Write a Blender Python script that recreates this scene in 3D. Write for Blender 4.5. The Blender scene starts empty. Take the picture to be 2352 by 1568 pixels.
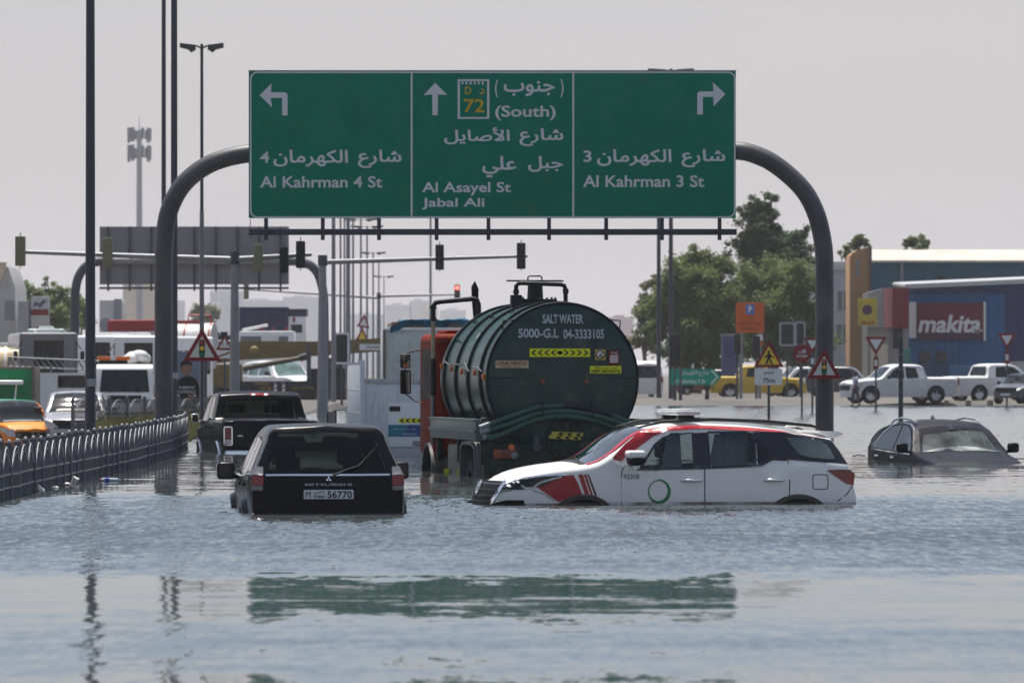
import bpy, bmesh, math, random
from mathutils import Vector, Matrix, noise as mn
from mathutils.geometry import delaunay_2d_cdt
R = math.radians
random.seed(7)
sc = bpy.context.scene
COL = sc.collection

# ------------------------------------------------------------------ camera, sky, sun, exposure
FPX, CH, HY, CX = 13067.0, 1.65, 856.0, 1176.0        # focal length in photo px, eye height over the water, horizon row, centre column
cam = bpy.data.cameras.new('camera')
cam.lens, cam.sensor_width = 200.0, 36.0
cam.shift_y = 72.0 / 2352.0
cam.clip_start, cam.clip_end = 1.0, 12000.0
cam.dof.use_dof = True
cam.dof.focus_distance = 84.0
cam.dof.aperture_fstop = 5.6
camo = bpy.data.objects.new('camera', cam)
camo.location = (0, 0, CH)
camo.rotation_euler = (R(90), 0, 0)
COL.objects.link(camo)
sc.camera = camo

SUN_EL, SUN_AZ = R(75), R(-14)                          # azimuth from +Y towards +X
wd = bpy.data.worlds.new('World')
sc.world = wd
wd.use_nodes = True
nt = wd.node_tree
bg = nt.nodes['Background']
sky = nt.nodes.new('ShaderNodeTexSky')
sky.sky_type = 'NISHITA'
sky.sun_disc = False
sky.sun_elevation = SUN_EL
sky.sun_rotation = SUN_AZ
sky.air_density, sky.dust_density, sky.ozone_density = 1.0, 1.2, 2.0
hs = nt.nodes.new('ShaderNodeHueSaturation')
hs.inputs['Saturation'].default_value = 0.72
nt.links.new(sky.outputs[0], hs.inputs['Color'])
tint = nt.nodes.new('ShaderNodeMix'); tint.data_type = 'RGBA'; tint.blend_type = 'MULTIPLY'
tint.inputs[0].default_value = 1.0; tint.inputs[7].default_value = (1.0, 0.985, 0.985, 1)      # dusty air
nt.links.new(hs.outputs[0], tint.inputs[6])
wc = nt.nodes.new('ShaderNodeTexCoord'); wx = nt.nodes.new('ShaderNodeSeparateXYZ'); wm = nt.nodes.new('ShaderNodeMapRange')
nt.links.new(wc.outputs['Generated'], wx.inputs[0]); nt.links.new(wx.outputs['Z'], wm.inputs['Value'])
wm.interpolation_type = 'SMOOTHSTEP'
for k, v in (('From Min', 0.0), ('From Max', 0.20), ('To Min', 1.0), ('To Max', 0.0)): wm.inputs[k].default_value = v
dust = nt.nodes.new('ShaderNodeMix'); dust.data_type = 'RGBA'                                  # dust layer lying along the horizon
dust.inputs[7].default_value = (4.55, 4.32, 4.46, 1)
cl = nt.nodes.new('ShaderNodeTexNoise'); cl.inputs['Scale'].default_value = 14.0; cl.inputs['Detail'].default_value = 4.0
cmap = nt.nodes.new('ShaderNodeMapping'); cmap.inputs['Scale'].default_value = (1, 1, 3.0); nt.links.new(wc.outputs['Generated'], cmap.inputs['Vector']); nt.links.new(cmap.outputs[0], cl.inputs['Vector'])
cr_ = nt.nodes.new('ShaderNodeValToRGB'); nt.links.new(cl.outputs['Fac'], cr_.inputs['Fac'])
cr_.color_ramp.elements[0].position, cr_.color_ramp.elements[1].position = 0.3, 0.7
cr_.color_ramp.elements[0].color = (0.94, 0.945, 0.96, 1); cr_.color_ramp.elements[1].color = (1.02, 1.0, 0.995, 1)
dm = nt.nodes.new('ShaderNodeMix'); dm.data_type = 'RGBA'; dm.blend_type = 'MULTIPLY'; dm.inputs[0].default_value = 1.0; dm.inputs[6].default_value = (4.62, 4.40, 4.42, 1)
nt.links.new(cr_.outputs['Color'], dm.inputs[7]); nt.links.new(dm.outputs[2], dust.inputs[7])
nt.links.new(wm.outputs[0], dust.inputs[0]); nt.links.new(tint.outputs[2], dust.inputs[6])
nt.links.new(dust.outputs[2], bg.inputs['Color'])
bg.inputs['Strength'].default_value = 0.075
sl = bpy.data.lights.new('sun', 'SUN')
sl.energy = 4.3
sl.angle = R(0.5)
sl.color = (1.0, 0.95, 0.87)
so = bpy.data.objects.new('sun', sl)
d = Vector((math.sin(SUN_AZ) * math.cos(SUN_EL), math.cos(SUN_AZ) * math.cos(SUN_EL), math.sin(SUN_EL)))
so.rotation_euler = (-d).to_track_quat('-Z', 'Y').to_euler()
so.location = (0, 60, 80)
COL.objects.link(so)
sc.view_settings.view_transform = 'Standard'
sc.view_settings.look = 'None'
sc.view_settings.exposure = 0.79
sc.view_settings.gamma = 1.0
sc.cycles.use_denoising = True
sc.cycles.max_bounces = 7
sc.cycles.transparent_max_bounces = 10
sc.cycles.volume_bounces = 0
sc.cycles.sample_clamp_indirect = 6.0
sc.cycles.sample_clamp_direct = 12.0

# ------------------------------------------------------------------ materials
MC = {}
def M(name, rgb, rough=0.5, metal=0.0, var=0.12, scale=3.0, bump=0.0, spec=0.3, coat=0.0, emit=None, dirt=0.0, stretch=None, back=None):
    if name in MC: return MC[name]
    m = bpy.data.materials.new(name); m.use_nodes = True
    t = m.node_tree; p = t.nodes['Principled BSDF']; L = t.links
    p.inputs['Roughness'].default_value = rough
    p.inputs['Metallic'].default_value = metal
    p.inputs['Specular IOR Level'].default_value = spec
    if coat:
        p.inputs['Coat Weight'].default_value = coat
        p.inputs['Coat Roughness'].default_value = 0.04
    tc = t.nodes.new('ShaderNodeTexCoord')
    src = tc.outputs['Object']
    if stretch:
        mp = t.nodes.new('ShaderNodeMapping'); mp.inputs['Scale'].default_value = stretch
        L.new(src, mp.inputs['Vector']); src = mp.outputs[0]
    nz = t.nodes.new('ShaderNodeTexNoise'); nz.inputs['Scale'].default_value = scale
    nz.inputs['Detail'].default_value = 5.0; nz.inputs['Roughness'].default_value = 0.6
    L.new(src, nz.inputs['Vector'])
    rp = t.nodes.new('ShaderNodeValToRGB')
    rp.color_ramp.elements[0].position, rp.color_ramp.elements[1].position = 0.3, 0.7
    rp.color_ramp.elements[0].color = tuple(max(0, c * (1 - var)) for c in rgb) + (1,)
    rp.color_ramp.elements[1].color = tuple(min(1, c * (1 + var)) for c in rgb) + (1,)
    L.new(nz.outputs['Fac'], rp.inputs['Fac'])
    col = rp.outputs['Color']
    if dirt:
        n2 = t.nodes.new('ShaderNodeTexNoise'); n2.inputs['Scale'].default_value = scale * 2.7; n2.inputs['Detail'].default_value = 8
        L.new(src, n2.inputs['Vector'])
        r2 = t.nodes.new('ShaderNodeValToRGB')
        r2.color_ramp.elements[0].position, r2.color_ramp.elements[1].position = 0.52, 0.72
        r2.color_ramp.elements[0].color = (0, 0, 0, 1); r2.color_ramp.elements[1].color = (dirt, dirt, dirt, 1)
        L.new(n2.outputs['Fac'], r2.inputs['Fac'])
        mx = t.nodes.new('ShaderNodeMix'); mx.data_type = 'RGBA'
        L.new(r2.outputs['Color'], mx.inputs[0]); L.new(col, mx.inputs[6]); mx.inputs[7].default_value = (0.16, 0.13, 0.10, 1)
        col = mx.outputs[2]
    if back:
        ge = t.nodes.new('ShaderNodeNewGeometry'); mx = t.nodes.new('ShaderNodeMix'); mx.data_type = 'RGBA'
        L.new(ge.outputs['Backfacing'], mx.inputs[0]); L.new(col, mx.inputs[6]); mx.inputs[7].default_value = back + (1,)
        col = mx.outputs[2]
    L.new(col, p.inputs['Base Color'])
    mr = t.nodes.new('ShaderNodeMapRange'); mr.inputs['To Min'].default_value = max(0.02, rough * 0.8); mr.inputs['To Max'].default_value = min(1, rough * 1.25)
    L.new(nz.outputs['Fac'], mr.inputs['Value']); L.new(mr.outputs[0], p.inputs['Roughness'])
    if bump:
        b = t.nodes.new('ShaderNodeBump'); b.inputs['Strength'].default_value = bump; b.inputs['Distance'].default_value = 0.02
        L.new(nz.outputs['Fac'], b.inputs['Height']); L.new(b.outputs[0], p.inputs['Normal'])
    if emit:
        p.inputs['Emission Color'].default_value = emit[0] + (1,); p.inputs['Emission Strength'].default_value = emit[1]
    MC[name] = m
    return m

def glass(name, tint, refl=1.0):
    if name in MC: return MC[name]
    m = bpy.data.materials.new(name); m.use_nodes = True
    t = m.node_tree; t.nodes.remove(t.nodes['Principled BSDF'])
    out = t.nodes['Material Output']
    tr = t.nodes.new('ShaderNodeBsdfTransparent'); tr.inputs[0].default_value = tint + (1,)
    gl = t.nodes.new('ShaderNodeBsdfGlossy'); gl.inputs['Roughness'].default_value = 0.03; gl.inputs['Color'].default_value = (refl,) * 3 + (1,)
    fr = t.nodes.new('ShaderNodeFresnel'); fr.inputs['IOR'].default_value = 1.5
    mx = t.nodes.new('ShaderNodeMixShader')
    t.links.new(fr.outputs[0], mx.inputs[0]); t.links.new(tr.outputs[0], mx.inputs[1]); t.links.new(gl.outputs[0], mx.inputs[2])
    t.links.new(mx.outputs[0], out.inputs['Surface'])
    MC[name] = m
    return m

def film(name, rgb, fac):
    """moisture on glass: patchy, half see-through"""
    m = M(name, rgb, .6, var=.1); t = m.node_tree; p = t.nodes['Principled BSDF']
    tr = t.nodes.new('ShaderNodeBsdfTransparent'); mx = t.nodes.new('ShaderNodeMixShader'); tc = t.nodes.new('ShaderNodeTexCoord'); n = t.nodes.new('ShaderNodeTexNoise')
    n.inputs['Scale'].default_value = 2.6; n.inputs['Detail'].default_value = 6; t.links.new(tc.outputs['Object'], n.inputs['Vector'])
    mr = t.nodes.new('ShaderNodeMapRange'); mr.inputs['From Min'].default_value = .3; mr.inputs['From Max'].default_value = .65; mr.inputs['To Max'].default_value = fac
    t.links.new(n.outputs['Fac'], mr.inputs['Value']); t.links.new(mr.outputs[0], mx.inputs[0]); t.links.new(tr.outputs[0], mx.inputs[1]); t.links.new(p.outputs[0], mx.inputs[2])
    t.links.new(mx.outputs[0], t.nodes['Material Output'].inputs['Surface'])
    return m

def corrugated(name, rgb, per=0.25, axis='X', rough=0.45, depth=0.6):
    if name in MC: return MC[name]
    m = M(name, rgb, rough, var=0.18, scale=0.6)
    t = m.node_tree; p = t.nodes['Principled BSDF']
    tc = t.nodes.new('ShaderNodeTexCoord')
    w = t.nodes.new('ShaderNodeTexWave'); w.bands_direction = axis; w.inputs['Scale'].default_value = 0.314 / per
    t.links.new(tc.outputs['Object'], w.inputs['Vector'])
    b = t.nodes.new('ShaderNodeBump'); b.inputs['Strength'].default_value = depth; b.inputs['Distance'].default_value = 0.06
    t.links.new(w.outputs['Fac'], b.inputs['Height']); t.links.new(b.outputs[0], p.inputs['Normal'])
    return m

WHITE = M('white_paint', (0.78, 0.78, 0.77), 0.3, coat=0.4, var=0.04, back=(0.05, 0.05, 0.05))
BLACKP = M('black_paint', (0.005, 0.0055, 0.009), 0.25, coat=0.03, spec=0.12, var=0.3, back=(0.03, 0.03, 0.03))
BLK = M('black_plastic', (0.012, 0.013, 0.015), 0.5, spec=0.25, var=0.25)
RUB = M('rubber', (0.022, 0.022, 0.023), 0.8, var=0.3, scale=8)
CHR = M('chrome', (0.75, 0.76, 0.78), 0.12, 1.0, var=0.05)
ALU = M('alloy', (0.45, 0.46, 0.48), 0.35, 0.9, var=0.1)
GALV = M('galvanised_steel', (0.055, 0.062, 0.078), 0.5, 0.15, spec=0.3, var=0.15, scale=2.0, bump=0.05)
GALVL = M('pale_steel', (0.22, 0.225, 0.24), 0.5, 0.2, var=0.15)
DGL = M('dark_glass', (0.007, 0.010, 0.013), 0.06, spec=0.35, var=0.3)
REDL = M('red_lens', (0.22, 0.008, 0.012), 0.15, coat=0.5, var=0.2)
ORL = M('amber_lens', (0.6, 0.13, 0.01), 0.2, coat=0.5, var=0.15)
CLRL = M('clear_lens', (0.5, 0.51, 0.53), 0.15, coat=0.6, var=0.25, scale=20)
REDS = M('sign_red', (0.19, 0.007, 0.012), 0.4, var=0.06)
WHS = M('sign_white', (0.66, 0.67, 0.66), 0.45, var=0.04)
YELS = M('sign_yellow', (0.72, 0.50, 0.02), 0.45, var=0.05)
BLKS = M('sign_black', (0.009, 0.009, 0.010), 0.6, spec=0.15)
FLY = M('fluorescent_yellow', (0.68, 0.72, 0.02), 0.45, var=0.05)
GRNS = M('sign_green', (0.0, 0.185, 0.112), 0.5, spec=0.1, var=0.08, scale=1.2, dirt=0.10)
SEAT = M('seat_fabric', (0.03, 0.03, 0.032), 0.9, var=0.3)
GL_TINT = glass('tinted_glass', (0.20, 0.24, 0.23))
GL_CLR = glass('clear_glass', (0.62, 0.68, 0.66))

# ------------------------------------------------------------------ mesh builder
def lerp(a, b, t): return a + (b - a) * t
def pchip(pts):
    xs = [p[0] for p in pts]; ys = [p[1] for p in pts]; n = len(xs)
    if n == 1: return lambda x: ys[0]
    h = [xs[i+1] - xs[i] for i in range(n-1)]; dl = [(ys[i+1] - ys[i]) / h[i] for i in range(n-1)]
    m = [0.0] * n; m[0] = dl[0]; m[-1] = dl[-1]
    for i in range(1, n-1):
        if dl[i-1] * dl[i] > 0:
            w1 = 2*h[i] + h[i-1]; w2 = h[i] + 2*h[i-1]
            m[i] = (w1 + w2) / (w1 / dl[i-1] + w2 / dl[i])
    def f(x):
        if x <= xs[0]: return ys[0]
        if x >= xs[-1]: return ys[-1]
        i = 0
        while x > xs[i+1]: i += 1
        t = (x - xs[i]) / h[i]
        return ((1+2*t)*(1-t)**2*ys[i] + t*(1-t)**2*h[i]*m[i] + t*t*(3-2*t)*ys[i+1] + t*t*(t-1)*h[i]*m[i+1])
    return f

ARF = {'ا': (0xFE8D, 2), 'ب': (0xFE8F, 4), 'ج': (0xFE9D, 4), 'د': (0xFEA9, 2), 'ر': (0xFEAD, 2), 'ش': (0xFEB5, 4), 'ص': (0xFEB9, 4), 'ع': (0xFEC9, 4), 'ك': (0xFED9, 4), 'ل': (0xFEDD, 4), 'م': (0xFEE1, 4), 'ن': (0xFEE5, 4), 'ه': (0xFEE9, 4), 'و': (0xFEED, 2), 'ي': (0xFEF1, 4), 'ق': (0xFED5, 4), 'ف': (0xFED1, 4), 'س': (0xFEB1, 4), 'ت': (0xFE95, 4), 'ط': (0xFEC1, 4), 'ة': (0xFE93, 2), 'ح': (0xFEA1, 4)}
def arabic(s):
    s = s.replace('لأ', '\uFEF7').replace('لا', '\uFEFB'); o = []
    for i, c in enumerate(s):
        if c in ARF:
            b, n = ARF[c]; p = s[i-1] if i else ' '; q = s[i+1] if i+1 < len(s) else ' '
            jp = p in ARF and ARF[p][1] == 4
            jn = n == 4 and (q in ARF or q in '\uFEF7\uFEFB')
            o.append(chr(b + (3 if jp and jn else 1 if jp else 2 if jn else 0)))
        elif c in '\uFEF7\uFEFB':
            p = s[i-1] if i else ' '
            o.append(chr(ord(c) + (1 if p in ARF and ARF[p][1] == 4 else 0)))
        else: o.append(c)
    return ''.join(reversed(o))
TXT = {}
def eval_curve(c):
    o = bpy.data.objects.new('text_tmp', c); COL.objects.link(o)
    bpy.context.view_layer.update()
    dg = bpy.context.evaluated_depsgraph_get()
    me = o.evaluated_get(dg).to_mesh()
    vs = [tuple(v.co) for v in me.vertices]; fs = [tuple(p.vertices) for p in me.polygons]
    o.evaluated_get(dg).to_mesh_clear()
    bpy.data.objects.remove(o)
    return vs, fs
def text2d(s, bold=0.0):
    """letters as a flat mesh in the unit square; Arabic outlines are filled contour by contour"""
    k = (s, bold)
    if k in TXT: return TXT[k]
    ar = any(c in ARF for c in s)
    c = bpy.data.curves.new('text_tmp', 'FONT'); c.body = arabic(s) if ar else s; c.resolution_u = 3; c.size = 1.0
    if not ar:
        c.offset = bold; vs, fs = eval_curve(c)
    else:
        o = bpy.data.objects.new('text_tmp', c); COL.objects.link(o); bpy.context.view_layer.update()
        dg = bpy.context.evaluated_depsgraph_get()
        cv = o.to_curve(dg); loops = []
        for sp in cv.splines:
            pts = []
            if sp.type == 'BEZIER':
                bp = list(sp.bezier_points)
                for i, a in enumerate(bp):
                    b = bp[(i+1) % len(bp)]
                    for j in range(4):
                        t = j / 4; u = 1 - t
                        pts.append(a.co*u**3 + a.handle_right*3*u*u*t + b.handle_left*3*u*t*t + b.co*t**3)
            else: pts = [p.co.xyz for p in sp.points]
            loops.append([(p.x, p.y) for p in pts])
        o.to_curve_clear(); bpy.data.objects.remove(o)
        pts = []; ed = []
        for l in loops:
            l = [p for i, p in enumerate(l) if abs(p[0]-l[i-1][0])+abs(p[1]-l[i-1][1]) > 1e-5]; b = len(pts); pts += l; ed += [(b+i, b+(i+1) % len(l)) for i in range(len(l))]
        cv_, ce, cf, *_r = delaunay_2d_cdt([Vector(p) for p in pts], ed, [], 0, 1e-5)
        def wind(x, y):
            w = 0
            for a, b in ed:
                (x0, y0), (x1, y1) = pts[a], pts[b]
                if (y0 > y) != (y1 > y):
                    if x < (x1-x0)*(y-y0)/(y1-y0)+x0: w += 1 if y1 > y0 else -1
            return w
        vs = [(v.x, v.y, 0.0) for v in cv_]; fs = []
        for f in cf:
            x = sum(cv_[i].x for i in f)/3; y = sum(cv_[i].y for i in f)/3
            if wind(x, y): fs.append(tuple(f))
        if bold:
            for n, (a, b) in enumerate(ed):                # a thin stroke along the outline makes the letters bolder
                p, q = Vector(pts[a]), Vector(pts[b]); d_ = (q-p).normalized()*bold; nn = Vector((-d_.y, d_.x)); j = len(vs)
                vs += [(c.x, c.y, .0004+.00002*(n % 20)) for c in (p-d_*.5+nn, p-d_*.5-nn, q+d_*.5-nn, q+d_*.5+nn)]; fs.append((j, j+1, j+2, j+3))
        used = sorted({i for f in fs for i in f}); mp = {o: n for n, o in enumerate(used)}; vs = [vs[i] for i in used]; fs = [tuple(mp[i] for i in f) for f in fs]
    x0 = min(v[0] for v in vs); x1 = max(v[0] for v in vs); y0 = min(v[1] for v in vs); y1 = max(v[1] for v in vs)
    vs = [((x-x0)/(x1-x0), (y-y0)/max(1e-6, y1-y0), z) for x, y, z in vs]
    TXT[k] = (vs, fs)
    return TXT[k]

class MB:
    def __init__(s): s.bm = bmesh.new()
    def vf(s, vs, fs):
        b = [s.bm.verts.new(v) for v in vs]
        for f in fs:
            try: s.bm.faces.new([b[i] for i in f])
            except ValueError: pass
        return s
    def box(s, c, d, bev=0.0, rot=None, seg=2):
        t = bmesh.new(); bmesh.ops.create_cube(t, size=1.0)
        for v in t.verts: v.co = Vector((v.co.x*d[0], v.co.y*d[1], v.co.z*d[2]))
        if bev: bmesh.ops.bevel(t, geom=list(t.edges), offset=min(bev, min(d)*0.45), segments=seg, affect='EDGES', profile=0.6)
        mt = Matrix.Translation(c) @ (rot.to_4x4() if rot else Matrix())
        return s.merge(t, mt)
    def merge(s, t, mt=None):
        t.verts.ensure_lookup_table(); t.verts.index_update()
        vs = [(mt @ v.co) if mt else v.co.copy() for v in t.verts]
        s.vf(vs, [[v.index for v in f.verts] for f in t.faces]); t.free()
        return s
    def b2(s, x0, x1, y0, y1, z0, z1, bev=0.0):
        return s.box(((x0+x1)/2, (y0+y1)/2, (z0+z1)/2), (abs(x1-x0), abs(y1-y0), abs(z1-z0)), bev)
    def cone(s, p0, p1, r0, r1=None, seg=14, caps=True):
        p0, p1 = Vector(p0), Vector(p1); r1 = r0 if r1 is None else r1
        q = (p1 - p0).to_track_quat('Z', 'Y'); n = seg
        vs = [p0 + q @ Vector((r0*math.cos(2*math.pi*i/n), r0*math.sin(2*math.pi*i/n), 0)) for i in range(n)]
        vs += [p1 + q @ Vector((r1*math.cos(2*math.pi*i/n), r1*math.sin(2*math.pi*i/n), 0)) for i in range(n)]
        fs = [(i, (i+1) % n, n + (i+1) % n, n + i) for i in range(n)]
        if caps: fs += [tuple(reversed(range(n))), tuple(range(n, 2*n))]
        return s.vf(vs, fs)
    def tube(s, pts, r, seg=10, closed=False):
        pts = [Vector(p) for p in pts]; n = len(pts); rr = r if isinstance(r, (list, tuple)) else [r]*n
        vs, fs = [], []; up = None
        for i, p in enumerate(pts):
            a = pts[i-1] if (i or closed) else p; b = pts[(i+1) % n] if (i < n-1 or closed) else p
            tg = (b - a).normalized()
            if up is None: up = tg.orthogonal().normalized()
            up = (up - tg*up.dot(tg)).normalized(); sd = tg.cross(up)
            vs += [p + (up*math.cos(2*math.pi*k/seg) + sd*math.sin(2*math.pi*k/seg))*rr[i] for k in range(seg)]
        for i in range(n if closed else n-1):
            j = (i+1) % n
            fs += [(i*seg+k, i*seg+(k+1) % seg, j*seg+(k+1) % seg, j*seg+k) for k in range(seg)]
        if not closed: fs += [tuple(reversed(range(seg))), tuple(range((n-1)*seg, n*seg))]
        return s.vf(vs, fs)
    def prism(s, poly, fn, t0, t1):
        """extrude a 2D polygon: fn(a, b, t) gives the 3D point"""
        n = len(poly)
        vs = [fn(a, b, t0) for a, b in poly] + [fn(a, b, t1) for a, b in poly]
        fs = [tuple(range(n)), tuple(reversed(range(n, 2*n)))] + [(i, n+i, n+(i+1) % n, (i+1) % n) for i in range(n)]
        return s.vf(vs, fs)
    def patch(s, poly, fn, du=0.12):
        """a 2D polygon cut into a grid and mapped onto a surface"""
        t = bmesh.new(); t.faces.new([t.verts.new((a, b, 0)) for a, b in poly])
        bmesh.ops.triangulate(t, faces=list(t.faces))
        for ax in (0, 1):
            lo = min(p[ax] for p in poly); hi = max(p[ax] for p in poly); k = math.ceil(lo/du + 1e-6)
            while k*du < hi - 1e-6:
                co = Vector((0, 0, 0)); co[ax] = k*du; no = Vector((0, 0, 0)); no[ax] = 1
                bmesh.ops.bisect_plane(t, geom=list(t.verts)+list(t.edges)+list(t.faces), plane_co=co, plane_no=no); k += 1
        pass
        for v in t.verts: v.co = Vector(fn(v.co.x, v.co.y))
        return s.merge(t)
    def text(s, st, x0, x1, y0, y1, fn, bold=0.0, lift=1.0):
        vs, fs = text2d(st, bold)
        return s.vf([Vector(fn(lerp(x0, x1, a), lerp(y0, y1, b))) + (getattr(fn, 'n', Vector((0, -1, 0)))*c*lift if c else Vector()) for a, b, c in vs], fs)
    def sphere(s, c, r, u=14, v=10, mt=None):
        t = bmesh.new(); bmesh.ops.create_uvsphere(t, u_segments=u, v_segments=v, radius=1.0)
        rr = r if isinstance(r, (tuple, list)) else (r, r, r)
        return s.merge(t, Matrix.Translation(c) @ Matrix.Diagonal((rr[0], rr[1], rr[2], 1)))
    def build(s, name, mat, parent=None, ang=38, label=None, flip=True):
        if flip: bmesh.ops.recalc_face_normals(s.bm, faces=list(s.bm.faces))
        me = bpy.data.meshes.new(name); s.bm.to_mesh(me); s.bm.free()
        me.materials.append(mat)
        me.polygons.foreach_set('use_smooth', [True]*len(me.polygons))
        me.set_sharp_from_angle(angle=R(ang))
        o = bpy.data.objects.new(name, me); COL.objects.link(o)
        if parent: o.parent = parent
        if label: o['label'] = label
        return o

def tag(o, label, cat, group=None):
    o['label'] = label; o['category'] = cat
    if group: o['group'] = group
    return o
def thing(name, label, cat, loc=(0, 0, 0), rz=0.0, group=None):
    o = bpy.data.objects.new(name, None); COL.objects.link(o); o.empty_display_size = 0.3
    o.location = loc; o.rotation_euler = (0, 0, rz)
    return tag(o, label, cat, group)
def copy_tree(o, parent=None):
    c = o.copy(); COL.objects.link(c)
    if parent: c.parent = parent
    for ch in list(o.children): copy_tree(ch, c)
    return c
def P(x, y, D): return Vector(((x-CX)/FPX*D, D, CH-(y-HY)/FPX*D))
def face(off=0.0):
    f = lambda a, b: (a, -off, b)
    return f
def circ(cx, cy, r, n=24, r2=None): return [(cx+r*math.cos(2*math.pi*i/n), cy+(r2 or r)*math.sin(2*math.pi*i/n)) for i in range(n)]
def rrect(x0, x1, y0, y1, r, n=4):
    o = []
    for cx, cy, a0 in ((x1-r, y1-r, 0), (x0+r, y1-r, 90), (x0+r, y0+r, 180), (x1-r, y0+r, 270)):
        o += [(cx+r*math.cos(R(a0+90*i/n)), cy+r*math.sin(R(a0+90*i/n))) for i in range(n+1)]
    return o
def inpoly(x, y, l):
    r = False
    for i in range(len(l)):
        a, b = l[i-1], l[i]
        if (a[1] > y) != (b[1] > y) and x < (b[0]-a[0])*(y-a[1])/(b[1]-a[1]) + a[0]: r = not r
    return r
# ------------------------------------------------------------------ ground, water, haze
LEFT_ROAD = pchip([(85, -.98), (150, -.98), (168, -.93), (180, -.70), (200, -.40), (226, -.10), (260, .05), (320, .2)])
def ground_z(x, y):
    far = min(1, max(0, (y-281)/9)); z = -0.8 + 1.05*far*far*(3-2*far)
    if x < 4: z = -0.8 + 0.85*min(1, max(0, (y-285)/25))
    if x < -8.2 and y > 85: z = LEFT_ROAD(y)                     # the other carriageway lies behind the median, out of the flood
    return z
def grid_mesh(name, xs, ys, zf, mat):
    n = len(xs); vs = [(x, y, zf(x, y)) for y in ys for x in xs]
    fs = [(j*n+i, j*n+i+1, (j+1)*n+i+1, (j+1)*n+i) for j in range(len(ys)-1) for i in range(n-1)]
    return MB().vf(vs, fs).build(name, mat)
gx = [-3000, -600, -150, -60] + [-40+2*i for i in range(16)] + [-8.8, -8.1, -7.9] + [-6+2*i for i in range(24)] + [60, 150, 600, 3000]
gy = [-60, 0, 40] + [80+5*i for i in range(40)] + [280, 282, 284, 286, 288, 290, 293, 300, 320, 400, 600, 1200, 3000, 9000]
SAND = M('sandy_ground', (0.095, 0.088, 0.08), 0.9, var=0.3, scale=0.15)
o = grid_mesh('ground', gx, gy, ground_z, SAND); o['kind'] = 'structure'

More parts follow.
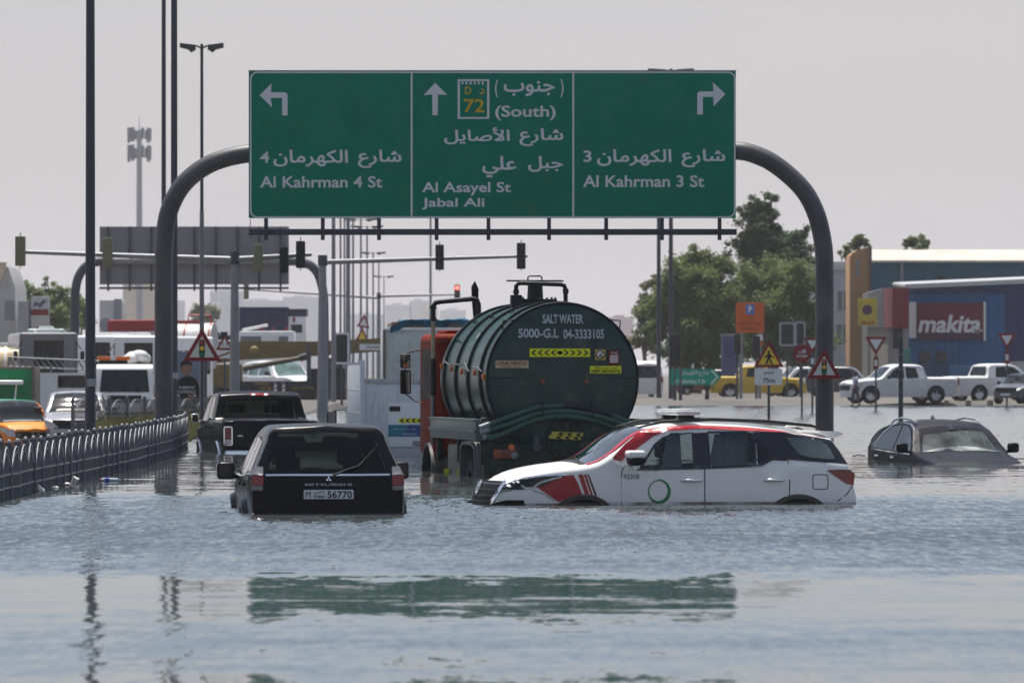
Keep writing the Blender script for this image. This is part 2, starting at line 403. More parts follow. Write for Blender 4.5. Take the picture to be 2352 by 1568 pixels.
def water_material():
    m = bpy.data.materials.new('flood_water'); m.use_nodes = True
    t = m.node_tree; p = t.nodes['Principled BSDF']; L = t.links; N = t.nodes.new
    p.inputs['Base Color'].default_value = (0.035, 0.042, 0.043, 1)
    p.inputs['IOR'].default_value = 1.333
    p.inputs['Roughness'].default_value = 0.05
    g = N('ShaderNodeNewGeometry'); sx = N('ShaderNodeSeparateXYZ'); L.new(g.outputs['Position'], sx.inputs[0])
    def math_(op, a, b=None, clamp=False):
        n = N('ShaderNodeMath'); n.operation = op; n.use_clamp = clamp
        for i, v in enumerate((a, b)):
            if v is None: continue
            if isinstance(v, (int, float)): n.inputs[i].default_value = v
            else: L.new(v, n.inputs[i])
        return n.outputs[0]
    def noise(scale, detail=3.0, rough=0.55, off=(0, 0, 0)):
        mp = N('ShaderNodeMapping'); mp.inputs['Scale'].default_value = scale; mp.inputs['Location'].default_value = off
        L.new(g.outputs['Position'], mp.inputs['Vector'])
        n = N('ShaderNodeTexNoise'); n.inputs['Scale'].default_value = 1.0; n.inputs['Detail'].default_value = detail; n.inputs['Roughness'].default_value = rough
        L.new(mp.outputs[0], n.inputs['Vector'])
        return n
    wob = noise((0.10, 0.22, 1), 3.0)
    fine = noise((1.3, 0.6, 1), 5.0, 0.7)
    yy = math_('ADD', sx.outputs['Y'], math_('MULTIPLY', math_('SUBTRACT', wob.outputs['Fac'], 0.5), WOB))
    yy = math_('ADD', yy, math_('MULTIPLY', math_('SUBTRACT', fine.outputs['Fac'], 0.5), 11.0))
    # reciprocal distance spreads the near water over the ramp
    pos = math_('DIVIDE', 30.0, math_('MAXIMUM', yy, 1.0))
    rp = N('ShaderNodeValToRGB'); cr = rp.color_ramp; cr.interpolation = 'EASE'
    st = WATER_STOPS
    for i, (D, b, a, q) in enumerate(sorted(st, key=lambda q: -q[0])):
        e = cr.elements[i] if i < 2 else cr.elements.new(30.0/D)
        e.position = 30.0/D; e.color = (b*5, a*2, q, 1)
    L.new(pos, rp.inputs['Fac'])
    sc_ = N('ShaderNodeSeparateColor'); L.new(rp.outputs['Color'], sc_.inputs[0])
    bias = math_('MULTIPLY', sc_.outputs[0], 0.2); amp = math_('MULTIPLY', sc_.outputs[1], 0.5)
    calm = sc_.outputs[2]
    n1 = noise((10.0, 1.5, 1), 4.0, 0.7); n2 = noise((0.8, 1.2, 1), 3.0, 0.6, (31, 7, 0)); n3 = noise((0.14, 0.30, 1), 3.0, 0.55, (3, 77, 0)); n4 = noise((0.9, 4.5, 1), 4.0, 0.7, (11, 5, 0))
    def comp(n):
        c_ = N('ShaderNodeSeparateColor'); L.new(n.outputs['Color'], c_.inputs[0]); return c_
    s1, s2, s4 = comp(n1), comp(n2), comp(n4)
    def cen(o, k): return math_('MULTIPLY', math_('SUBTRACT', o, 0.5), k)
    def mix3(i):
        rough_ = math_('ADD', cen(s1.outputs[i], 2.8), cen(s2.outputs[i], 0.7)); still = math_('ADD', math_('ADD', cen(s4.outputs[i], 1.5), cen(s2.outputs[i], 2.6)), cen(s1.outputs[i], 1.1))
        return math_('ADD', math_('MULTIPLY', rough_, math_('SUBTRACT', 1.0, calm)), math_('MULTIPLY', still, calm))
    patchy = math_('ADD', 0.55, math_('MULTIPLY', n3.outputs['Fac'], 0.9))
    sy = math_('ADD', math_('MULTIPLY', bias, patchy), math_('MULTIPLY', math_('MULTIPLY', amp, patchy), mix3(1)))
    sxx = math_('MULTIPLY', amp, math_('MULTIPLY', mix3(0), 0.8))
    cb = N('ShaderNodeCombineXYZ'); L.new(sxx, cb.inputs[0]); L.new(math_('MULTIPLY', sy, -1.0), cb.inputs[1]); cb.inputs[2].default_value = 1
    nm = N('ShaderNodeVectorMath'); nm.operation = 'NORMALIZE'; L.new(cb.outputs[0], nm.inputs[0])
    L.new(nm.outputs[0], p.inputs['Normal'])
    return m
WOB = 3.0
# (distance, mean tilt of the ripples towards the viewer, ripple steepness, share of long calm streaks)
WATER_STOPS = [(28, 0.018, 0.03, .7), (32, 0.05, 0.06, .5), (36.0, 0.06, 0.06, .5), (39.2, 0.025, 0.020, 1), (44.2, 0.024, 0.020, 1), (49.5, 0.09, 0.11, .1), (58, 0.14, 0.19, 0), (72, 0.10, 0.15, 0), (80, 0.02, 0.045, .8), (100, 0.008, 0.035, 1), (130, 0.03, 0.06, .5), (200, 0.04, 0.06, .3), (300, 0.05, 0.10, 0)]
o = MB().vf([(-3000, -60, 0), (3000, -60, 0), (3000, 80, 0), (3000, 330, 0), (-8.0, 330, 0), (-8.0, 80, 0), (-3000, 80, 0)], [(0, 1, 2, 5, 6), (5, 2, 3, 4)]).build('water', water_material())
o['kind'] = 'structure'

hz = bpy.data.materials.new('haze'); hz.use_nodes = True
hz.node_tree.nodes.remove(hz.node_tree.nodes['Principled BSDF'])
pv = hz.node_tree.nodes.new('ShaderNodeVolumePrincipled')
pv.inputs['Color'].default_value = (0.9, 0.89, 0.94, 1); pv.inputs['Density'].default_value = 0.00012; pv.inputs['Anisotropy'].default_value = 0.2
hz.node_tree.links.new(pv.outputs[0], hz.node_tree.nodes['Material Output'].inputs['Volume'])
o = MB().b2(-2600, 2600, -80, 7600, -2.0, 110.0).build('haze', hz); o['kind'] = 'stuff'
o['label'] = 'pale grey dusty haze over the flooded road and the far buildings'

# ------------------------------------------------------------------ car body
class Car:
    def __init__(s, root, L, W, top, belt, paint, xf=((0, 0),), xr=None, plan=None, bot=0.3, tum=0.3, rc=0.1, crown=0.05, barrel=0.05, pbf=0.1, pbr=0.06, ns=96, n1=22, cuts=(), capcut=(), topcut=None, cutr=None, name='body'):
        s.root, s.L, s.W, s.h = root, L, W, L/2
        s.top, s.belt = pchip(top), pchip(belt)
        s.xf = pchip(xf); s.xr = pchip(xr or ((0, L),)); s.pbf, s.pbr = pbf, pbr
        s.plan = pchip(plan or ((0, 0.82), (0.03, 0.9), (0.09, 0.97), (0.2, 1.0), (0.85, 1.0), (0.95, 0.97), (1, 0.9)))
        s.tum, s.rc, s.crown, s.barrel, s.bot = tum, pchip(rc) if isinstance(rc, (list, tuple)) else (lambda u: rc), crown, barrel, bot
        ss = [0, .004, .012, .025, .04] + [.06+.88*i/(ns-1) for i in range(ns)] + [.96, .975, .988, .996, 1]
        n2, n3 = 6, 7; rings = []
        for q in ss:
            u = q*L; zt = s.top(u); cr = crown; rc_ = s.rc(u); zc = zt - cr - rc_; half = []
            for i in range(n1): z = lerp(bot, zc, i/n1); half.append((s.Y(q, z), z))
            Yc = s.Y(q, zc)
            for i in range(n2+1):
                a = math.pi/2*i/n2; half.append((Yc - rc_*(1-math.cos(a)), zc + rc_*math.sin(a)))
            ye, ze = half[-1]
            for i in range(1, n3+1): y = ye*(1-i/n3); half.append((y, zt - cr*(y/ye)**2))
            rings.append([(s.xs(q, z), -y, z) for y, z in half] + [(s.xs(q, z), y, z) for y, z in reversed(half[:-1])])
        mb = MB(); bm = mb.bm; N = len(rings[0]); V = [[bm.verts.new((x-s.h, y, z)) for x, y, z in r] for r in rings]; tc = n1+n2
        for a in range(len(ss)-1):
            for j in range(N-1):
                f = (V[a][j], V[a+1][j], V[a+1][j+1], V[a][j+1])
                c = sum((v.co for v in f), Vector())/4; u = c.x+s.h; cut = False
                if j < tc or j >= N-1-tc: cut = any(inpoly(u, c.z, p) for p in cuts)
                if not cut and topcut and tc-3 <= j < N-1-tc+3: cut = any(u0 < u < u1 and abs(c.y) < w0+(w1-w0)*(u-u0)/(u1-u0) for u0, u1, w0, w1 in topcut)
                if not cut: bm.faces.new(f)
        for end in (0, 1):
            rg = V[0 if end == 0 else -1]; rows = []; mm = 12; n = (N+1)//2
            for j in range(n-1):
                a, b = rg[j], rg[N-1-j]; row = [a]
                for k in range(1, mm):
                    y = lerp(a.co.y, b.co.y, k/mm); z = a.co.z
                    row.append(bm.verts.new((s.capx(end, y/max(1e-4, b.co.y), z)-s.h, y, z)))
                rows.append(row+[b])
            for j in range(n-2):
                for k in range(mm):
                    f = (rows[j][k], rows[j][k+1], rows[j+1][k+1], rows[j+1][k]); c = sum((v.co for v in f), Vector())/4
                    if any(e == end and inpoly(c.y, c.z, p) for e, p in capcut): continue
                    bm.faces.new(f)
            tv = rg[n-1]
            for k in range(mm): bm.faces.new((rows[-1][k], rows[-1][k+1], tv))
        s.body = mb.build(name, paint, root, ang=32)
    def xs(s, q, z): return lerp(s.xf(z)+s.pbf, s.xr(z)-s.pbr, q)
    def capx(s, end, t, z): return s.xf(z)+s.pbf*abs(t)**2.4 if end == 0 else s.xr(z)-s.pbr*abs(t)**2.4
    def Y(s, q, z):
        u = min(1, max(0, q))*s.L; w = s.plan(min(1, max(0, q)))*s.W; zb = s.belt(u)
        if z <= zb: return w*(1-s.barrel*((z-zb*0.82)/0.6)**2) if z < zb*0.82 else w
        return w - s.tum*(z-zb) - 0.02
    def side(s, sg, off):
        def f(u, z):
            q = (u-s.xf(z)-s.pbf)/(s.xr(z)-s.pbr-s.xf(z)-s.pbf)
            uu = min(1, max(0, q))*s.L; zc = s.top(uu)-s.crown-s.rc(uu)
            if z > zc:
                k = min(1, (z-zc)/s.rc(uu)); c = math.sqrt(1-k*k)
                return (u-s.h, sg*(s.Y(q, zc)-s.rc(uu)*(1-c)+off*c), min(z, zc+s.rc(uu))+off*k)
            return (u-s.h, sg*(s.Y(q, z)+off), z)
        f.n = Vector((0, sg, 0)); return f
    def cap(s, end, off):
        sg = -1 if end == 0 else 1
        def f(y, z):
            w = s.Y(0 if end == 0 else 1, z)
            return (s.capx(end, y/max(0.05, w), z)-s.h+sg*off, y, z)
        f.n = Vector((sg, 0, 0)); return f
    def ztop(s, u, y):
        zt = s.top(u)
        for _ in range(6):
            q = min(1, max(0, (u-s.xf(zt)-s.pbf)/(s.xr(zt)-s.pbr-s.xf(zt)-s.pbf))); zt = .5*zt+.5*s.top(q*s.L)
        zt = s.top(q*s.L); rc = s.rc(q*s.L); ye = max(0.05, s.Y(q, zt-s.crown-rc)-rc)
        z = zt-s.crown*min(1.0, y/ye)**2 if abs(y) <= ye else zt-s.crown-rc+math.sqrt(max(0, rc*rc-(abs(y)-ye)**2))
        return z
    def over(s, off):
        def f(u, y): return (u-s.h, y, s.ztop(u, y)+off)
        f.n = Vector((0, 0, 1)); return f
    def P(s, name, poly, mat, where, parent=None, du=0.12, both=False, label=None):
        mb = MB()
        if where[0] == 'side':
            for sg in ((-1, 1) if both else (where[1],)): mb.patch(poly, s.side(sg, where[2]), du)
        elif where[0] == 'cap': mb.patch(poly, s.cap(where[1], where[2]), du)
        else: mb.patch(poly, s.over(where[1]), du)
        return mb.build(name, mat, parent or s.root, ang=30, label=label)
    def line(s, name, pts, w, mat, where, parent=None):
        mb = MB(); fn = s.side(where[1], where[2]) if where[0] == 'side' else s.cap(where[1], where[2]) if where[0] == 'cap' else s.over(where[1])
        ribbon(mb, pts, w, fn)
        return mb.build(name, mat, parent or s.root, ang=40)
def ribbon(mb, pts, w, fn, closed=False):
    n = len(pts); l, r = [], []
    for i, p in enumerate(pts):
        a = pts[i-1] if (i or closed) else p; b = pts[(i+1) % n] if (i < n-1 or closed) else p
        dx, dy = b[0]-a[0], b[1]-a[1]; k = math.hypot(dx, dy) or 1
        nx, ny = -dy/k*w/2, dx/k*w/2
        l.append(fn(p[0]+nx, p[1]+ny)); r.append(fn(p[0]-nx, p[1]-ny))
    mb.vf(l+r, [(i, (i+1) % n, n+(i+1) % n, n+i) for i in range(n if closed else n-1)])
def pin(root, u, y, x, D, z, L):
    """put local point (u from the front bumper, y) of a vehicle at photo column x, distance D"""
    a = root.rotation_euler.z; px, py = u-L/2, y
    root.location = ((x-CX)/FPX*D-(px*math.cos(a)-py*math.sin(a)), D-(px*math.sin(a)+py*math.cos(a)), z)
def wheel(name, parent, c, r, w, sg=1, rim=ALU):
    """axle along local y"""
    mb = MB(); n = 28; prof = [(r*0.62, -w/2), (r*0.93, -w/2), (r, -w*0.36), (r, w*0.36), (r*0.93, w/2), (r*0.62, w/2)]
    vs = [(c[0]+pr*math.cos(2*math.pi*i/n), c[1]+pw, c[2]+pr*math.sin(2*math.pi*i/n)) for i in range(n) for pr, pw in prof]
    k = len(prof); fs = [(i*k+j, ((i+1) % n)*k+j, ((i+1) % n)*k+(j+1) % k, i*k+(j+1) % k) for i in range(n) for j in range(k)]
    t = mb.vf(vs, fs).build(name, RUB, parent)
    m2 = MB(); m2.cone((c[0], c[1]-w*0.3, c[2]), (c[0], c[1]+w*0.3, c[2]), r*0.63, seg=20)
    for i in range(5):
        a = 2*math.pi*i/5
        m2.box((c[0]+r*0.36*math.cos(a), c[1]+sg*w*0.34, c[2]+r*0.36*math.sin(a)), (r*0.45, w*0.12, r*0.14), 0.01, Matrix.Rotation(-a, 3, 'Y'))
    m2.cone((c[0], c[1]+sg*w*0.28, c[2]), (c[0], c[1]+sg*w*0.42, c[2]), r*0.17, seg=12)
    m2.build('rim', rim, t)
    return t
def arch(car, u, z, r, mat, sg, width=0.1, prot=0.03, parent=None, a0=-10, a1=190, name='wheel_arch'):
    mb = MB(); n = 18; vs, fs = [], []; fn = car.side(sg, 0)
    for i in range(n+1):
        a = R(a0+(a1-a0)*i/n)
        for rr, off in ((r, -0.05), (r, prot), (r+width*0.7, prot), (r+width, 0.002)):
            uu, zz = u+rr*math.cos(a), z+rr*math.sin(a)
            x, y, q = fn(uu, zz); vs.append((x, y+sg*off, q))
    for i in range(n): fs += [(i*4+j, i*4+j+1, i*4+j+5, i*4+j+4) for j in range(3)]
    return mb.vf(vs, fs).build(name, mat, parent or car.root)
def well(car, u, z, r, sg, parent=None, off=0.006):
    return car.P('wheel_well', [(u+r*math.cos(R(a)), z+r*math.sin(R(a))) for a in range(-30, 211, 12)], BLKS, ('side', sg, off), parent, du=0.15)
def mirror(car, u, z, sg, mat, d=(0.12, 0.2, 0.18), glassy=True, out=0.14, name='wing_mirror'):
    x, y, q = car.side(sg, 0)(u, z); mb = MB()
    mb.box((x, y+sg*(out+d[1]*0.3), z+0.08), d, min(d)*0.42, seg=4); mb.box((x, y+sg*out*0.3, z+0.01), (0.06, out*1.2, 0.05), 0.015)
    m = mb.build(name, mat, car.root)
    if glassy:
        g = MB(); g.patch(rrect(-d[1]*0.4, d[1]*0.4, -d[2]*0.38, d[2]*0.38, 0.03), lambda a, b: (x+d[0]/2+0.003, y+sg*(out+d[1]*0.3)+a, z+0.08+b), 1.0); g.build('mirror_glass', DGL, m)
    return m
def seats(car, rows, zb, zh, w=0.5, mat=SEAT, head=True):
    for u in rows:
        for y in (-0.37, 0.37):
            mb = MB(); mb.box((u-car.h, y, (zb+zh)/2-0.1), (0.16, w, zh-zb-0.2), 0.07, seg=4)
            if head: mb.box((u-car.h+0.03, y, zh), (0.11, 0.27, 0.2), 0.05, seg=4)
            mb.build('seat', mat, car.root)
# ------------------------------------------------------------------ white and red patrol car (side on)
def patrol():
    rt = thing('patrol_car', 'white and red patrol car with roof light bar, flooded to its wheel arches', 'car', rz=R(12))
    S = lambda x, y: ((x-200)/440, 0.78+(575-y)/450)
    SS = lambda *a: [S(*p) for p in a]
    fw = SS((1042, 370), (1085, 305), (1130, 240), (1180, 200), (1240, 180), (1350, 170), (1346, 368), (1200, 372))
    rw = SS((1436, 168), (1655, 168), (1690, 180), (1700, 200), (1700, 354), (1440, 362))
    qw = SS((1708, 195), (1735, 222), (1796, 310), (1775, 322), (1712, 354))
    tw = SS((1880, 197), (1990, 203), (2080, 216), (2115, 240), (2140, 275), (2155, 318), (2120, 320), (2000, 308), (1955, 292), (1915, 250))
    car = Car(rt, 4.8, 0.93, [(0, 1.04), (.1, 1.10), (.3, 1.20), (.6, 1.265), (1.15, 1.335), (1.25, 1.36), (2.02, 1.735), (2.3, 1.775), (2.8, 1.80), (3.6, 1.775), (4.2, 1.72), (4.5, 1.67), (4.8, 1.64)],
              [(0, 1.45), (1.3, 1.38), (1.7, 1.24), (4.8, 1.28)], WHITE, xf=((.4, .06), (.6, .03), (.8, .02), (.95, .05), (1.1, .12)), xr=((.5, 4.75), (.8, 4.8), (1.0, 4.76), (1.28, 4.68), (1.65, 4.46), (1.75, 4.4)),
              plan=((0, .76), (.03, .86), (.08, .95), (.2, 1), (.85, 1), (.95, .96), (1, .88)), rc=((0, .06), (1.2, .1), (2, .07), (4.8, .07)), crown=.04, tum=.27, ns=120,
              cuts=[fw, rw, qw, tw], topcut=[(1.3, 2.0, .72, .58)], name='body')
    n = ('side', -1, 0.006)
    BK = M('gloss_black_trim', (0.012, 0.013, 0.016), 0.18, coat=0.5, var=.2)
    RED = M('red_vinyl', (0.33, 0.012, 0.022), 0.3, coat=0.3, var=.05)
    GRW = glass('curtained_glass', (0.46, 0.52, 0.53))
    def wide(p, k):
        cx = sum(a for a, b in p)/len(p); cz = sum(b for a, b in p)/len(p)
        return [(cx+(a-cx)*k, cz+(b-cz)*k) for a, b in p]
    for sg in (-1, 1):
        w = ('side', sg, .005); up = ('side', sg, .009)
        dr = car.P('door', SS((935, 575), (935, 380), (968, 345), (1040, 262), (1120, 190), (1210, 165), (1398, 150), (1400, 575)), WHITE, ('side', sg, .003), du=.1)
        # openings in the door skin: keep only the strip below the glass
        bm = bmesh.new(); bm.from_mesh(dr.data)
        bmesh.ops.delete(bm, geom=[f for f in bm.faces if f.calc_center_median().z > S(0, 380)[1]], context='FACES'); bm.to_mesh(dr.data); bm.free()
        rd = car.P('door', SS((1411, 575), (1411, 370), (1700, 360), (1800, 326), (1880, 326), (1880, 575)), WHITE, ('side', sg, .003), du=.1)
        car.P('door_trim', SS((1345, 172), (1437, 168), (1442, 366), (1342, 372)), BK, w)
        car.P('quarter_panel_trim', SS((1692, 168), (1850, 170), (2110, 208), (2150, 216), (2190, 270), (2236, 350), (1880, 322), (1800, 316), (1715, 358), (1700, 354), (1795, 308), (1700, 190)), BK, ('side', sg, .009), du=.06)
        ro = car.line('seal', fw + fw[:1], .028, BK, up); car.line('seal', rw + rw[:1], .024, BK, up)
        g1 = car.P('side_window', wide(fw, 1.01), GRW, ('side', sg, .007)); g2 = car.P('side_window', wide(rw, 1.01), GRW, ('side', sg, .007))
        car.P('side_window', wide(qw, 1.01), DGL, ('side', sg, .008)); car.P('quarter_window', wide(tw, 1.02), M('grey_quarter_glass', (.10, .13, .13), .12, coat=.4, var=.3), ('side', sg, .013))
        car.P('roof_stripe', SS((900, 322), (935, 327), (1040, 250), (1130, 187), (1210, 160), (1400, 150), (1690, 163), (2100, 184), (2112, 168), (2080, 150), (1690, 124), (1400, 108), (1200, 122), (1080, 145), (965, 235), (885, 312)), RED, ('side', sg, .013), du=.06)
        for x0, x1, d in ((1272, 1390, dr), (1742, 1860, rd)):
            mb = MB(); f = car.side(sg, .0); a = Vector(f(*S(x0, 437))); b = Vector(f(*S(x1, 437))); o = Vector((0, sg*.03, 0))
            mb.tube([a, a+o+Vector((.03, 0, 0)), (a+b)/2+o*1.4, b+o-Vector((.03, 0, 0)), b], [.012, .02, .022, .02, .012], 10); mb.build('handle', CHR, d)
        for l in (((937, 575), (936, 385), (955, 352)), ((1406, 575), (1405, 370)), ((1886, 575), (1890, 450), (1884, 330)), ((2265, 468), (2225, 520), (2165, 560))):
            car.line('panel_gap', SS(*l), .012, BLK, ('side', sg, .0045))
        car.line('window_sill_trim', SS((1020, 376), (1400, 370), (1700, 360), (1725, 356), (1795, 322), (1880, 325)), .02, BK, up)
        fl = rrect(*[S(2022, 490)[0], S(2110, 408)[0], S(2022, 490)[1], S(2110, 408)[1]], .03)
        car.line('fuel_flap', fl + fl[:1], .01, BLK, ('side', sg, .005))
        car.P('tail_light', SS((2110, 388), (2180, 385), (2252, 390), (2275, 402), (2268, 468), (2225, 460), (2160, 420)), REDL, ('side', sg, .012), du=.06)
        car.line('tail_light_trim', SS((2108, 386), (2180, 383), (2255, 387)), .016, BK, ('side', sg, .015))
        arch(car, S(722, 0)[0], .42, .44, BK, sg, .06, .02); arch(car, S(1940, 0)[0], .40, .45, BK, sg, .06, .02)
        well(car, S(722, 0)[0], .42, .45, sg); well(car, S(1940, 0)[0], .40, .45, sg)
        wheel('wheel', rt, (S(722, 0)[0]-2.4, sg*.78, .38), .38, .26, sg); wheel('wheel', rt, (S(1940, 0)[0]-2.4, sg*.78, .38), .38, .26, sg)
        # front wing graphic
        car.P('wing_graphic', SS((468, 476), (560, 432), (618, 408), (664, 404), (690, 450), (718, 524), (640, 530), (582, 556)), RED, w, du=.05)
        for a, b, c, d in ((690, 716, 733, 756), (722, 735, 765, 775), (742, 750, 786, 797)):
            car.P('wing_stripe', SS((a, 402), (b, 400), (d, 522), (c, 524)), RED if a < 740 else M('maroon_vinyl', (.09, .01, .02), .4), w, du=.06)
        hl = car.P('headlight', SS((268, 486), (292, 450), (400, 428), (500, 413), (616, 404), (600, 418), (480, 470), (380, 486)), DGL, ('side', sg, .012), du=.05)
        mb = MB(); ribbon(mb, SS((380, 462), (400, 478), (440, 476), (470, 452), (500, 440), (600, 412)), .022, car.side(sg, .016)); mb.build('light_guide', CLRL, hl)
        mb = MB(); ribbon(mb, SS((270, 452), (400, 424), (500, 410), (620, 402)), .014, car.side(sg, .016)); mb.build('chrome_brow', CHR, hl)
        car.P('fog_light_recess', SS((215, 570), (300, 545), (390, 545), (400, 575), (220, 578)), BLKS, ('side', sg, .01), du=.05)
        car.line('bumper_crease', SS((230, 520), (260, 500), (320, 492), (450, 494), (500, 510), (560, 550)), .012, GALVL, ('side', sg, .004))
        mb = MB(); mb.tube([(1.95-2.4, sg*.60, 1.74), (2.25-2.4, sg*.625, 1.815), (2.9-2.4, sg*.625, 1.845), (3.6-2.4, sg*.62, 1.82), (4.2-2.4, sg*.61, 1.765), (4.42-2.4, sg*.6, 1.70)], [.01, .022, .024, .024, .02, .008], 8); mb.build('roof_rail', BLK, rt)
        m = mirror(car, 1.80, 1.29, sg, BLK, (.20, .26, .19), out=.16)
        mb = MB(); x, y, q = car.side(sg, 0)(1.80, 1.29); mb.box((x-.004, y+sg*(.16+.078), q+.125), (.215, .275, .10), .045, seg=4); mb.build('mirror_cap', WHITE, m)
    for sg in (-1, 1): car.P('wet_band', [(.14, .775), (4.74, .775), (4.74, .80), (3.6, .815), (2.4, .80), (1.6, .818), (.14, .80)], film('muddy_wet_film', (.20, .17, .13), .8), ('side', sg, .012), du=.1)
    f = car.side(-1, .011)
    MB().text('92318', *[S(947, 0)[0], S(1033, 0)[0], S(0, 428)[1], S(0, 402)[1]], f, .0).build('number_lettering', BLKS, rt)
    cx, cz = S(1148, 500); mb = MB(); n2 = 44; vs = []; f2 = car.side(-1, .010)
    for i in range(n2):
        a = 2*math.pi*i/n2; th = .012+.03*(0.5+0.5*math.cos(a+.7))
        vs += [f2(cx+.146*math.cos(a), cz+.152*math.sin(a)), f2(cx+(.146-th)*math.cos(a), cz+(.152-th)*math.sin(a))]
    mb.vf(vs, [(2*i, 2*i+1, (2*i+3) % (2*n2), (2*i+2) % (2*n2)) for i in range(n2)]); mb.build('ring_emblem', M('emblem_green', (.01, .20, .07), .35, var=.7, scale=5), rt)
    # windscreen, front face
    wsp = [(1.24, -.80), (2.03, -.64), (2.05, 0), (2.03, .64), (1.24, .80), (1.2, 0)]
    car.P('windscreen', wsp, glass('windscreen_glass', (.25, .29, .32)), ('over', .006), du=.1)
    car.P('cowl', [(1.17, -.80), (1.26, -.80), (1.23, 0), (1.26, .80), (1.17, .80), (1.13, 0)], BLK, ('over', .008), du=.05)
    for sg in (-1, 1): car.P('pillar_stripe', [(1.24, sg*.80), (1.24, sg*.885), (1.5, sg*.86), (2.05, sg*.745), (2.03, sg*.645)], RED, ('over', .007), du=.06)
    gr = car.P('grille', [(-.72, 1.085), (-.74, 1.03), (-.60, .83), (-.58, .70), (.58, .70), (.60, .83), (.74, 1.03), (.72, 1.085)], BLKS, ('cap', 0, .012), du=.08)
    for z, w in ((1.05, .72), (.975, .68), (.90, .63), (.83, .6)):
        mb = MB(); ribbon(mb, [(-w, z), (-w/2, z), (0, z), (w/2, z), (w, z)], .022, car.cap(0, .022)); mb.build('slat', BLK if z < 1.04 else GALV, gr)
    for sg in (-1, 1): mb = MB(); ribbon(mb, [(sg*.78, 1.09), (sg*.74, 1.0), (sg*.62, .83), (sg*.58, .70)], .07, car.cap(0, .02)); mb.build('grille_surround', CHR, rt)
    em = MB(); ribbon(em, circ(0, 1.0, .085, 24, .075), .022, car.cap(0, .035), True); ribbon(em, circ(0, 1.0, .03, 16, .065), .014, car.cap(0, .036), True); ribbon(em, circ(0, 1.04, .06, 16, .025), .014, car.cap(0, .037), True); em.build('badge', CHR, gr)
    for y, sg in ((-.50, 1), (.2, 1)):
        mb = MB(); ribbon(mb, [(1.22, y), (1.25, y+.2), (1.27, y+.45)], .02, car.over(.02)); mb.build('wiper', BLK, rt)
    # light bar, antenna, spoiler
    lb = MB(); lb.box((2.62-2.4, 0, 1.925), (.30, 1.24, .06), .025, seg=3); lbo = lb.build('light_bar', CLRL, rt)
    for y in (-.4, .4): MB().box((2.62-2.4, y, 1.86), (.22, .16, .07), .03).build('light_bar_foot', BLK, lbo)
    MB().box((2.62-2.4, 0, 1.963), (.27, 1.2, .016), .006).build('light_bar_lid', WHITE, lbo)
    for i in range(10): MB().box((2.62-2.4, -.55+.122*i, 1.925), (.306, .085, .035), .008).build('lamp', CLRL if i % 3 else ALU, lbo)
    mb = MB(); mb.prism([(4.02, 1.74), (4.10, 1.80), (4.17, 1.805), (4.17, 1.74)], lambda a, b, t: (a-2.4, t, b), -.03, .03); mb.build('antenna_fin', WHITE, rt)
    mb = MB(); mb.prism([(4.30, 1.70), (4.55, 1.69), (4.62, 1.665), (4.60, 1.645), (4.48, 1.60), (4.42, 1.60)], lambda a, b, t: (a-2.4, t, b), -.62, .62); mb.build('spoiler', WHITE, rt)
    car.P('rear_window', [(-.62, 1.32), (-.5, 1.60), (.5, 1.60), (.62, 1.32)], DGL, ('cap', 1, .006))
    car.P('number_plate', [(-.26, .92), (.26, .92), (.26, 1.03), (-.26, 1.03)], WHS, ('cap', 1, .01))
    seats(car, (2.45, 3.45), .8, 1.45, .5, SEAT)
    CUR = M('grey_curtain', (.52, .54, .55), .9, var=.2, scale=9, stretch=(6, 1, .6))
    for u0, u1 in ((2.22, 2.5), (2.83, 3.38)): MB().patch([(u0, 1.22), (u1, 1.22), (u1, 1.66), (u0+.12, 1.66)], lambda a, b: (a-2.4, -.70+.22*(b-1.22)+.012*math.sin(a*60), b), .02).build('curtain', CUR, rt)
    mb = MB(); mb.box((1.42-2.4, 0, 1.18), (.5, 1.4, .2), .08); mb.build('dashboard', M('dashboard', (.05, .05, .055), .7), rt)
    mb = MB(); mb.tube([(1.78-2.4+.05*math.sin(a), -.38+.18*math.cos(a), 1.26+.17*math.sin(a)) for a in [2*math.pi*i/20 for i in range(20)]], .014, 8, True); mb.build('steering_wheel', BLK, rt)
    MB().box((2.6-2.4, 0, .66), (3.2, 1.6, .1)).build('floor_pan', BLKS, rt)
    pin(rt, .05, 0, 1101, 71.6, -.78, 4.8)
    return rt
patrol()

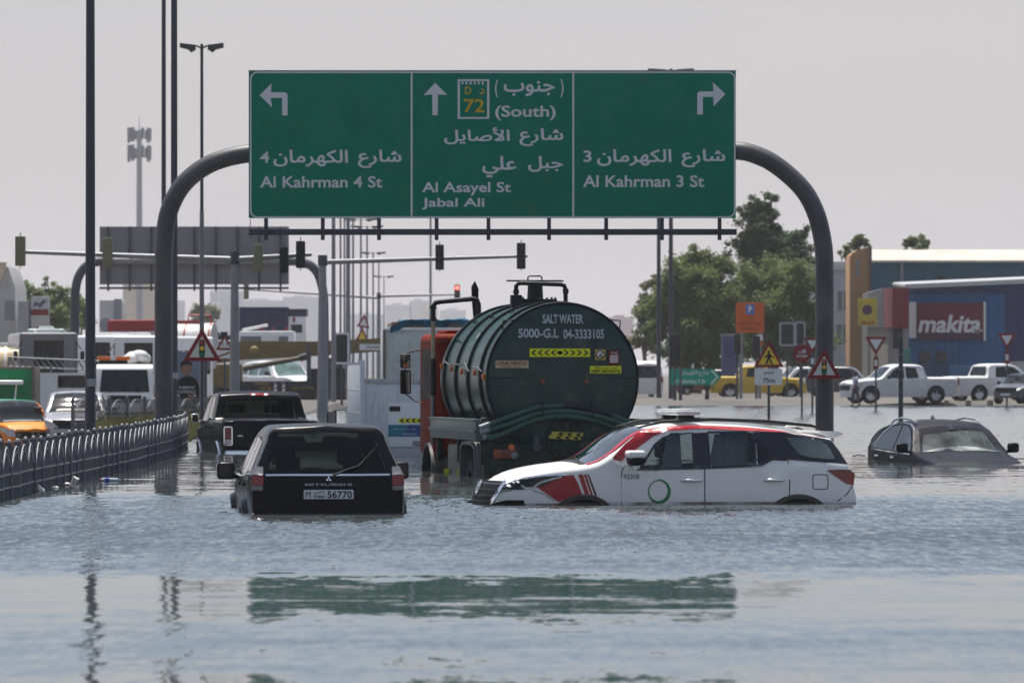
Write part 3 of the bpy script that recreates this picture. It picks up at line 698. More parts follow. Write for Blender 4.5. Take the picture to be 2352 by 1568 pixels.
# ------------------------------------------------------------------ black estate car, rear on
def black_suv():
    rt = thing('black_suv', 'black estate car seen from behind with its rear wiper raised, water up to its bumper', 'car', rz=R(-90+5.5))
    Q = lambda x, y: ((x-1290)/943, .72+(1395-y)/943); QQ = lambda *a: [Q(*p) for p in a]
    rwin = QQ((745, 475), (1790, 465), (1860, 690), (1930, 930), (640, 925), (690, 690))
    fwn = [(1.75, 1.2), (2.05, 1.5), (2.25, 1.60), (2.6, 1.62), (2.6, 1.18)]; rwn = [(2.68, 1.18), (2.68, 1.62), (3.35, 1.61), (3.45, 1.2)]; qwn = [(3.55, 1.2), (3.5, 1.6), (4.0, 1.58), (4.2, 1.24)]
    car = Car(rt, 4.6, .86, [(0, 1.0), (.2, 1.06), (1.2, 1.16), (1.35, 1.2), (2.05, 1.66), (2.4, 1.74), (3, 1.785), (4, 1.785), (4.3, 1.778), (4.6, 1.765)],
              [(0, 1.5), (1.2, 1.25), (1.6, 1.16), (4.6, 1.2)], BLACKP, xf=((.4, .03), (.8, .0), (1.0, .08)), xr=((.3, 4.5), (.7, 4.58), (1.2, 4.56), (1.25, 4.53), (1.7, 4.27), (1.8, 4.2)),
              plan=((0, .8), (.04, .92), (.2, 1), (.88, 1), (.97, .98), (1, .955)), tum=.40, rc=((0, .08), (1.4, .1), (2.2, .13), (4.6, .15)), crown=.018, ns=100, pbr=.05, cuts=[fwn, rwn, qwn], capcut=[(1, [(a*.97, (b-1.45)*.95+1.45) for a, b in rwin])], topcut=[(1.42, 2.0, .6, .52)])
    c = ('cap', 1, .008)
    car.P('rear_window', rwin, glass('smoked_glass', (.20, .255, .225), .6), c, du=.1)
    tg = car.P('tailgate', QQ((640, 960), (1930, 960), (1940, 1230), (1900, 1270), (680, 1270), (632, 1230)), BLACKP, ('cap', 1, .006), du=.1)
    car.line('chrome_strip', QQ((650, 945), (950, 943), (1297, 944), (1600, 944), (1930, 942)), .022, CHR, ('cap', 1, .022), tg)
    bd = MB(); f = car.cap(1, .016)
    for a in (90, 210, 330):
        e = Vector((math.cos(R(a)), math.sin(R(a)))); p = Vector((-e.y, e.x)); o = Vector(Q(1297, 990))
        bd.vf([f(*(o+e*k+p*w)) for k, w in ((0.002, 0), (.018, .010), (.034, 0), (.018, -.010))], [(0, 1, 2, 3)])
    bd.build('badge', CHR, tg)
    MB().text('MITSUBISHI', *[Q(1055, 0)[0], Q(1535, 0)[0], Q(0, 1064)[1], Q(0, 1037)[1]], f, .01).build('lettering', M('dull_chrome', (.40, .40, .42), .4, .3), tg)
    pl = car.P('number_plate', rrect(Q(1040, 0)[0], Q(1552, 0)[0], Q(0, 1208)[1], Q(0, 1108)[1], .008), M('plate_white', (.60, .61, .62), .4, var=.05), ('cap', 1, .016))
    f = car.cap(1, .020); X = lambda x: Q(x, 0)[0]; Z = lambda y: Q(0, y)[1]
    MB().text('M', X(1060), X(1112), Z(1195), Z(1122), f, .0).build('plate_lettering', BLKS, pl); MB().text('56770', X(1282), X(1536), Z(1200), Z(1120), f, .02).build('plate_lettering', BLKS, pl); MB().text('DUBAI', X(1143), X(1252), Z(1196), Z(1168), f, .03).build('plate_lettering', BLKS, pl); MB().text('دبي', X(1145), X(1250), Z(1155), Z(1120), f, .02).build('plate_lettering', BLKS, pl)
    for s in (-1, 1):
        o = 1290+s*8; px = lambda a: o+s*a
        car.P('lamp_lens', QQ((px(655), 945), (px(655), 855), (px(735), 850), (px(770), 940)), M('smoked_lens', (.16, .16, .18), .2, coat=.4), ('cap', 1, .014), du=.05, label='clear upper lens of the tail lamp')
        car.P('tail_light', QQ((px(655), 1060), (px(655), 948), (px(775), 948), (px(782), 1060)), REDL, ('cap', 1, .014), du=.05)
        car.P('reversing_light', QQ((px(660), 1115), (px(660), 1066), (px(775), 1066), (px(770), 1110)), MC['smoked_lens'], ('cap', 1, .012), du=.05)
    bp = MB(); bp.box((4.55-2.3, 0, .60), (.14, 1.72, .32), .06, seg=3); bp.build('bumper', M('grey_bumper', (.016, .017, .02), .5), rt)
    wp = MB(); wp.tube([Vector(car.cap(1, .03)(*Q(*p))) for p in ((1340, 950), (1500, 885), (1610, 850), (1690, 760), (1785, 655))], [.014, .011, .009, .008, .007], 8); wp.build('rear_wiper', BLK, rt)
    MB().box(Vector(car.cap(1, .02)(*Q(1272, 440))), (.03, .018, .04), .006).build('washer_jet', BLK, rt)
    for sg in (-1, 1):
        for w in (fwn, rwn, qwn): car.P('side_window', w, GL_TINT, ('side', sg, .006))
        arch(car, .85, .40, .42, BLACKP, sg, .11, .055); arch(car, 3.55, .40, .42, BLACKP, sg, .11, .055)
        well(car, .85, .40, .43, sg); well(car, 3.55, .40, .43, sg)
        wheel('wheel', rt, (.85-2.3, sg*.74, .37), .37, .25, sg); wheel('wheel', rt, (3.55-2.3, sg*.74, .37), .37, .25, sg)
        car.line('window_strip', [(1.65, 1.17), (2.6, 1.16), (3.5, 1.18), (4.2, 1.22)], .018, CHR, ('side', sg, .012))
        for u in (2.55, 3.4):
            mb = MB(); x, y, z = car.side(sg, 0)(u, 1.07); mb.box((x, y+sg*.015, z), (.16, .035, .04), .014); mb.build('door_handle', BLACKP, rt)
        for l in ([(1.75, .6), (1.72, 1.15)], [(2.64, .6), (2.64, 1.6)], [(3.3, .75), (3.5, 1.15), (3.48, 1.6)]): car.line('panel_gap', l, .01, BLKS, ('side', sg, .004))
        mirror(car, 1.72, 1.12, sg, BLACKP, (.13, .20, .21), out=.07)
    car.P('windscreen', [(1.38, -.70), (2.04, -.58), (2.06, 0), (2.04, .58), (1.38, .70), (1.34, 0)], GL_CLR, ('over', .006))
    seats(car, (2.3,), .75, 1.38, .5); seats(car, (3.35,), .75, 1.30, .5)
    MB().box((2.2-2.3, 0, .62), (3.6, 1.5, .1)).build('floor_pan', BLKS, rt)
    MB().box((1.5-2.3, 0, 1.05), (.5, 1.3, .2), .08).build('dashboard', BLK, rt)
    rt.scale = (1, 1.07, 1); pin(rt, 4.55, 0, 753, 66.3, -.735, 4.6)
black_suv()

# ------------------------------------------------------------------ black pickup, rear on
def black_pickup():
    rt = thing('black_pickup', 'black crew cab pickup with chrome trimmed wheel arches beside the railing, rear to the viewer', 'pickup truck', rz=R(-90+9))
    Q = lambda x, y: ((x-680)/528, .68+(780-y)/528)
    fwn = [(1.78, 1.32), (2.1, 1.62), (2.4, 1.80), (2.72, 1.84), (2.72, 1.33)]; rwn = [(2.82, 1.33), (2.82, 1.84), (3.4, 1.82), (3.58, 1.36)]
    car = Car(rt, 5.8, 1.0, [(0, 1.05), (.3, 1.19), (1.4, 1.28), (1.55, 1.31), (2.2, 1.86), (2.5, 1.94), (3.55, 1.95), (3.74, 1.90), (3.98, 1.41), (4.06, 1.39), (5.7, 1.39), (5.8, 1.37)],
              [(0, 1.5), (1.5, 1.36), (1.7, 1.32), (3.9, 1.33), (4.1, 1.5), (5.8, 1.5)], BLACKP, xr=((.4, 5.74), (.8, 5.8), (1.4, 5.77)), plan=((0, .85), (.04, .94), (.15, 1), (.62, 1), (.66, .985), (.95, 1), (.985, .985), (1, .94)),
              tum=.24, rc=((0, .1), (1.5, .1), (2.5, .1), (3.7, .08), (4.1, .05), (5.8, .05)), crown=.03, ns=170, cuts=[fwn, rwn], topcut=[(3.79, 3.945, .70, .74), (1.62, 2.15, .7, .6)], bot=.4)
    def drop(off):
        def f(y, z):
            lo, hi = 3.6, 4.02
            for _ in range(30):
                m = (lo+hi)/2
                if car.ztop(m, y) > z: lo = m
                else: hi = m
            return (lo-2.9+off, y, z)
        return f
    gl = MB().patch([(-.78, 1.43), (.78, 1.43), (.68, 1.84), (-.68, 1.84)], drop(.012), .1).build('rear_window', glass('smoked_glass', (.2, .25, .22), .6), rt)
    for y in (-.21, .21): mb = MB(); ribbon(mb, [(y, 1.44), (y, 1.83)], .022, drop(.02)); mb.build('window_bar', BLKS, gl)
    br = MB().patch(rrect(-.20, .20, 1.862, 1.912, .012), drop(.02), .05).build('brake_light', REDL, rt)
    for y in (-.13, .13): MB().patch(rrect(y-.035, y+.035, 1.866, 1.902, .006), drop(.026), .1).build('cargo_lamp', WHS, br)
    tg = car.P('tailgate', rrect(-.78, .78, .82, 1.36, .04), BLACKP, ('cap', 1, .012), du=.15)
    MB().box((5.82-2.9, .0, 1.12), (.04, .26, .08), .02).build('handle', BLK, tg)
    MB().patch(rrect(-.68, -.57, 1.03, 1.065, .01), car.cap(1, .018), .2).build('badge', ALU, tg)
    for s in (-1, 1):
        t = car.P('tail_light', rrect(s*.95 if s < 0 else .79, -.79 if s < 0 else .95, .86, 1.23, .03), REDL, ('cap', 1, .016), du=.06)
        r = rrect(s*.95 if s < 0 else .79, -.79 if s < 0 else .95, .86, 1.23, .03); mb = MB(); ribbon(mb, r, .022, car.cap(1, .022), True); mb.build('chrome_bezel', CHR, t)
        car.P('reversing_lens', rrect(s*.93 if s < 0 else .81, -.81 if s < 0 else .93, .88, .97, .015), CLRL, ('cap', 1, .02), t, du=.06)
        for w in (fwn, rwn): car.P('side_window', w, GL_TINT, ('side', s, .006))
        for u in (1.05, 4.6):
            arch(car, u, .42, .45, CHR, s, .07, .035); well(car, u, .42, .46, s); wheel('wheel', rt, (u-2.9, s*.86, .42), .42, .3, s)
        for u in (2.6, 3.45):
            mb = MB(); x, y, z = car.side(s, 0)(u, 1.2); mb.box((x, y+s*.02, z), (.2, .04, .045), .015); mb.build('door_handle', BLACKP, rt)
        for l in ([(1.8, .6), (1.76, 1.3)], [(2.77, .6), (2.77, 1.85)], [(3.72, .6), (3.72, 1.36), (3.66, 1.8)], [(3.84, .6), (3.84, 1.36)]): car.line('panel_gap', l, .012, BLKS, ('side', s, .004))
        mirror(car, 1.78, 1.30, s, CHR, (.11, .15, .19), out=.10)
    car.P('windscreen', [(1.58, -.76), (2.2, -.64), (2.22, 0), (2.2, .64), (1.58, .76), (1.53, 0)], GL_CLR, ('over', .006))
    MB().box((5.84-2.9, 0, .66), (.14, 1.9, .2), .05).build('bumper', CHR, rt)
    seats(car, (2.45, 3.2), .8, 1.60, .52)
    MB().box((2.8-2.9, 0, .7), (2.2, 1.7, .1)).build('floor_pan', BLKS, rt)
    pin(rt, 5.8, 0, 622, 116.0, -.68, 5.8)
black_pickup()

# ------------------------------------------------------------------ grey crossover, front on, sunk to the bonnet
def grey_car():
    rt = thing('grey_crossover', 'dark grey crossover sunk to its bonnet with a fogged windscreen', 'car', rz=R(99))
    GREY = M('grey_paint', (.011, .013, .020), .45, .0, spec=.10, var=.1, back=(.03, .03, .03))
    fwn = [(1.55, 1.07), (1.75, 1.25), (2.05, 1.45), (2.25, 1.50), (2.55, 1.52), (2.6, 1.05)]; rwn = [(2.66, 1.05), (2.62, 1.52), (3.1, 1.48), (3.5, 1.33), (3.85, 1.12), (3.8, 1.07)]
    car = Car(rt, 4.6, .94, [(0, .80), (.25, .93), (.8, 1.02), (1.25, 1.08), (1.35, 1.1), (2.0, 1.52), (2.3, 1.60), (2.9, 1.62), (3.5, 1.55), (4.1, 1.42), (4.45, 1.22), (4.6, 1.10)],
              [(0, 1.3), (1.3, 1.1), (1.6, 1.04), (4.6, 1.08)], GREY, plan=((0, .7), (.03, .83), (.08, .94), (.2, 1), (.8, 1), (.93, .94), (1, .8)), tum=.42, rc=((0, .12), (1.3, .1), (2.2, .08), (4.6, .1)), crown=.05, cuts=[fwn, rwn], topcut=[(1.42, 1.98, .68, .56)])
    FOG = M('fogged_glass', (.30, .33, .33), .15, coat=.8, var=.75, scale=1.4)
    ws = car.P('windscreen', [(1.33, -.79), (2.0, -.62), (2.04, 0), (2.0, .62), (1.33, .79), (1.26, 0)], FOG if 0 else glass('windscreen_glass', (.25, .29, .32)), ('over', .006), du=.08)
    MB().patch([(1.37, -.74), (1.50, -.40), (1.52, 0), (1.46, .5), (1.37, .74), (1.29, 0)], car.over(.012), .06).build('condensation', film('thick_condensation', (.55, .62, .60), .5), ws)
    MB().patch([(1.36, -.75), (1.9, -.60), (1.86, 0), (1.8, .6), (1.36, .75), (1.29, 0)], car.over(.009), .06).build('mist', film('thin_condensation', (.45, .53, .52), .16), ws)
    MB().box((1.92-2.3, 0, 1.43), (.10, .16, .07), .02).build('sensor_pod', BLK, ws)
    car.line('bonnet_crease', [(.2, -.5), (.7, -.58), (1.25, -.62)], .02, GREY, ('over', .012)); car.line('bonnet_crease', [(.2, .5), (.7, .58), (1.25, .62)], .02, GREY, ('over', .012))
    car.line('bonnet_gap', [(.22, -.72), (.7, -.80), (1.3, -.82)], .012, BLKS, ('over', .004)); car.line('bonnet_gap', [(.22, .72), (.7, .80), (1.3, .82)], .012, BLKS, ('over', .004))
    for s in (-1, 1):
        for w in (fwn, rwn): car.P('side_window', w, GL_TINT, ('side', s, .006))
        fr = [(1.5, 1.04), (1.72, 1.27), (2.03, 1.48), (2.25, 1.545), (2.62, 1.56), (3.1, 1.52), (3.52, 1.36), (3.92, 1.1), (3.8, 1.045), (2.6, 1.025), (1.5, 1.02)]
        car.line('window_trim', fr + fr[:1], .022, CHR, ('side', s, .010))
        mb = MB(); mb.tube([(2.15-2.3, s*.60, 1.58), (2.4-2.3, s*.62, 1.625), (3.0-2.3, s*.62, 1.64), (3.5-2.3, s*.60, 1.585), (3.75-2.3, s*.58, 1.52)], [.014, .02, .02, .02, .012], 8); mb.build('roof_rail', ALU, rt)
        mirror(car, 1.58, 1.05, s, BLACKP, (.14, .21, .18), out=.09)
        for u in (2.5, 3.45):
            mb = MB(); x, y, z = car.side(s, 0)(u, .93); mb.box((x, y+s*.02, z), (.2, .04, .04), .015); mb.build('door_handle', CHR, rt)
        for u in (.95, 3.7): arch(car, u, .38, .40, BLK, s, .06, .02); wheel('wheel', rt, (u-2.3, s*.8, .37), .37, .25, s)
        car.P('headlight', [(.25, .72), (.7, .78), (.75, .86), (.3, .82)], CLRL, ('side', s, .01))
    car.P('grille', [(-.5, .5), (.5, .5), (.58, .75), (-.58, .75)], BLK, ('cap', 0, .01))
    mb = MB(); mb.prism([(2.95, 1.62), (3.05, 1.68), (3.08, 1.68), (3.1, 1.61)], lambda a, b, t: (a-2.3, t, b), -.02, .02); mb.build('antenna_fin', BLK, rt)
    seats(car, (2.45, 3.3), .7, 1.26, .5); MB().box((2.4-2.3, 0, .5), (3.2, 1.5, .1)).build('floor_pan', BLKS, rt)
    MB().box((1.55-2.3, 0, .95), (.55, 1.3, .18), .08).build('dashboard', M('pale_dashboard', (.25, .25, .24), .8), rt)
    pin(rt, 1.35, 0, 2198, 104.2, -.84, 4.6)
    rt.rotation_euler = (0, R(-1.2), R(104))
grey_car()
# ------------------------------------------------------------------ green water tanker
def tanker():
    rt = thing('water_tanker', 'dark green salt water tanker lorry with a red cab, standing in the flood', 'tanker', (.80, 90.0, -.75), R(9))
    X = lambda x: (x-1564)/439; Z = lambda y: 2.29+(754-y)/439
    TG = M('tank_green', (.008, .036, .034), .32, coat=.06, spec=.3, var=.25, scale=1.6, bump=.04, dirt=.25)
    TD = M('rib_green', (.008, .014, .015), .5, var=.3); FR = M('frame_green', (.012, .026, .024), .6, var=.35, scale=4, dirt=.4)
    GB = M('grey_green_steel', (.10, .13, .135), .5, .2, var=.2, scale=3, dirt=.5)
    RDC = M('cab_red', (.17, .018, .006), .6, spec=.06, var=.15, dirt=.2)
    Rr, zc = 1.216, 2.29
    def lathe(prof, n=64):
        mb = MB(); k = len(prof)
        vs = [(r*math.cos(2*math.pi*i/n), y, zc+r*math.sin(2*math.pi*i/n)) for i in range(n) for y, r in prof]
        return mb.vf(vs, [(i*k+j, i*k+j+1, ((i+1) % n)*k+j+1, ((i+1) % n)*k+j) for i in range(n) for j in range(k-1)])
    tank = lathe([(-.055, .001), (-.05, .5), (-.035, .95), (-.012, 1.12), (.02, 1.185), (.06, Rr), (5.1, Rr), (5.14, 1.18), (5.2, .9), (5.22, .001)]).build('tank', TG, rt, ang=25)
    for y in (.62, 1.95, 3.28, 4.6): lathe([(y-.055, Rr-.01), (y-.05, Rr+.04), (y+.05, Rr+.04), (y+.055, Rr-.01)]).build('rib', TD, tank, ang=30)
    lathe([(.03, Rr-.04), (.0, Rr+.012), (.05, Rr+.02), (.10, Rr)]).build('end_rim', TD, tank, ang=50)
    f = face(.072); g = face(.066)
    MB().text('SALT WATER', X(1418), X(1705), Z(364), Z(300), f, .03).build('lettering', M('worn_white', (.42, .46, .50), .6, var=.15, scale=12), tank); MB().text('5000-G.L', X(1247), X(1532), Z(464), Z(398), f, .03).build('lettering', M('worn_white', (.42, .46, .50), .6, var=.15, scale=12), tank); MB().text('04-3333105', X(1564), X(1852), Z(470), Z(402), f, .03).build('lettering', M('worn_white', (.42, .46, .50), .6, var=.15, scale=12), tank)
    def plate(name, x0, x1, y0, y1, mat, off=.068, t=.012, par=tank): return MB().prism([(X(x0), Z(y1)), (X(x1), Z(y1)), (X(x1), Z(y0)), (X(x0), Z(y0))], lambda a, b, t: (a, t, b), -off, -off+t).build(name, mat, par)
    ch = plate('chevron_sign', 1327, 1753, 537, 595, FLY)
    mb = MB(); zc_ = Z(566); h = .042
    for i in range(4):
        for s in (-1, 1):
            xx = X(1540)+s*(.11+.105*i); pts = [(0, 0), (-.055, h), (-.02, h), (.035, 0), (-.02, -h), (-.055, -h)]
            mb.vf([face(.071)(xx+s*a, zc_+b) for a, b in pts], [(0, 1, 2, 3), (0, 3, 4, 5)])
    mb.vf([face(.071)(X(1540)+a*.06, zc_+b*.034) for a, b in ((-1, 0), (0, 1), (1, 0), (0, -1))], [(0, 1, 2, 3)]); mb.build('chevron_marks', BLKS, ch)
    lv = plate('long_vehicle_sign', 1088, 1320, 620, 672, M('faded_cream', (.50, .42, .27), .6, var=.15, scale=6))
    MB().text('LONG VEHICLE', X(1098), X(1310), Z(652), Z(626), f, .03).build('sign_lettering', REDS, lv); MB().text('عربة طويلة', X(1130), X(1270), Z(669), Z(655), f, .02).build('sign_lettering', REDS, lv)
    kd = plate('keep_distance_sign', 1752, 1973, 658, 710, FLY)
    MB().text('KEEP DISTANCE', X(1762), X(1964), Z(705), Z(683), f, .03).build('sign_lettering', BLKS, kd); MB().text('ابق مسافة', X(1785), X(1945), Z(680), Z(663), f, .02).build('sign_lettering', BLKS, kd)
    sp = plate('speed_sign', 1788, 1862, 543, 617, M('dull_yellow', (.50, .40, .10), .5)); MB().patch(circ(X(1825), Z(580), .068), face(.070), .5).build('sign_disc', WHS, sp)
    mb = MB(); ribbon(mb, circ(X(1825), Z(580), .066), .016, face(.073), True); ribbon(mb, [(X(1825)-.045, Z(580)-.045), (X(1825)+.045, Z(580)+.045)], .014, face(.074)); mb.text('80', X(1822), X(1848), Z(603), Z(583), face(.075), .02); mb.build('sign_marks', M('brown_ink', (.10, .05, .03), .5), sp)
    nt_ = plate('notice_plate', 1885, 1957, 552, 648, REDS); mb = MB()
    for i in range(5): mb.patch([(X(1892), Z(590+11*i)), (X(1950), Z(590+11*i)), (X(1950), Z(583+11*i)), (X(1892), Z(583+11*i))], face(.071), .5)
    mb.text('خطر', X(1895), X(1948), Z(576), Z(557), f, .02); mb.build('notice_text', WHS, nt_)
    for x in (1420, 1727): mb = MB(); mb.cone((X(x), -.04, Z(766)), (X(x), -.09, Z(766)), .042, .036, 16); mb.build('reflector', M('dull_amber', (.20, .045, .012), .35, coat=.3), tank)
    for l in (((1030, 741), (1385, 741), (1385, 905)), ((1745, 741), (2090, 741)), ((1745, 741), (1745, 905))):
        mb = MB(); mb.tube([(X(x), -.035, Z(y)) for x, y in l], .008, 6); mb.build('cable_conduit', TD, tank)
    for s, x in ((-1, 1150), (1, 1975)):
        mb = MB(); mb.tube([(X(x), .12, Z(410)), (X(x), .05, Z(342)), (X(x)-s*.17, .02, Z(338))], .012, 8); mb.build('marker_bracket', FR, tank)
    # hoses
    HO = M('hose_green', (.035, .085, .07), .6, var=.3, scale=10, bump=.3, stretch=(12, 1, 1))
    for k, (pts, yy) in enumerate(((((968, 1086), (1150, 1022), (1300, 968), (1400, 942), (1560, 934), (1720, 950), (1900, 1003), (2030, 1055), (2110, 1120)), -.20),
                       (((968, 1118), (1150, 1068), (1300, 1012), (1400, 984), (1560, 972), (1720, 990), (1880, 1030), (2020, 1085), (2100, 1150)), -.22),
                       (((985, 1150), (1060, 1148), (1200, 1096), (1300, 1052), (1400, 1022), (1560, 1006), (1720, 1024), (1860, 1062), (2000, 1120)), -.24))):
        fx = pchip([(i, p[0]) for i, p in enumerate(pts)]); fy = pchip([(i, p[1]) for i, p in enumerate(pts)])
        hose = MB().tube([(X(fx(i/4)), yy + .16*max(0, (i/4-5.5)/3), Z(fy(i/4))) for i in range(4*len(pts)-3)], .044, 12).build('hose', HO, rt, label='topmost suction hose with a dark taped stretch' if k == 0 else None)
        if k == 0: MB().tube([(X(fx(i/4)), yy + .16*max(0, (i/4-5.5)/3), Z(fy(i/4))) for i in range(16, 25)], .046, 12).build('hose_wrap', M('navy_wrap', (.018, .02, .03), .5, bump=.3, scale=14), hose)
        MB().tube([(X(fx(0))+.0, yy, Z(fy(0))), (X(fx(.35)), yy, Z(fy(.35)))], .048, 12).build('hose_clamp', GALVL, hose)
    for x in (1405, 1755): mb = MB(); mb.tube([(X(x), -.06, Z(905)), (X(x), -.27, Z(925)), (X(x), -.29, Z(1000)), (X(x), -.08, Z(1045))], .012, 8); mb.build('hose_strap', TD, rt)
    # rear deck
    dk = MB(); dk.b2(-1.24, 1.24, .05, .5, .45, 1.62, .02); dk.b2(-1.26, 1.26, -.02, .06, .50, 1.28, .015); dk.build('rear_deck', FR, rt)
    mb = MB(); mb.cone((X(1590), .06, Z(1160)), (X(1590), -.07, Z(1160)), .36, .33, 32); mb.cone((X(1590), -.07, Z(1160)), (X(1590), -.10, Z(1160)), .30, .05, 32); mb.build('manhole_cover', FR, rt)
    for dx, dy, (x0, y0) in ((0, 0, (1477, 1114)), (-16, 24, (1477, 1114))):
        p = [(x0+dx, y0+dy+22), (x0+dx+222, y0+dy+34), (x0+dx+224, y0+dy+6), (x0+dx+2, y0+dy-2)]
        c = MB().prism([(X(a), Z(b)) for a, b in p], lambda a, b, t: (a, t, b), -.115+dy*.0001, -.105).build('chevron_tape', M('aged_yellow', (.52, .46, .08), .6, var=.12), rt)
        mb = MB()
        for i in range(3):
            o = x0+dx+45+62*i; yb = y0+dy+12+3*i; mb.vf([face(.118)(X(o+a), Z(yb+b)) for a, b in ((0, 3), (26, -9), (48, -9), (24, 4), (48, 15), (26, 14))], [(0, 1, 2, 3), (0, 3, 4, 5)])
        mb.build('chevron_marks', BLKS, c)
    mb = MB(); mb.tube([(X(1370), .0, Z(1150)), (X(1368), -.12, Z(1160)), (X(1366), -.20, Z(1205)), (X(1366), -.27, Z(1222))], [.05, .05, .052, .056], 16); mb.cone((X(1366), -.262, Z(1220)), (X(1366), -.285, Z(1224)), .07, .07, 18); mb.build('outlet_valve', M('dull_steel', (.12, .13, .14), .5, .5), rt)
    for s, nm in ((-1, ''), (1, '')):
        q = MB(); q.b2(s*.93-.19, s*.93+.19, -.07, -.02, Z(1300), Z(1234), .012); lo = q.build('tail_light', M('dim_red_lens', (.16, .02, .016), .3, coat=.3), rt)
        MB().b2(s*1.06-.055, s*1.06+.055, -.078, -.03, Z(1298), Z(1236), .01).build('indicator_lens', M('dim_amber', (.26, .06, .01), .3, coat=.3), lo)
        MB().cone((s*.93+.10*1, -.02, Z(1220)), (s*.93+.10, -.08, Z(1220)), .055, .048, 18).build('round_indicator', M('amber_lens', (.6, .13, .01), .2), rt)
        l = MB().cone((s*.79-.0, -.02, Z(1274)), (s*.79, -.07, Z(1274)), .072, .066, 20).build('reversing_light', M('dull_bezel', (.16, .16, .17), .4), rt); MB().cone((s*.79, -.071, Z(1274)), (s*.79, -.078, Z(1274)), .05, .03, 18).build('lens', M('dusty_lens', (.22, .22, .22), .4), l)
    mb = MB(); mb.tube([(X(985), -.12, Z(1020)), (X(975), -.14, Z(1050)), (X(995), -.14, Z(1068)), (X(1022), -.14, Z(1050)), (X(1015), -.12, Z(1020))], .012, 8, True); mb.build('hose_ring', GALV, rt)
    # side rails, guards, wheels
    for s in (-1, 1):
        b = MB(); b.b2(s*1.30, s*1.40, -.05, 5.0, 1.33, 1.66, .015); b.b2(s*1.30, s*1.43, -.05, 5.0, 1.46, 1.50); b.b2(s*1.29, s*1.43, -.05, 5.0, 1.64, 1.67); b.build('side_rail', GB, rt)
        for y in (.1, 2.6, 4.9): MB().b2(s*1.2, s*1.3, y-.05, y+.05, .95, 1.6, .01).build('rail_bracket', FR, rt)
        for y0, n in ((1.35, 'r'), (6.0, 'f')):
            if n == 'r':
                g2 = MB(); g2.prism([(.55, .55), (.62, 1.22), (.95, 1.30), (1.9, 1.30), (2.2, 1.2), (2.25, .6), (2.19, .6), (2.14, 1.17), (1.88, 1.25), (.97, 1.25), (.67, 1.18), (.6, .55)], lambda a, b, t: (t, a, b), s*.78, s*1.32); g2.build('mudguard', GB, rt)
            else:
                g2 = MB(); pp = [(6.1+.66*math.cos(R(a)), .55+.68*math.sin(R(a))) for a in range(-5, 186, 15)]; pi_ = [(6.1+.61*math.cos(R(a)), .55+.63*math.sin(R(a))) for a in range(185, -6, -15)]
                g2.prism(pp+pi_, lambda a, b, t: (t, a, b), s*.9, s*1.30); g2.build('mudguard', M('dark_mudguard', (.04, .042, .045), .5, dirt=.5), rt)
        for y in (1.42, 6.1):
            w = wheel('wheel', rt, (0, 0, 0), .52, .5 if y < 2 else .3, s, GALV); w.location = (s*1.02, y, .5); w.rotation_euler = (0, 0, R(-90))
        MB().b2(s*1.14, s*1.30, .50, .53, .42, 1.28, .005).build('mud_flap', M('grey_flap', (.16, .165, .18), .6, dirt=.4), rt)
        for y in (2.7, 4.2): MB().b2(s*1.05, s*1.28, y, y+.02, .70, .82).build('reflective_tape', FLY, rt)
        MB().b2(s*.6, s*1.2, 2.6, 4.4, .6, 1.25, .08).build('fuel_tank', M('dark_steel', (.05, .052, .058), .45, .4), rt)
    MB().b2(-.45, .45, .3, 6.8, .7, 1.05).build('chassis', BLKS, rt)
    for y in (.5, 1.9, 3.2, 4.6): MB().b2(-.9, .9, y-.12, y+.12, 1.05, 1.5).build('saddle', FR, rt)
    # cab
    cb = MB(); cb.box((0, 6.42, 2.03), (2.5, 1.8, 2.05), .14, seg=4); cab = cb.build('cab', RDC, rt)
    MB().b2(-1.0, 1.0, 5.9, 7.0, 3.02, 3.12, .06).build('roof_visor', RDC, cab)
    MB().patch(rrect(-1.08, 1.08, 1.95, 2.85, .1), lambda a, b: (a, 7.328, b), .4).build('windscreen', DGL, cab)
    for s in (-1, 1):
        MB().patch([(5.95, 1.95), (7.1, 1.95), (6.95, 2.8), (5.95, 2.8)], lambda a, b: (s*1.256, a, b), .5).build('side_window', M('matte_cab_glass', (.02, .015, .014), .5, spec=.1), cab)  # side glass made matte and dark to keep the sky reflection out
        d = MB(); ribbon(d, [(5.85, 1.1), (5.85, 2.9), (7.15, 2.9), (7.2, 1.1)], .02, lambda a, b: (s*1.257, a, b), True); d.build('door_gap', BLKS, cab)
        MB().b2(s*1.25, s*1.30, 5.56, 5.62, 1.2, 2.6, .01).build('grab_rail', GALVL, cab)
        x = s*1.53
        m = MB(); m.box((x, 7.05, 2.60), (.175, .07, .245), .03, seg=3); m = m.build('wing_mirror', BLK, cab); MB().patch(rrect(x-.07, x+.07, 2.49, 2.71, .02), lambda a, b: (a, 7.012, b), 1).build('mirror_glass', M('mirror_silver', (.30, .28, .27), .05, 1.0, var=.05), m)
        m = MB(); m.box((x-s*.005, 7.05, 2.245), (.185, .07, .41), .03, seg=3); m = m.build('wing_mirror', BLK, cab); MB().patch(rrect(x-.075, x+.075, 2.06, 2.43, .02), lambda a, b: (a, 7.012, b), 1).build('mirror_glass', MC['mirror_silver'], m)
        mb = MB(); mb.tube([(s*1.22, 6.9, 2.80), (s*1.40, 7.05, 2.76), (x, 7.07, 2.72)], .012, 8); mb.tube([(s*1.24, 6.9, 1.88), (s*1.38, 7.05, 1.93), (x, 7.07, 2.05)], .012, 8); mb.tube([(x, 7.07, 2.72), (x, 7.07, 2.05)], .01, 8); mb.build('mirror_arm', M('rusty_bar', (.08, .04, .03), .6), cab)
    MB().box((0, 7.34, 1.15), (2.3, .1, .35), .05).build('bumper', BLK, cab)
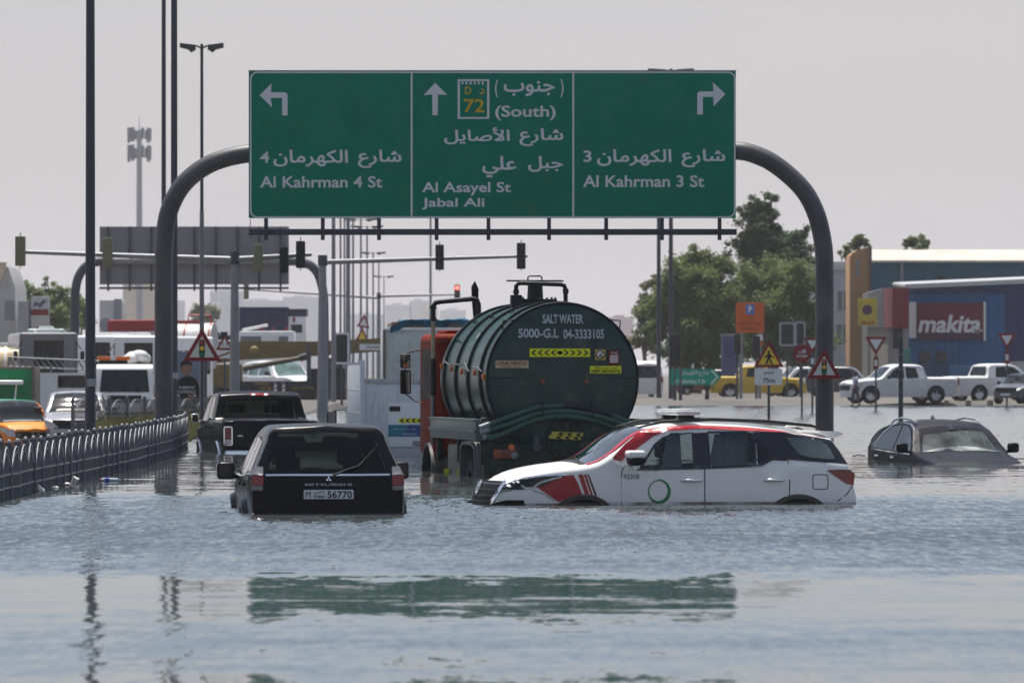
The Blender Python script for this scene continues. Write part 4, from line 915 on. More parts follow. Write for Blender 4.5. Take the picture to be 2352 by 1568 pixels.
    # pipes and hatch on top
    pl = 5.05; mb = MB(); mb.tube([(-1.34, pl, 2.62), (-1.34, pl, 3.28)], .036, 12); mb.build('suction_pipe', M('beige_pipe', (.36, .29, .19), .6, var=.2), rt)
    mb = MB(); mb.tube([(-1.34, pl, 2.02), (-1.34, pl, 2.64)], .046, 12); mb.tube([(-1.34, pl, 3.26), (-1.34, pl, 3.50), (-1.30, pl, 3.565), (-1.22, pl, 3.585), (-.66, pl, 3.635), (-.60, pl, 3.61), (-.575, pl, 3.55), (-.57, pl, 3.3)], .042, 12); mb.cone((-1.34, pl, 3.26), (-1.34, pl, 3.32), .055, None, 12); mb.cone((-1.34, pl, 3.46), (-1.34, pl, 3.52), .056, None, 12); mb.build('vent_pipe', TD, rt)
    y = 2.7; mb = MB(); mb.cone((0, y, 3.42), (0, y, 3.57), .33, .31, 24); mb.cone((0, y, 3.57), (0, y, 3.60), .36, None, 24); mb.cone((0, y, 3.55), (0, y, 3.86), .135, .12, 20); mb.cone((0, y, 3.84), (0, y, 3.87), .15, None, 20); hat = mb.build('hatch', TD, rt)
    mb = MB(); mb.b2(-.47, .46, y-.06, y+.06, 3.885, 3.91, .006); mb.tube([(-.12, y, 3.90), (-.12, y, 3.955), (-.10, y, 3.975), (.09, y, 3.975), (.11, y, 3.955), (.11, y, 3.90)], .013, 8); mb.build('lid_bar', TD, hat)
    for i in range(8):
        a = 2*math.pi*i/8; mb = MB(); mb.cone((.33*math.cos(a), y+.33*math.sin(a), 3.59), (.33*math.cos(a), y+.33*math.sin(a), 3.63), .018, None, 8); mb.build('bolt', GALV, hat)
    y = 2.1; mb = MB(); mb.b2(-.50, -.32, y-.08, y+.08, 3.42, 3.66, .02); mb.tube([(-.41, y, 3.6), (-.41, y, 3.80), (-.37, y, 3.845), (-.3, y, 3.85), (.32, y, 3.83), (.38, y, 3.81), (.40, y, 3.75), (.405, y, 3.4)], .036, 12); mb.cone((-.41, y, 3.68), (-.41, y, 3.74), .05, None, 12); mb.cone((.405, y, 3.68), (.402, y, 3.76), .048, None, 12); mb.build('balance_pipe', TD, rt)
    mb = MB(); vs = [(-.62, 5.3, 3.3), (-.5, 5.3, 3.3), (-.545, 5.28, 3.62), (-.54, 5.3, 3.80), (-.60, 5.26, 3.93), (-.655, 5.3, 3.84), (-.65, 5.3, 3.66)]
    mb.prism([(v[0], v[2]) for v in vs], lambda a, b, t: (a, 5.3+t, b), -.04, .04); mb.build('torn_flap', BLKS, rt)
    # side marker lamps with their sagging wire
    def onside(y, ang, off=0.0): return (-(Rr+off)*math.cos(R(ang)), y, zc+(Rr+off)*math.sin(R(ang)))
    for y, an in ((.12, 2), (1.1, 5), (2.5, 6), (3.7, 8), (4.85, 10)):
        mb = MB(); mb.box(onside(y, an, .035), (.05, .06, .09), .012); mb.build('marker_lamp', ORL, rt)
    mb = MB(); mb.tube([onside(y, a, .04) for y, a in ((.3, 6), (.8, 9), (1.3, 9), (1.7, 6), (2.3, 13), (2.8, 11), (3.4, 12), (3.9, 11), (4.6, 14))], .008, 6); mb.build('marker_wire', GALVL, rt)
    mb = MB(); ff = lambda a, b: onside(2.55+a, 30+b, .008)
    mb.text('5000', -.28, .28, 0, 5, lambda a, b: onside(2.3+a*.5, 33+b, .006)); mb.build('side_stencil', M('worn_white', (.42, .46, .50), .6), tank)
    for y, a in ((1.3, 62), (2.6, 55), (3.9, 50), (3.9, 30), (1.2, -25)):
        mb = MB(); p = Vector(onside(y, a)); mb.tube([p, p+Vector((-.03, 0, .05)), p+Vector((-.05, .12, .06)), p+Vector((-.02, .16, .0))], .012, 6); mb.build('lifting_lug', TD, tank)
tanker()

# ------------------------------------------------------------------ white dropside lorry (left of the tanker)
def dropside():
    rt = thing('dropside_lorry', 'white dropside lorry with scratched boards and a blue panel, beside the tanker', 'lorry', P(967, 1055, 112.0)*Vector((1, 1, 0)).to_tuple()[0] if 0 else ((967-CX)/FPX*112.0, 112.0, -.70), R(5.4))
    X = lambda x: (x-1700)/461-1.15; Z = lambda y: .70+(1390-y)/461
    WB = M('scratched_white', (.56, .60, .64), .5, var=.06, scale=3, dirt=.35, stretch=(1, 1, .4)); WD = M('grimy_white', (.40, .42, .44), .6, var=.15, scale=4, dirt=.6)
    t = MB(); t.b2(-1.15, 1.15, 0, .06, Z(1290), Z(735), .012); tg = t.build('tailgate', WB, rt)
    MB().b2(-1.15, 1.15, -.015, .05, Z(732), Z(684), .01).build('tailgate_rail', WD, tg)
    for x0, x1, y0, y1 in ((1785, 1845, 905, 1060), (2300, 2360, 905, 1060)): 
        mb = MB(); ribbon(mb, [(X(x0), Z(y1)), (X(x0), Z(y0)), (X(x1), Z(y0)), (X(x1), Z(y1))], .012, face(.004), True); mb.build('board_panel', WD, tg)
    mb = MB(); mb.b2(X(1930), X(2500), -.025, -.004, Z(1300), Z(905), .008); pn = mb.build('locker_door', M('clean_white', (.68, .70, .72), .4, var=.04), tg)
    MB().b2(X(1942), X(2040), -.035, -.02, Z(978), Z(932), .01).build('handle_recess', BLK, pn)
    ch = MB().b2(X(2025), X(2400), -.03, -.026, Z(1082), Z(1040)).build('chevron_strip', FLY, pn); mb = MB()
    for i in range(6):
        o = X(2036)+.115*i; zc = Z(1061); h = .04; mb.vf([face(.034)(o+a, zc+b) for a, b in ((0, 0), (.05, h), (.09, h), (.045, 0), (.09, -h), (.05, -h))], [(0, 1, 2, 3), (0, 3, 4, 5)])
    mb.build('chevron_marks', BLKS, ch)
    bl = MB().b2(X(1932), X(2400), -.03, -.026, Z(1207), Z(1100)).build('advert_panel', M('panel_blue', (.02, .075, .22), .4, var=.15), pn)
    MB().vf([face(.032)(X(a), Z(b)) for a, b in ((1932, 1207), (2040, 1207), (2125, 1100), (1932, 1100))], [(0, 1, 2, 3)]).build('panel_wedge', M('panel_teal', (.02, .17, .24), .4), bl)
    mb = MB(); mb.text('electras', X(2060), X(2188), Z(1195), Z(1163), face(.035), .01)
    for a, b in ((1975, 2020), (2045, 2120), (2140, 2180)): mb.b2(X(a), X(b), -.036, -.0345, Z(1144), Z(1137))
    mb.build('panel_lettering', M('pale_blue_ink', (.30, .42, .60), .5), bl)
    MB().b2(X(2155), X(2300), -.03, -.02, Z(1288), Z(1248)).build('number_plate', BLKS, pn); MB().text('DXB 81', X(2162), X(2290), Z(1282), Z(1254), face(.032), .02).build('plate_lettering', WHS, pn)
    bp = MB(); bp.b2(-1.15, 1.15, .0, .2, .60, Z(1300), .02); bp.build('rear_beam', WD, rt)
    for s in (-1, 1):
        sd = MB(); sd.b2(s*1.12, s*1.18, .06, 4.2, Z(1290), 2.52, .01); sd = sd.build('side_board', WB, rt)
        mb = MB()
        for z in (1.15, 1.55, 2.0): mb.b2(s*1.18, s*1.186, .1, 4.2, z-.012, z+.012)
        mb.b2(s*1.10, s*1.20, .06, 4.2, 2.52, 2.56); mb.build('board_seams', WD, sd)
        MB().b2(s*1.11, s*1.20, -.06, .10, .9, 2.60, .012).build('corner_post', WB, rt)
        for y in (1.2, 4.6):
            w = wheel('wheel', rt, (0, 0, 0), .45, .3, s, GALV); w.location = (s*.95, y, .45); w.rotation_euler = (0, 0, R(-90))
        m = MB(); m.box((s*1.42, 5.4, 1.42), (.2, .09, .30), .04, seg=3); m.tube([(s*1.42, 5.4, 1.56), (s*1.2, 5.3, 1.6), (s*.95, 5.3, 1.55)], .014, 6); m = m.build('wing_mirror', BLK, rt)
        MB().patch(rrect(s*1.42-.075, s*1.42+.075, 1.29, 1.55, .02), lambda a, b: (a, 5.352, b), 1).build('mirror_glass', MC['mirror_silver'], m)
        MB().b2(s*.9-.12, s*.9+.12, -.03, .01, .80, .92, .01).build('tail_light', REDL, rt)
    MB().b2(-1.12, 1.12, .05, 4.2, 1.0, 1.1).build('load_floor', WD, rt)
    cb = MB(); cb.box((0, 5.15, 1.45), (1.9, 1.6, 1.3), .14, seg=3); cab = cb.build('cab', WHITE, rt); MB().b2(-.8, .8, 4.345, 4.35, 1.5, 1.95).build('cab_rear_window', DGL, cab)
    MB().b2(-.4, .4, .2, 5.6, .6, .95).build('chassis', BLKS, rt)
dropside()

def tarp_lorry():
    rt = thing('tipper_lorry', 'white tipper lorry with a blue tarpaulin over its load, behind the dropside lorry', 'lorry', ((1000-CX)/FPX*142, 142.0, -.55), R(2.5))
    WB = M('tipper_white', (.50, .53, .52), .55, var=.08, scale=2, dirt=.35); h = 3.28
    b = MB(); b.b2(-1.25, 1.25, 0, .08, .9, h, .02); tg = b.build('tailgate', WB, rt)
    for x0, x1 in ((-1.05, -.42), (-.12, .5), (.7, 1.1)): MB().b2(x0, x1, -.012, .002, 1.0, h-.62, .01).build('tailgate_panel', M('panel_grey_white', (.44, .47, .47), .6, dirt=.3), tg)
    MB().b2(-1.28, 1.28, -.03, .09, h-.02, h+.05, .015).build('top_rail', WHITE, tg)
    c = MB().b2(.1-.4, .1-.3, -.02, -.012, 1.45, 2.1).build('chevron_strip', FLY, tg); mb = MB()
    for i in range(4): z = 1.5+.16*i; mb.vf([face(.024)(-.25+a, z+q) for a, q in ((-.045, 0), (.045, .07), (.045, .12), (-.045, .05))], [(0, 1, 2, 3)])
    mb.build('chevron_marks', BLKS, c)
    MB().b2(.12, .38, -.02, -.012, 1.85, 2.0).build('reflector_plate', FLY, tg); MB().b2(.12, .32, -.02, -.012, 1.55, 1.75).build('warning_plate', YELS, tg)
    MB().text('TIPPER SERVICES', -.9, .5, h-.34, h-.26, face(.004), .0).build('faded_lettering', M('faded_red_ink', (.34, .30, .28), .6), tg) if 0 else None
    for s in (-1, 1):
        MB().b2(s*1.2, s*1.27, .08, 5.0, 1.0, h, .02).build('side_wall', WB, rt); MB().b2(s*1.25, s*1.31, -.05, .12, .7, h, .02).build('corner_post', M('rusty_post', (.16, .13, .10), .7, dirt=.5), rt)
        for y in (1.0, 4.8):
            w = wheel('wheel', rt, (0, 0, 0), .5, .4, s, GALV); w.location = (s*1.0, y, .5); w.rotation_euler = (0, 0, R(-90))
    n, m = 22, 16; vs = []
    for j in range(m):
        for i in range(n):
            x = -1.12+2.24*i/(n-1); y = .02+4.9*j/(m-1); e = min(1, min(i, n-1-i)/3)
            z = h+.02+.18*e+.07*mn.noise(Vector((x*3, y*1.5, 2)))*e+.05*mn.noise(Vector((x*8, y*4, 5))); vs.append((x, y, z))
    for i in range(n): x = -1.12+2.24*i/(n-1); vs.append((x, -.02, h+.04))
    fs = [(j*n+i, j*n+i+1, (j+1)*n+i+1, (j+1)*n+i) for j in range(m-1) for i in range(n-1)]
    sk = []
    for j in range(3):
        for i in range(n):
            x = -1.13+2.26*i/(n-1); sk.append((x, -.05-.02*math.sin(i*1.3), h+.02+.22*min(1, min(i, n-1-i)/3)+.05*mn.noise(Vector((x*4, 1, 2)))-.075*j*(1+.8*mn.noise(Vector((x*3, 7, j))))))
    MB().vf(sk, [(j*n+i, j*n+i+1, (j+1)*n+i+1, (j+1)*n+i) for j in range(2) for i in range(n-1)]).build('tarpaulin_edge', M('blue_tarpaulin', (.005, .07, .12), .5, var=.8, scale=3), rt, ang=180)
    ld = MB(); ld.b2(-1.1, 1.1, .0, 4.9, h, h+.20, .06); ld.build('sand_load', M('reddish_load', (.20, .13, .10), .9, var=.3, scale=5), rt)
    MB().vf([(x*1.02, y, z+.04) for x, y, z in vs[:n*m]], fs).build('tarpaulin', M('blue_tarpaulin', (.005, .07, .12), .5, var=.8, scale=3), rt, ang=180)
    cb = MB(); cb.box((0, 6.0, 1.75), (2.3, 1.7, 1.7), .12, seg=3); cb.build('cab', WHITE, rt); MB().b2(-.45, .45, .3, 6.4, .6, 1.0).build('chassis', BLKS, rt)
tarp_lorry()
# ------------------------------------------------------------------ overhead sign gantries
def arch_pipe(mb, pts, r): 
    n = len(pts); fx = pchip([(i, p[0]) for i, p in enumerate(pts)]); fz = pchip([(i, p[1]) for i, p in enumerate(pts)])
    mb.tube([(fx(i/4), 0, fz(i/4)) for i in range(4*n-3)], r, 20)
def gantry():
    D = 113.0; k = FPX/D
    rt = thing('sign_gantry', 'big green overhead direction sign on an arched steel gantry over the flood', 'road sign', ((1135-CX)/k, D, -.78))
    X = lambda x: (x-1135)/k; Z = lambda y: CH+.78-(y-856)/k; G = lambda p: (X(p[0]), Z(p[1]))
    L_ = [(376, 1180), (376, 800), (376, 600), (378, 550), (384, 500), (407, 443), (445, 400), (495, 371), (545, 357), (590, 351), (640, 349)]
    R_ = [(1894, 1180), (1894, 800), (1894, 640), (1893, 585), (1882, 515), (1855, 450), (1808, 399), (1752, 362), (1700, 347), (1640, 345)]
    for pts in (L_, R_):
        mb = MB(); arch_pipe(mb, [G(p) for p in pts], .182); pipe = mb.build('post', M('gantry_steel', (.075, .078, .085), .45, .25, var=.25, scale=1.5, dirt=.3), rt)
    MB().tube([(X(636), 0, Z(349)), (X(1644), 0, Z(345))], .17, 16).build('beam', MC['gantry_steel'], rt)
    rail = MB(); rail.b2(X(572), X(1692), -.12, -.02, Z(540), Z(526), .01); rail.tube([(X(576), -.12, Z(505)), (X(574), -.12, Z(532)), (X(571), -.12, Z(543)), (X(577), -.12, Z(548)), (X(581), -.12, Z(540))], .008, 6); rail.build('lower_rail', GALV, rt)
    for x in (612, 742, 871, 1003, 1122, 1261, 1392, 1520, 1652): MB().b2(X(x-4.5), X(x+4.5), -.20, -.125, Z(552), Z(172), .005).build('bracket', GALV, rt)
    bd = MB(); bd.b2(X(572.5), X(1689), -.24, -.21, Z(502), Z(165.5), .006); bd = bd.build('sign_board', GRNS, rt)
    MB().b2(X(571.5), X(1690), -.235, -.205, Z(165.4), Z(163), .002).build('top_flashing', GALVL, bd)
    ww = M('sign_lettering_white', (.62, .625, .65), .5, var=.05); f = lambda x, y: (X(x), -.245, Z(y)); f.n = Vector((0, -1, 0))
    b = MB(); ribbon(b, [(x, y) for x, y in rrect(577, 1686.5, 168, 499.5, 15, 5)], 3.4, f, True); b.build('border_line', ww, bd)
    for x in (946, 1316.5): mb = MB(); ribbon(mb, [(x, 169.5), (x, 498)], 4.2, f); mb.build('divider', ww, bd)
    def t(s, x0, x1, y0, y1, bold=.018, mat=ww, nm='lettering'): MB().text(s, x0, x1, y1, y0, f, bold).build(nm, mat, bd)
    t('شارع', 823, 923, 345.4, 387, .02); t('الكهرمان', 629, 800, 345.4, 384, .02); t('4', 598.4, 619.7, 349.5, 374.8); t('Al Kahrman 4 St', 598.4, 878.8, 405.5, 432.2)
    t('شارع', 1564.5, 1664.7, 344, 385.5, .02); t('الكهرمان', 1371, 1541.5, 344, 382.5, .02); t('3', 1339.6, 1358.3, 346.8, 373.5); t('Al Kahrman 3 St', 1338.8, 1616.6, 403.7, 431)
    t('(', 1137, 1144, 185, 226); t(')', 1287, 1294, 183, 226); t('جنوب', 1157, 1274, 188, 223, .02)
    t('(South)', 1137.4, 1276.3, 244, 278); t('شارع', 1193, 1293.7, 296, 337, .02); t('الأصايل', 1020.4, 1171, 294, 333, .02); t('جبل', 1213, 1292.9, 359.6, 396, .02); t('علي', 1107.7, 1186, 359.6, 408.8, .02)
    t('Al Asayel St', 970, 1173.5, 419, 450); t('Jabal Ali', 969.6, 1113, 455.5, 482)
    def arrow(pts, nm='arrow'): MB().vf([f(*p) for p in pts[0]] + [f(*p) for p in pts[1]], [tuple(range(len(pts[0]))), tuple(range(len(pts[0]), len(pts[0])+len(pts[1])))]).build(nm, ww, bd)
    c = lambda x, y: (554.3+x/3.744, 147.8+y/3.744)
    arrow(([c(162, 272), c(265, 170), c(260, 222), c(260, 320), c(270, 378)], [c(260, 247), c(375, 247), c(395, 255), c(402, 275), c(402, 445), c(355, 445), c(355, 295), c(260, 295)]))
    arrow(([c(1668, 165), c(1772, 270), c(1720, 266), c(1616, 266), c(1567, 275)], [c(1643, 266), c(1693, 266), c(1690, 443), c(1645, 443)]))
    c = lambda x, y: (1108.6+x/3.744, 147.8+y/3.744)
    arrow(([c(2083, 262), c(1975, 160), c(1980, 212), c(1980, 312), c(1982, 368)], [c(1980, 240), c(1865, 240), c(1848, 248), c(1842, 265), c(1842, 437), c(1890, 437), c(1890, 287), c(1980, 287)]))
    sh = MB(); ribbon(sh, [(1054, 186), (1121.5, 186), (1121.5, 272.5), (1054, 272.5)], 6.5, f, True)
    for i in range(6): x = 1060+9.3*i; sh.vf([f(x, 189), f(x+5, 189), f(x+4.2, 196), f(x+.8, 196)], [(0, 1, 2, 3)])
    sh = sh.build('route_shield', ww, bd); yl = M('sign_gold', (.55, .36, .01), .5)
    mb = MB(); mb.text('D', 1068.5, 1082.6, 218, 201, f, .012); mb.text('72', 1065.8, 1113, 260, 229, f, .012); mb.text('د', 1100.5, 1113, 218, 205, f, .02); mb.build('route_number', yl, sh)
    return rt
gantry()
def far_gantry():
    D = 300.0; k = FPX/D
    rt = thing('sign_gantry', 'far overhead sign gantry showing the grey ribbed back of its board', 'road sign', ((460-CX)/k, D, .1))
    X = lambda x: (x-460)/k; Z = lambda y: CH-.1-(y-856)/k
    for pts in ([(172, 930), (172, 760), (172, 690), (176, 650), (188, 622), (205, 607), (232, 600), (260, 599)], [(747, 930), (745, 760), (744, 690), (738, 650), (726, 622), (708, 607), (680, 600), (650, 599)]):
        mb = MB(); arch_pipe(mb, [(X(a), Z(b)) for a, b in pts], .24); mb.build('post', GALV, rt)
    MB().tube([(X(258), 0, Z(599)), (X(652), 0, Z(599))], .2, 12).build('beam', GALVL, rt)
    bb = M('sign_back', (.20, .20, .215), .6, .1, var=.06)
    MB().b2(X(228), X(663), .3, .33, Z(653), Z(520)).build('sign_board', bb, rt)
    MB().b2(X(228), X(663), -.03, .03, Z(664), Z(659)).build('lower_rail', GALV, rt)
    for i in range(9): x = 248+i*49.5; MB().b2(X(x-2.4), X(x+2.4), .14, .298, Z(668), Z(520)).build('bracket', GALV, rt)
far_gantry()

# ------------------------------------------------------------------ lamp posts
def lamp(label, x, D, zb, top, w0, w1, head=None, group=None, name='lamp_post', twin=True, mat=GALV, sticker=False):
    rt = thing(name, label, 'lamp post', ((x-CX)/FPX*D, D, zb), group=group)
    h = top-zb; MB().cone((0, 0, 0), (0, 0, h), w0/2, w1/2, 8).build('pole', mat, rt, ang=60)
    if head:
        for s in ((-1, 1) if twin else (1,)):
            a = head; mb = MB(); mb.tube([(0, 0, h-.12), (s*a*.25, 0, h-.05), (s*a*.45, 0, h-.06)], .03, 6); mb.build('arm', mat, rt)
            mb = MB(); mb.prism([(s*a*.28, h-.16), (s*a*.5, h-.24), (s*a*.62, h-.16), (s*a, h-.10), (s*a, h+.02), (s*a*.3, h-.03)], lambda p, q, t: (p, t, q), -.16, .16); mb.build('lamp_head', M('lamp_grey', (.06, .07, .07), .5), rt)
    if w0 > .18:
        MB().b2(-w0*.36, w0*.36, -w0*.62, -w0*.4, .4, 1.0, .01).build('access_door', mat, rt)
    if sticker: MB().b2(-.05, .11, -w0/2-.006, -w0/2+.004, 1.62, 1.75).build('sticker', M('pale_sticker', (.30, .31, .33), .6), rt)
    return rt
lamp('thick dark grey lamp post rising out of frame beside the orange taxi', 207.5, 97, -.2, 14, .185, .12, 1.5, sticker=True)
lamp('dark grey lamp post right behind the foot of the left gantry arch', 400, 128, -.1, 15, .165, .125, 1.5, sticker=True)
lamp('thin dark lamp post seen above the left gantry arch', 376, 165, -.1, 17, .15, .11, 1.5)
l = lamp('short lamp post with two flat outspread heads above the left gantry arch', 463.5, 160, 0, 1.65+(856-101)/81.7, .115, .085, .61)
MB().cone((0, 0, 0), (0, 0, 1.65+(856-485)/81.7), .075, .06, 10).build('sleeve', M('pole_sleeve', (.16, .165, .175), .5), l)
far = [(766, 285, .26, 'thick far lamp post between the crane boom and the sign'), (782, 335, .16, 'slim far lamp post close beside a thick one'), (791, 345, .15, 'second slim lamp post of the far median row'), (799.5, 300, .29, 'thickest post of the far median row, by the dark signal board'),
       (811, 375, .2, 'far lamp post just past the thickest one'), (829, 400, .2, 'sixth lamp post of the far median row from the crane'), (843, 420, .2, 'seventh lamp post of the far median row from the crane'), (857, 450, .2, 'eighth lamp post of the far row, its head under the sign'), (870, 480, .18, 'ninth lamp post of the far row, shorter than the eighth'), (882, 560, .16, 'shortest, farthest lamp post of the median row')]
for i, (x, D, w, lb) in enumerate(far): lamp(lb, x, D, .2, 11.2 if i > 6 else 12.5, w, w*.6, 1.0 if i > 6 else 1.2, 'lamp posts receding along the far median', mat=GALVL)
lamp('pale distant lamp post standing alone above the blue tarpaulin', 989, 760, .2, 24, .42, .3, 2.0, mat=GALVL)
lamp('tall slim post left of the pair beside the leafy trees', 1513, 318, .1, 12.5, .26, .2, 1.2, 'pair of lamp posts before the trees')
lamp('tall lamp post right of the pair, its twin heads over the sign', 1541, 310, .1, 18.2, .26, .2, 1.25, 'pair of lamp posts before the trees')

# ------------------------------------------------------------------ traffic signals
SIGB = M('signal_black', (.02, .024, .026), .6); SIGO = M('signal_olive', (.17, .17, .10), .6, var=.1)
GLOW = M('lit_red_lamp', (.9, .03, .03), .3, emit=((1.0, .05, .04), 6.0)); OFFL = M('unlit_lamp', (.03, .02, .02), .3)
def signal_head(par, x, z, h=.95, back=False, lit=None, y=-.2, par_name='signal_head'):
    w = h*.34; m = MB(); m.b2(x-w/2, x+w/2, y-.12, y+.12, z-h/2, z+h/2, .03); m.b2(x-.015, x+.015, y-.02, y+.02, z-h/2-.07, z+h/2+.12)
    if not back:
        for i in (-1, 0, 1): m.cone((x, y-.26, z+i*h*.31), (x, y-.1, z+i*h*.31), h*.135, h*.135, 14, False)
    o = m.build(par_name, SIGO if back else SIGB, par)
    for i, c in ((1, 'r'), (0, 'a'), (-1, 'g')):
        yy = y-.125 if not back else y+.125
        MB().cone((x, yy, z+i*h*.31), (x, yy+(.01 if back else -.01), z+i*h*.31), h*.12, None, 14).build('lens', GLOW if c == lit else OFFL, o)
    return o
def mast(label, x, D, zb, ytop, arms, heads, w=.2, mat=GALVL, lit=None):
    k = FPX/D; rt = thing('traffic_signal_mast', label, 'traffic signal', ((x-CX)/k, D, zb))
    X = lambda p: (p-x)/k; Z = lambda y: CH-zb-(y-856)/k
    MB().cone((0, 0, 0), (0, 0, Z(ytop)), w*.72, w*.45, 12).build('mast', mat, rt); MB().cone((0, 0, Z(ytop)-.3), (0, 0, Z(ytop)+.1), w*.6, None, 12).build('mast_collar', GALV, rt)
    for x1, y0, y1 in arms: MB().tube([(0, 0, Z(y0)), (X(x1), 0, Z(y1))], [.10, .06], 10).build('arm', mat, rt)
    for hx, hy, hh, bk in heads: signal_head(rt, X(hx), Z(hy), hh/k, bk, lit)
    return rt
mast('near traffic signal mast with olive backed heads on its long left arm', 539, 175, -.1, 585, [(38, 596, 578), (716, 596, 584)], [(48, 577, 68, True), (248, 580, 66, True), (594, 592, 62, True), (653, 597, 60, False), (691, 585, 62, False)], .24)
mast('middle traffic signal mast with two black heads hanging under the big sign', 741, 215, 0, 592, [(1212, 602, 588)], [(1010, 591, 58, False), (1197, 588, 60, False)], .3)
mast('far traffic signal mast with a lit red lamp above the tanker', 870, 400, .2, 676, [(1058, 680, 676), (562, 684, 664)], [(1050, 673, 38, False), (566, 670, 34, True)], .25, lit='r')
def small_signal(label, x, D, zb, y0, y1, board=None, w=30, back=False):
    k = FPX/D; rt = thing('traffic_signal', label, 'traffic signal', ((x-CX)/k, D, zb)); Z = lambda y: CH-zb-(y-856)/k
    MB().cone((0, 0, 0), (0, 0, Z(y0)), .06, None, 10).build('post', GALV, rt)
    if board:
        b = MB(); b.prism([(a/k, Z((y0+y1)/2)+c/k) for a, c in rrect(-w/2, w/2, -(y1-y0)/2, (y1-y0)/2, 4)], lambda a, b, t: (a, t, b), -.06, -.03); bo = b.build('backing_board', M('board_edge_white', (.70, .71, .76), .5) if x < 1000 else M('board_edge_grey', (.30, .31, .33), .5), rt)
        MB().patch([(a/k, Z((y0+y1)/2)+c/k) for a, c in rrect(-w/2+4, w/2-4, -(y1-y0)/2+4.5, (y1-y0)/2-4, 3)], face(.064), 5).build('board_face', M('board_black', (.022, .024, .032), .4), bo)
        signal_head(rt, 0, Z((y0+y1)/2), (y1-y0)*.82/k, back, y=-.02 if 0 else .12)
    else: signal_head(rt, 0, Z((y0+y1)/2), (y1-y0)/k, back)
small_signal('signal with a dark board framed in white in front of the crane boom', 785, 290, 0, 764, 836, True, 34)
small_signal('black signal head on a post left of the green street name sign', 1550, 300, .05, 768, 840)
small_signal('grey signal board framed in white behind the octagonal stop sign', 1808, 330, .2, 740, 795, True, 36)
small_signal('narrow grey signal board next to the white building edge', 1838, 330, .2, 738, 795, True, 24)
small_signal('black signal head under the left edge of the orange parking sign', 1693, 305, .1, 768, 812)
small_signal('black signal head under the right edge of the orange parking sign', 1737, 305, .1, 772, 822)

# ------------------------------------------------------------------ road signs
def tri(mb, s, y, r=.0, up=True): 
    h = s*.866; c = [(-s/2, 0), (s/2, 0), (0, h)] if up else [(-s/2, h), (s/2, h), (0, 0)]
    mb.prism(c, lambda a, b, t: (a, t+y, b), -.012, .012); return mb
def inner(s, k, up=True):
    h = s*.866; cz = h/3 if up else 2*h/3; c = [(-s/2, 0), (s/2, 0), (0, h)] if up else [(-s/2, h), (s/2, h), (0, 0)]
    return [(a*k, cz+(b-cz)*k) for a, b in c]
def roadsign(label, x, D, zb, ybot, post=True, pr=.035, pz=None):
    k = FPX/D; rt = thing('road_sign', label, 'road sign', ((x-CX)/k, D, zb)); z = CH-zb-(ybot-856)/k
    if post: MB().cone((0, .05, 0), (0, .05, pz or z+.1), pr, None, 10).build('post', GALV, rt)
    return rt, z, k
def lights_triangle(rt, z, s, par=None):
    e = bpy.data.objects; mb = MB(); tri(mb, s, 0); o = mb.build('sign_plate', REDS, rt); o.location.z = z
    MB().patch(inner(s, .66), face(.016), 9).build('sign_face', M('sign_cream', (.52, .54, .50), .5, var=.04), o)
    w = s*.075; MB().patch(rrect(-w, w, s*.09, s*.57, w*.95, 5), face(.020), 9).build('signal_symbol', BLKS, o)
    for zz, m in ((.49, REDL), (.335, M('symbol_amber', (.62, .42, .05), .5)), (.175, M('symbol_green', (.01, .16, .09), .5))): MB().patch(circ(0, s*zz, w*.86, 16), face(.024), 9).build('symbol_lamp', m, o)
    return o
rt, z, k = roadsign('red triangle traffic light warning sign on a post before the near signal mast', 464, 125, -.1, 829); lights_triangle(rt, z, 87/k)
rt, z, k = roadsign('red triangle traffic light warning sign fixed to the right gantry post', 1893, 112.6, -.78, 869, False); lights_triangle(rt, z, 78/k); MB().b2(-.05, .05, .0, .2, z+.2, z+.28).build('clamp', GALV, rt)
rt, z, k = roadsign('small red triangle two way traffic sign with a plate under it', 516, 200, -.1, 803); mb = MB(); tri(mb, 40/k, 0); o = mb.build('sign_plate', REDS, rt); o.location.z = z
MB().patch(inner(40/k, .62), face(.016), 9).build('sign_face', WHS, o); mb = MB()
for sx in (-.07, .07): mb.b2(sx-.012, sx+.012, -.022, -.018, .10, .26)
mb.build('arrows_symbol', BLKS, o); pl = MB().b2(-.28, .28, -.012, .012, z-.30, z-.02).build('lower_plate', WHS, rt); MB().patch([(-.27, z-.29), (.27, z-.10), (.27, z-.04), (-.27, z-.22)], face(.016), 9).build('red_band', REDS, pl)
rt, z, k = roadsign('yellow pedestrian triangle above a white distance plate reading 75 m', 1766, 207, -.7, 843, pr=.05); mb = MB(); tri(mb, 70/k, 0); o = mb.build('sign_plate', REDS, rt); o.location.z = z
MB().patch(inner(70/k, .70), face(.016), 9).build('sign_face', YELS, o); s = 70/k
mb = MB(); mb.patch(circ(0, s*.50, s*.05, 12), face(.020), 9)
for q in ([(-.05, .44), (.05, .44), (.06, .26), (-.06, .26)], [(-.06, .27), (0, .27), (-.05, .10), (-.13, .10)], [(0, .27), (.06, .27), (.14, .10), (.07, .10)], [(-.05, .43), (-.04, .36), (-.15, .28), (-.17, .31)], [(.05, .43), (.04, .36), (.15, .29), (.17, .32)]): mb.patch([(a*s, b*s) for a, b in q], face(.021), 9)
mb.build('walker_symbol', BLKS, o)
pl = MB(); pl.prism([(a/k, CH+.7-(865-856)/k+b/k) for a, b in rrect(-33, 31, -19, 19, 3)], lambda a, b, t: (a, t, b), -.012, .012); pl = pl.build('distance_plate', WHS, rt); zc = CH+.7-(865-856)/k
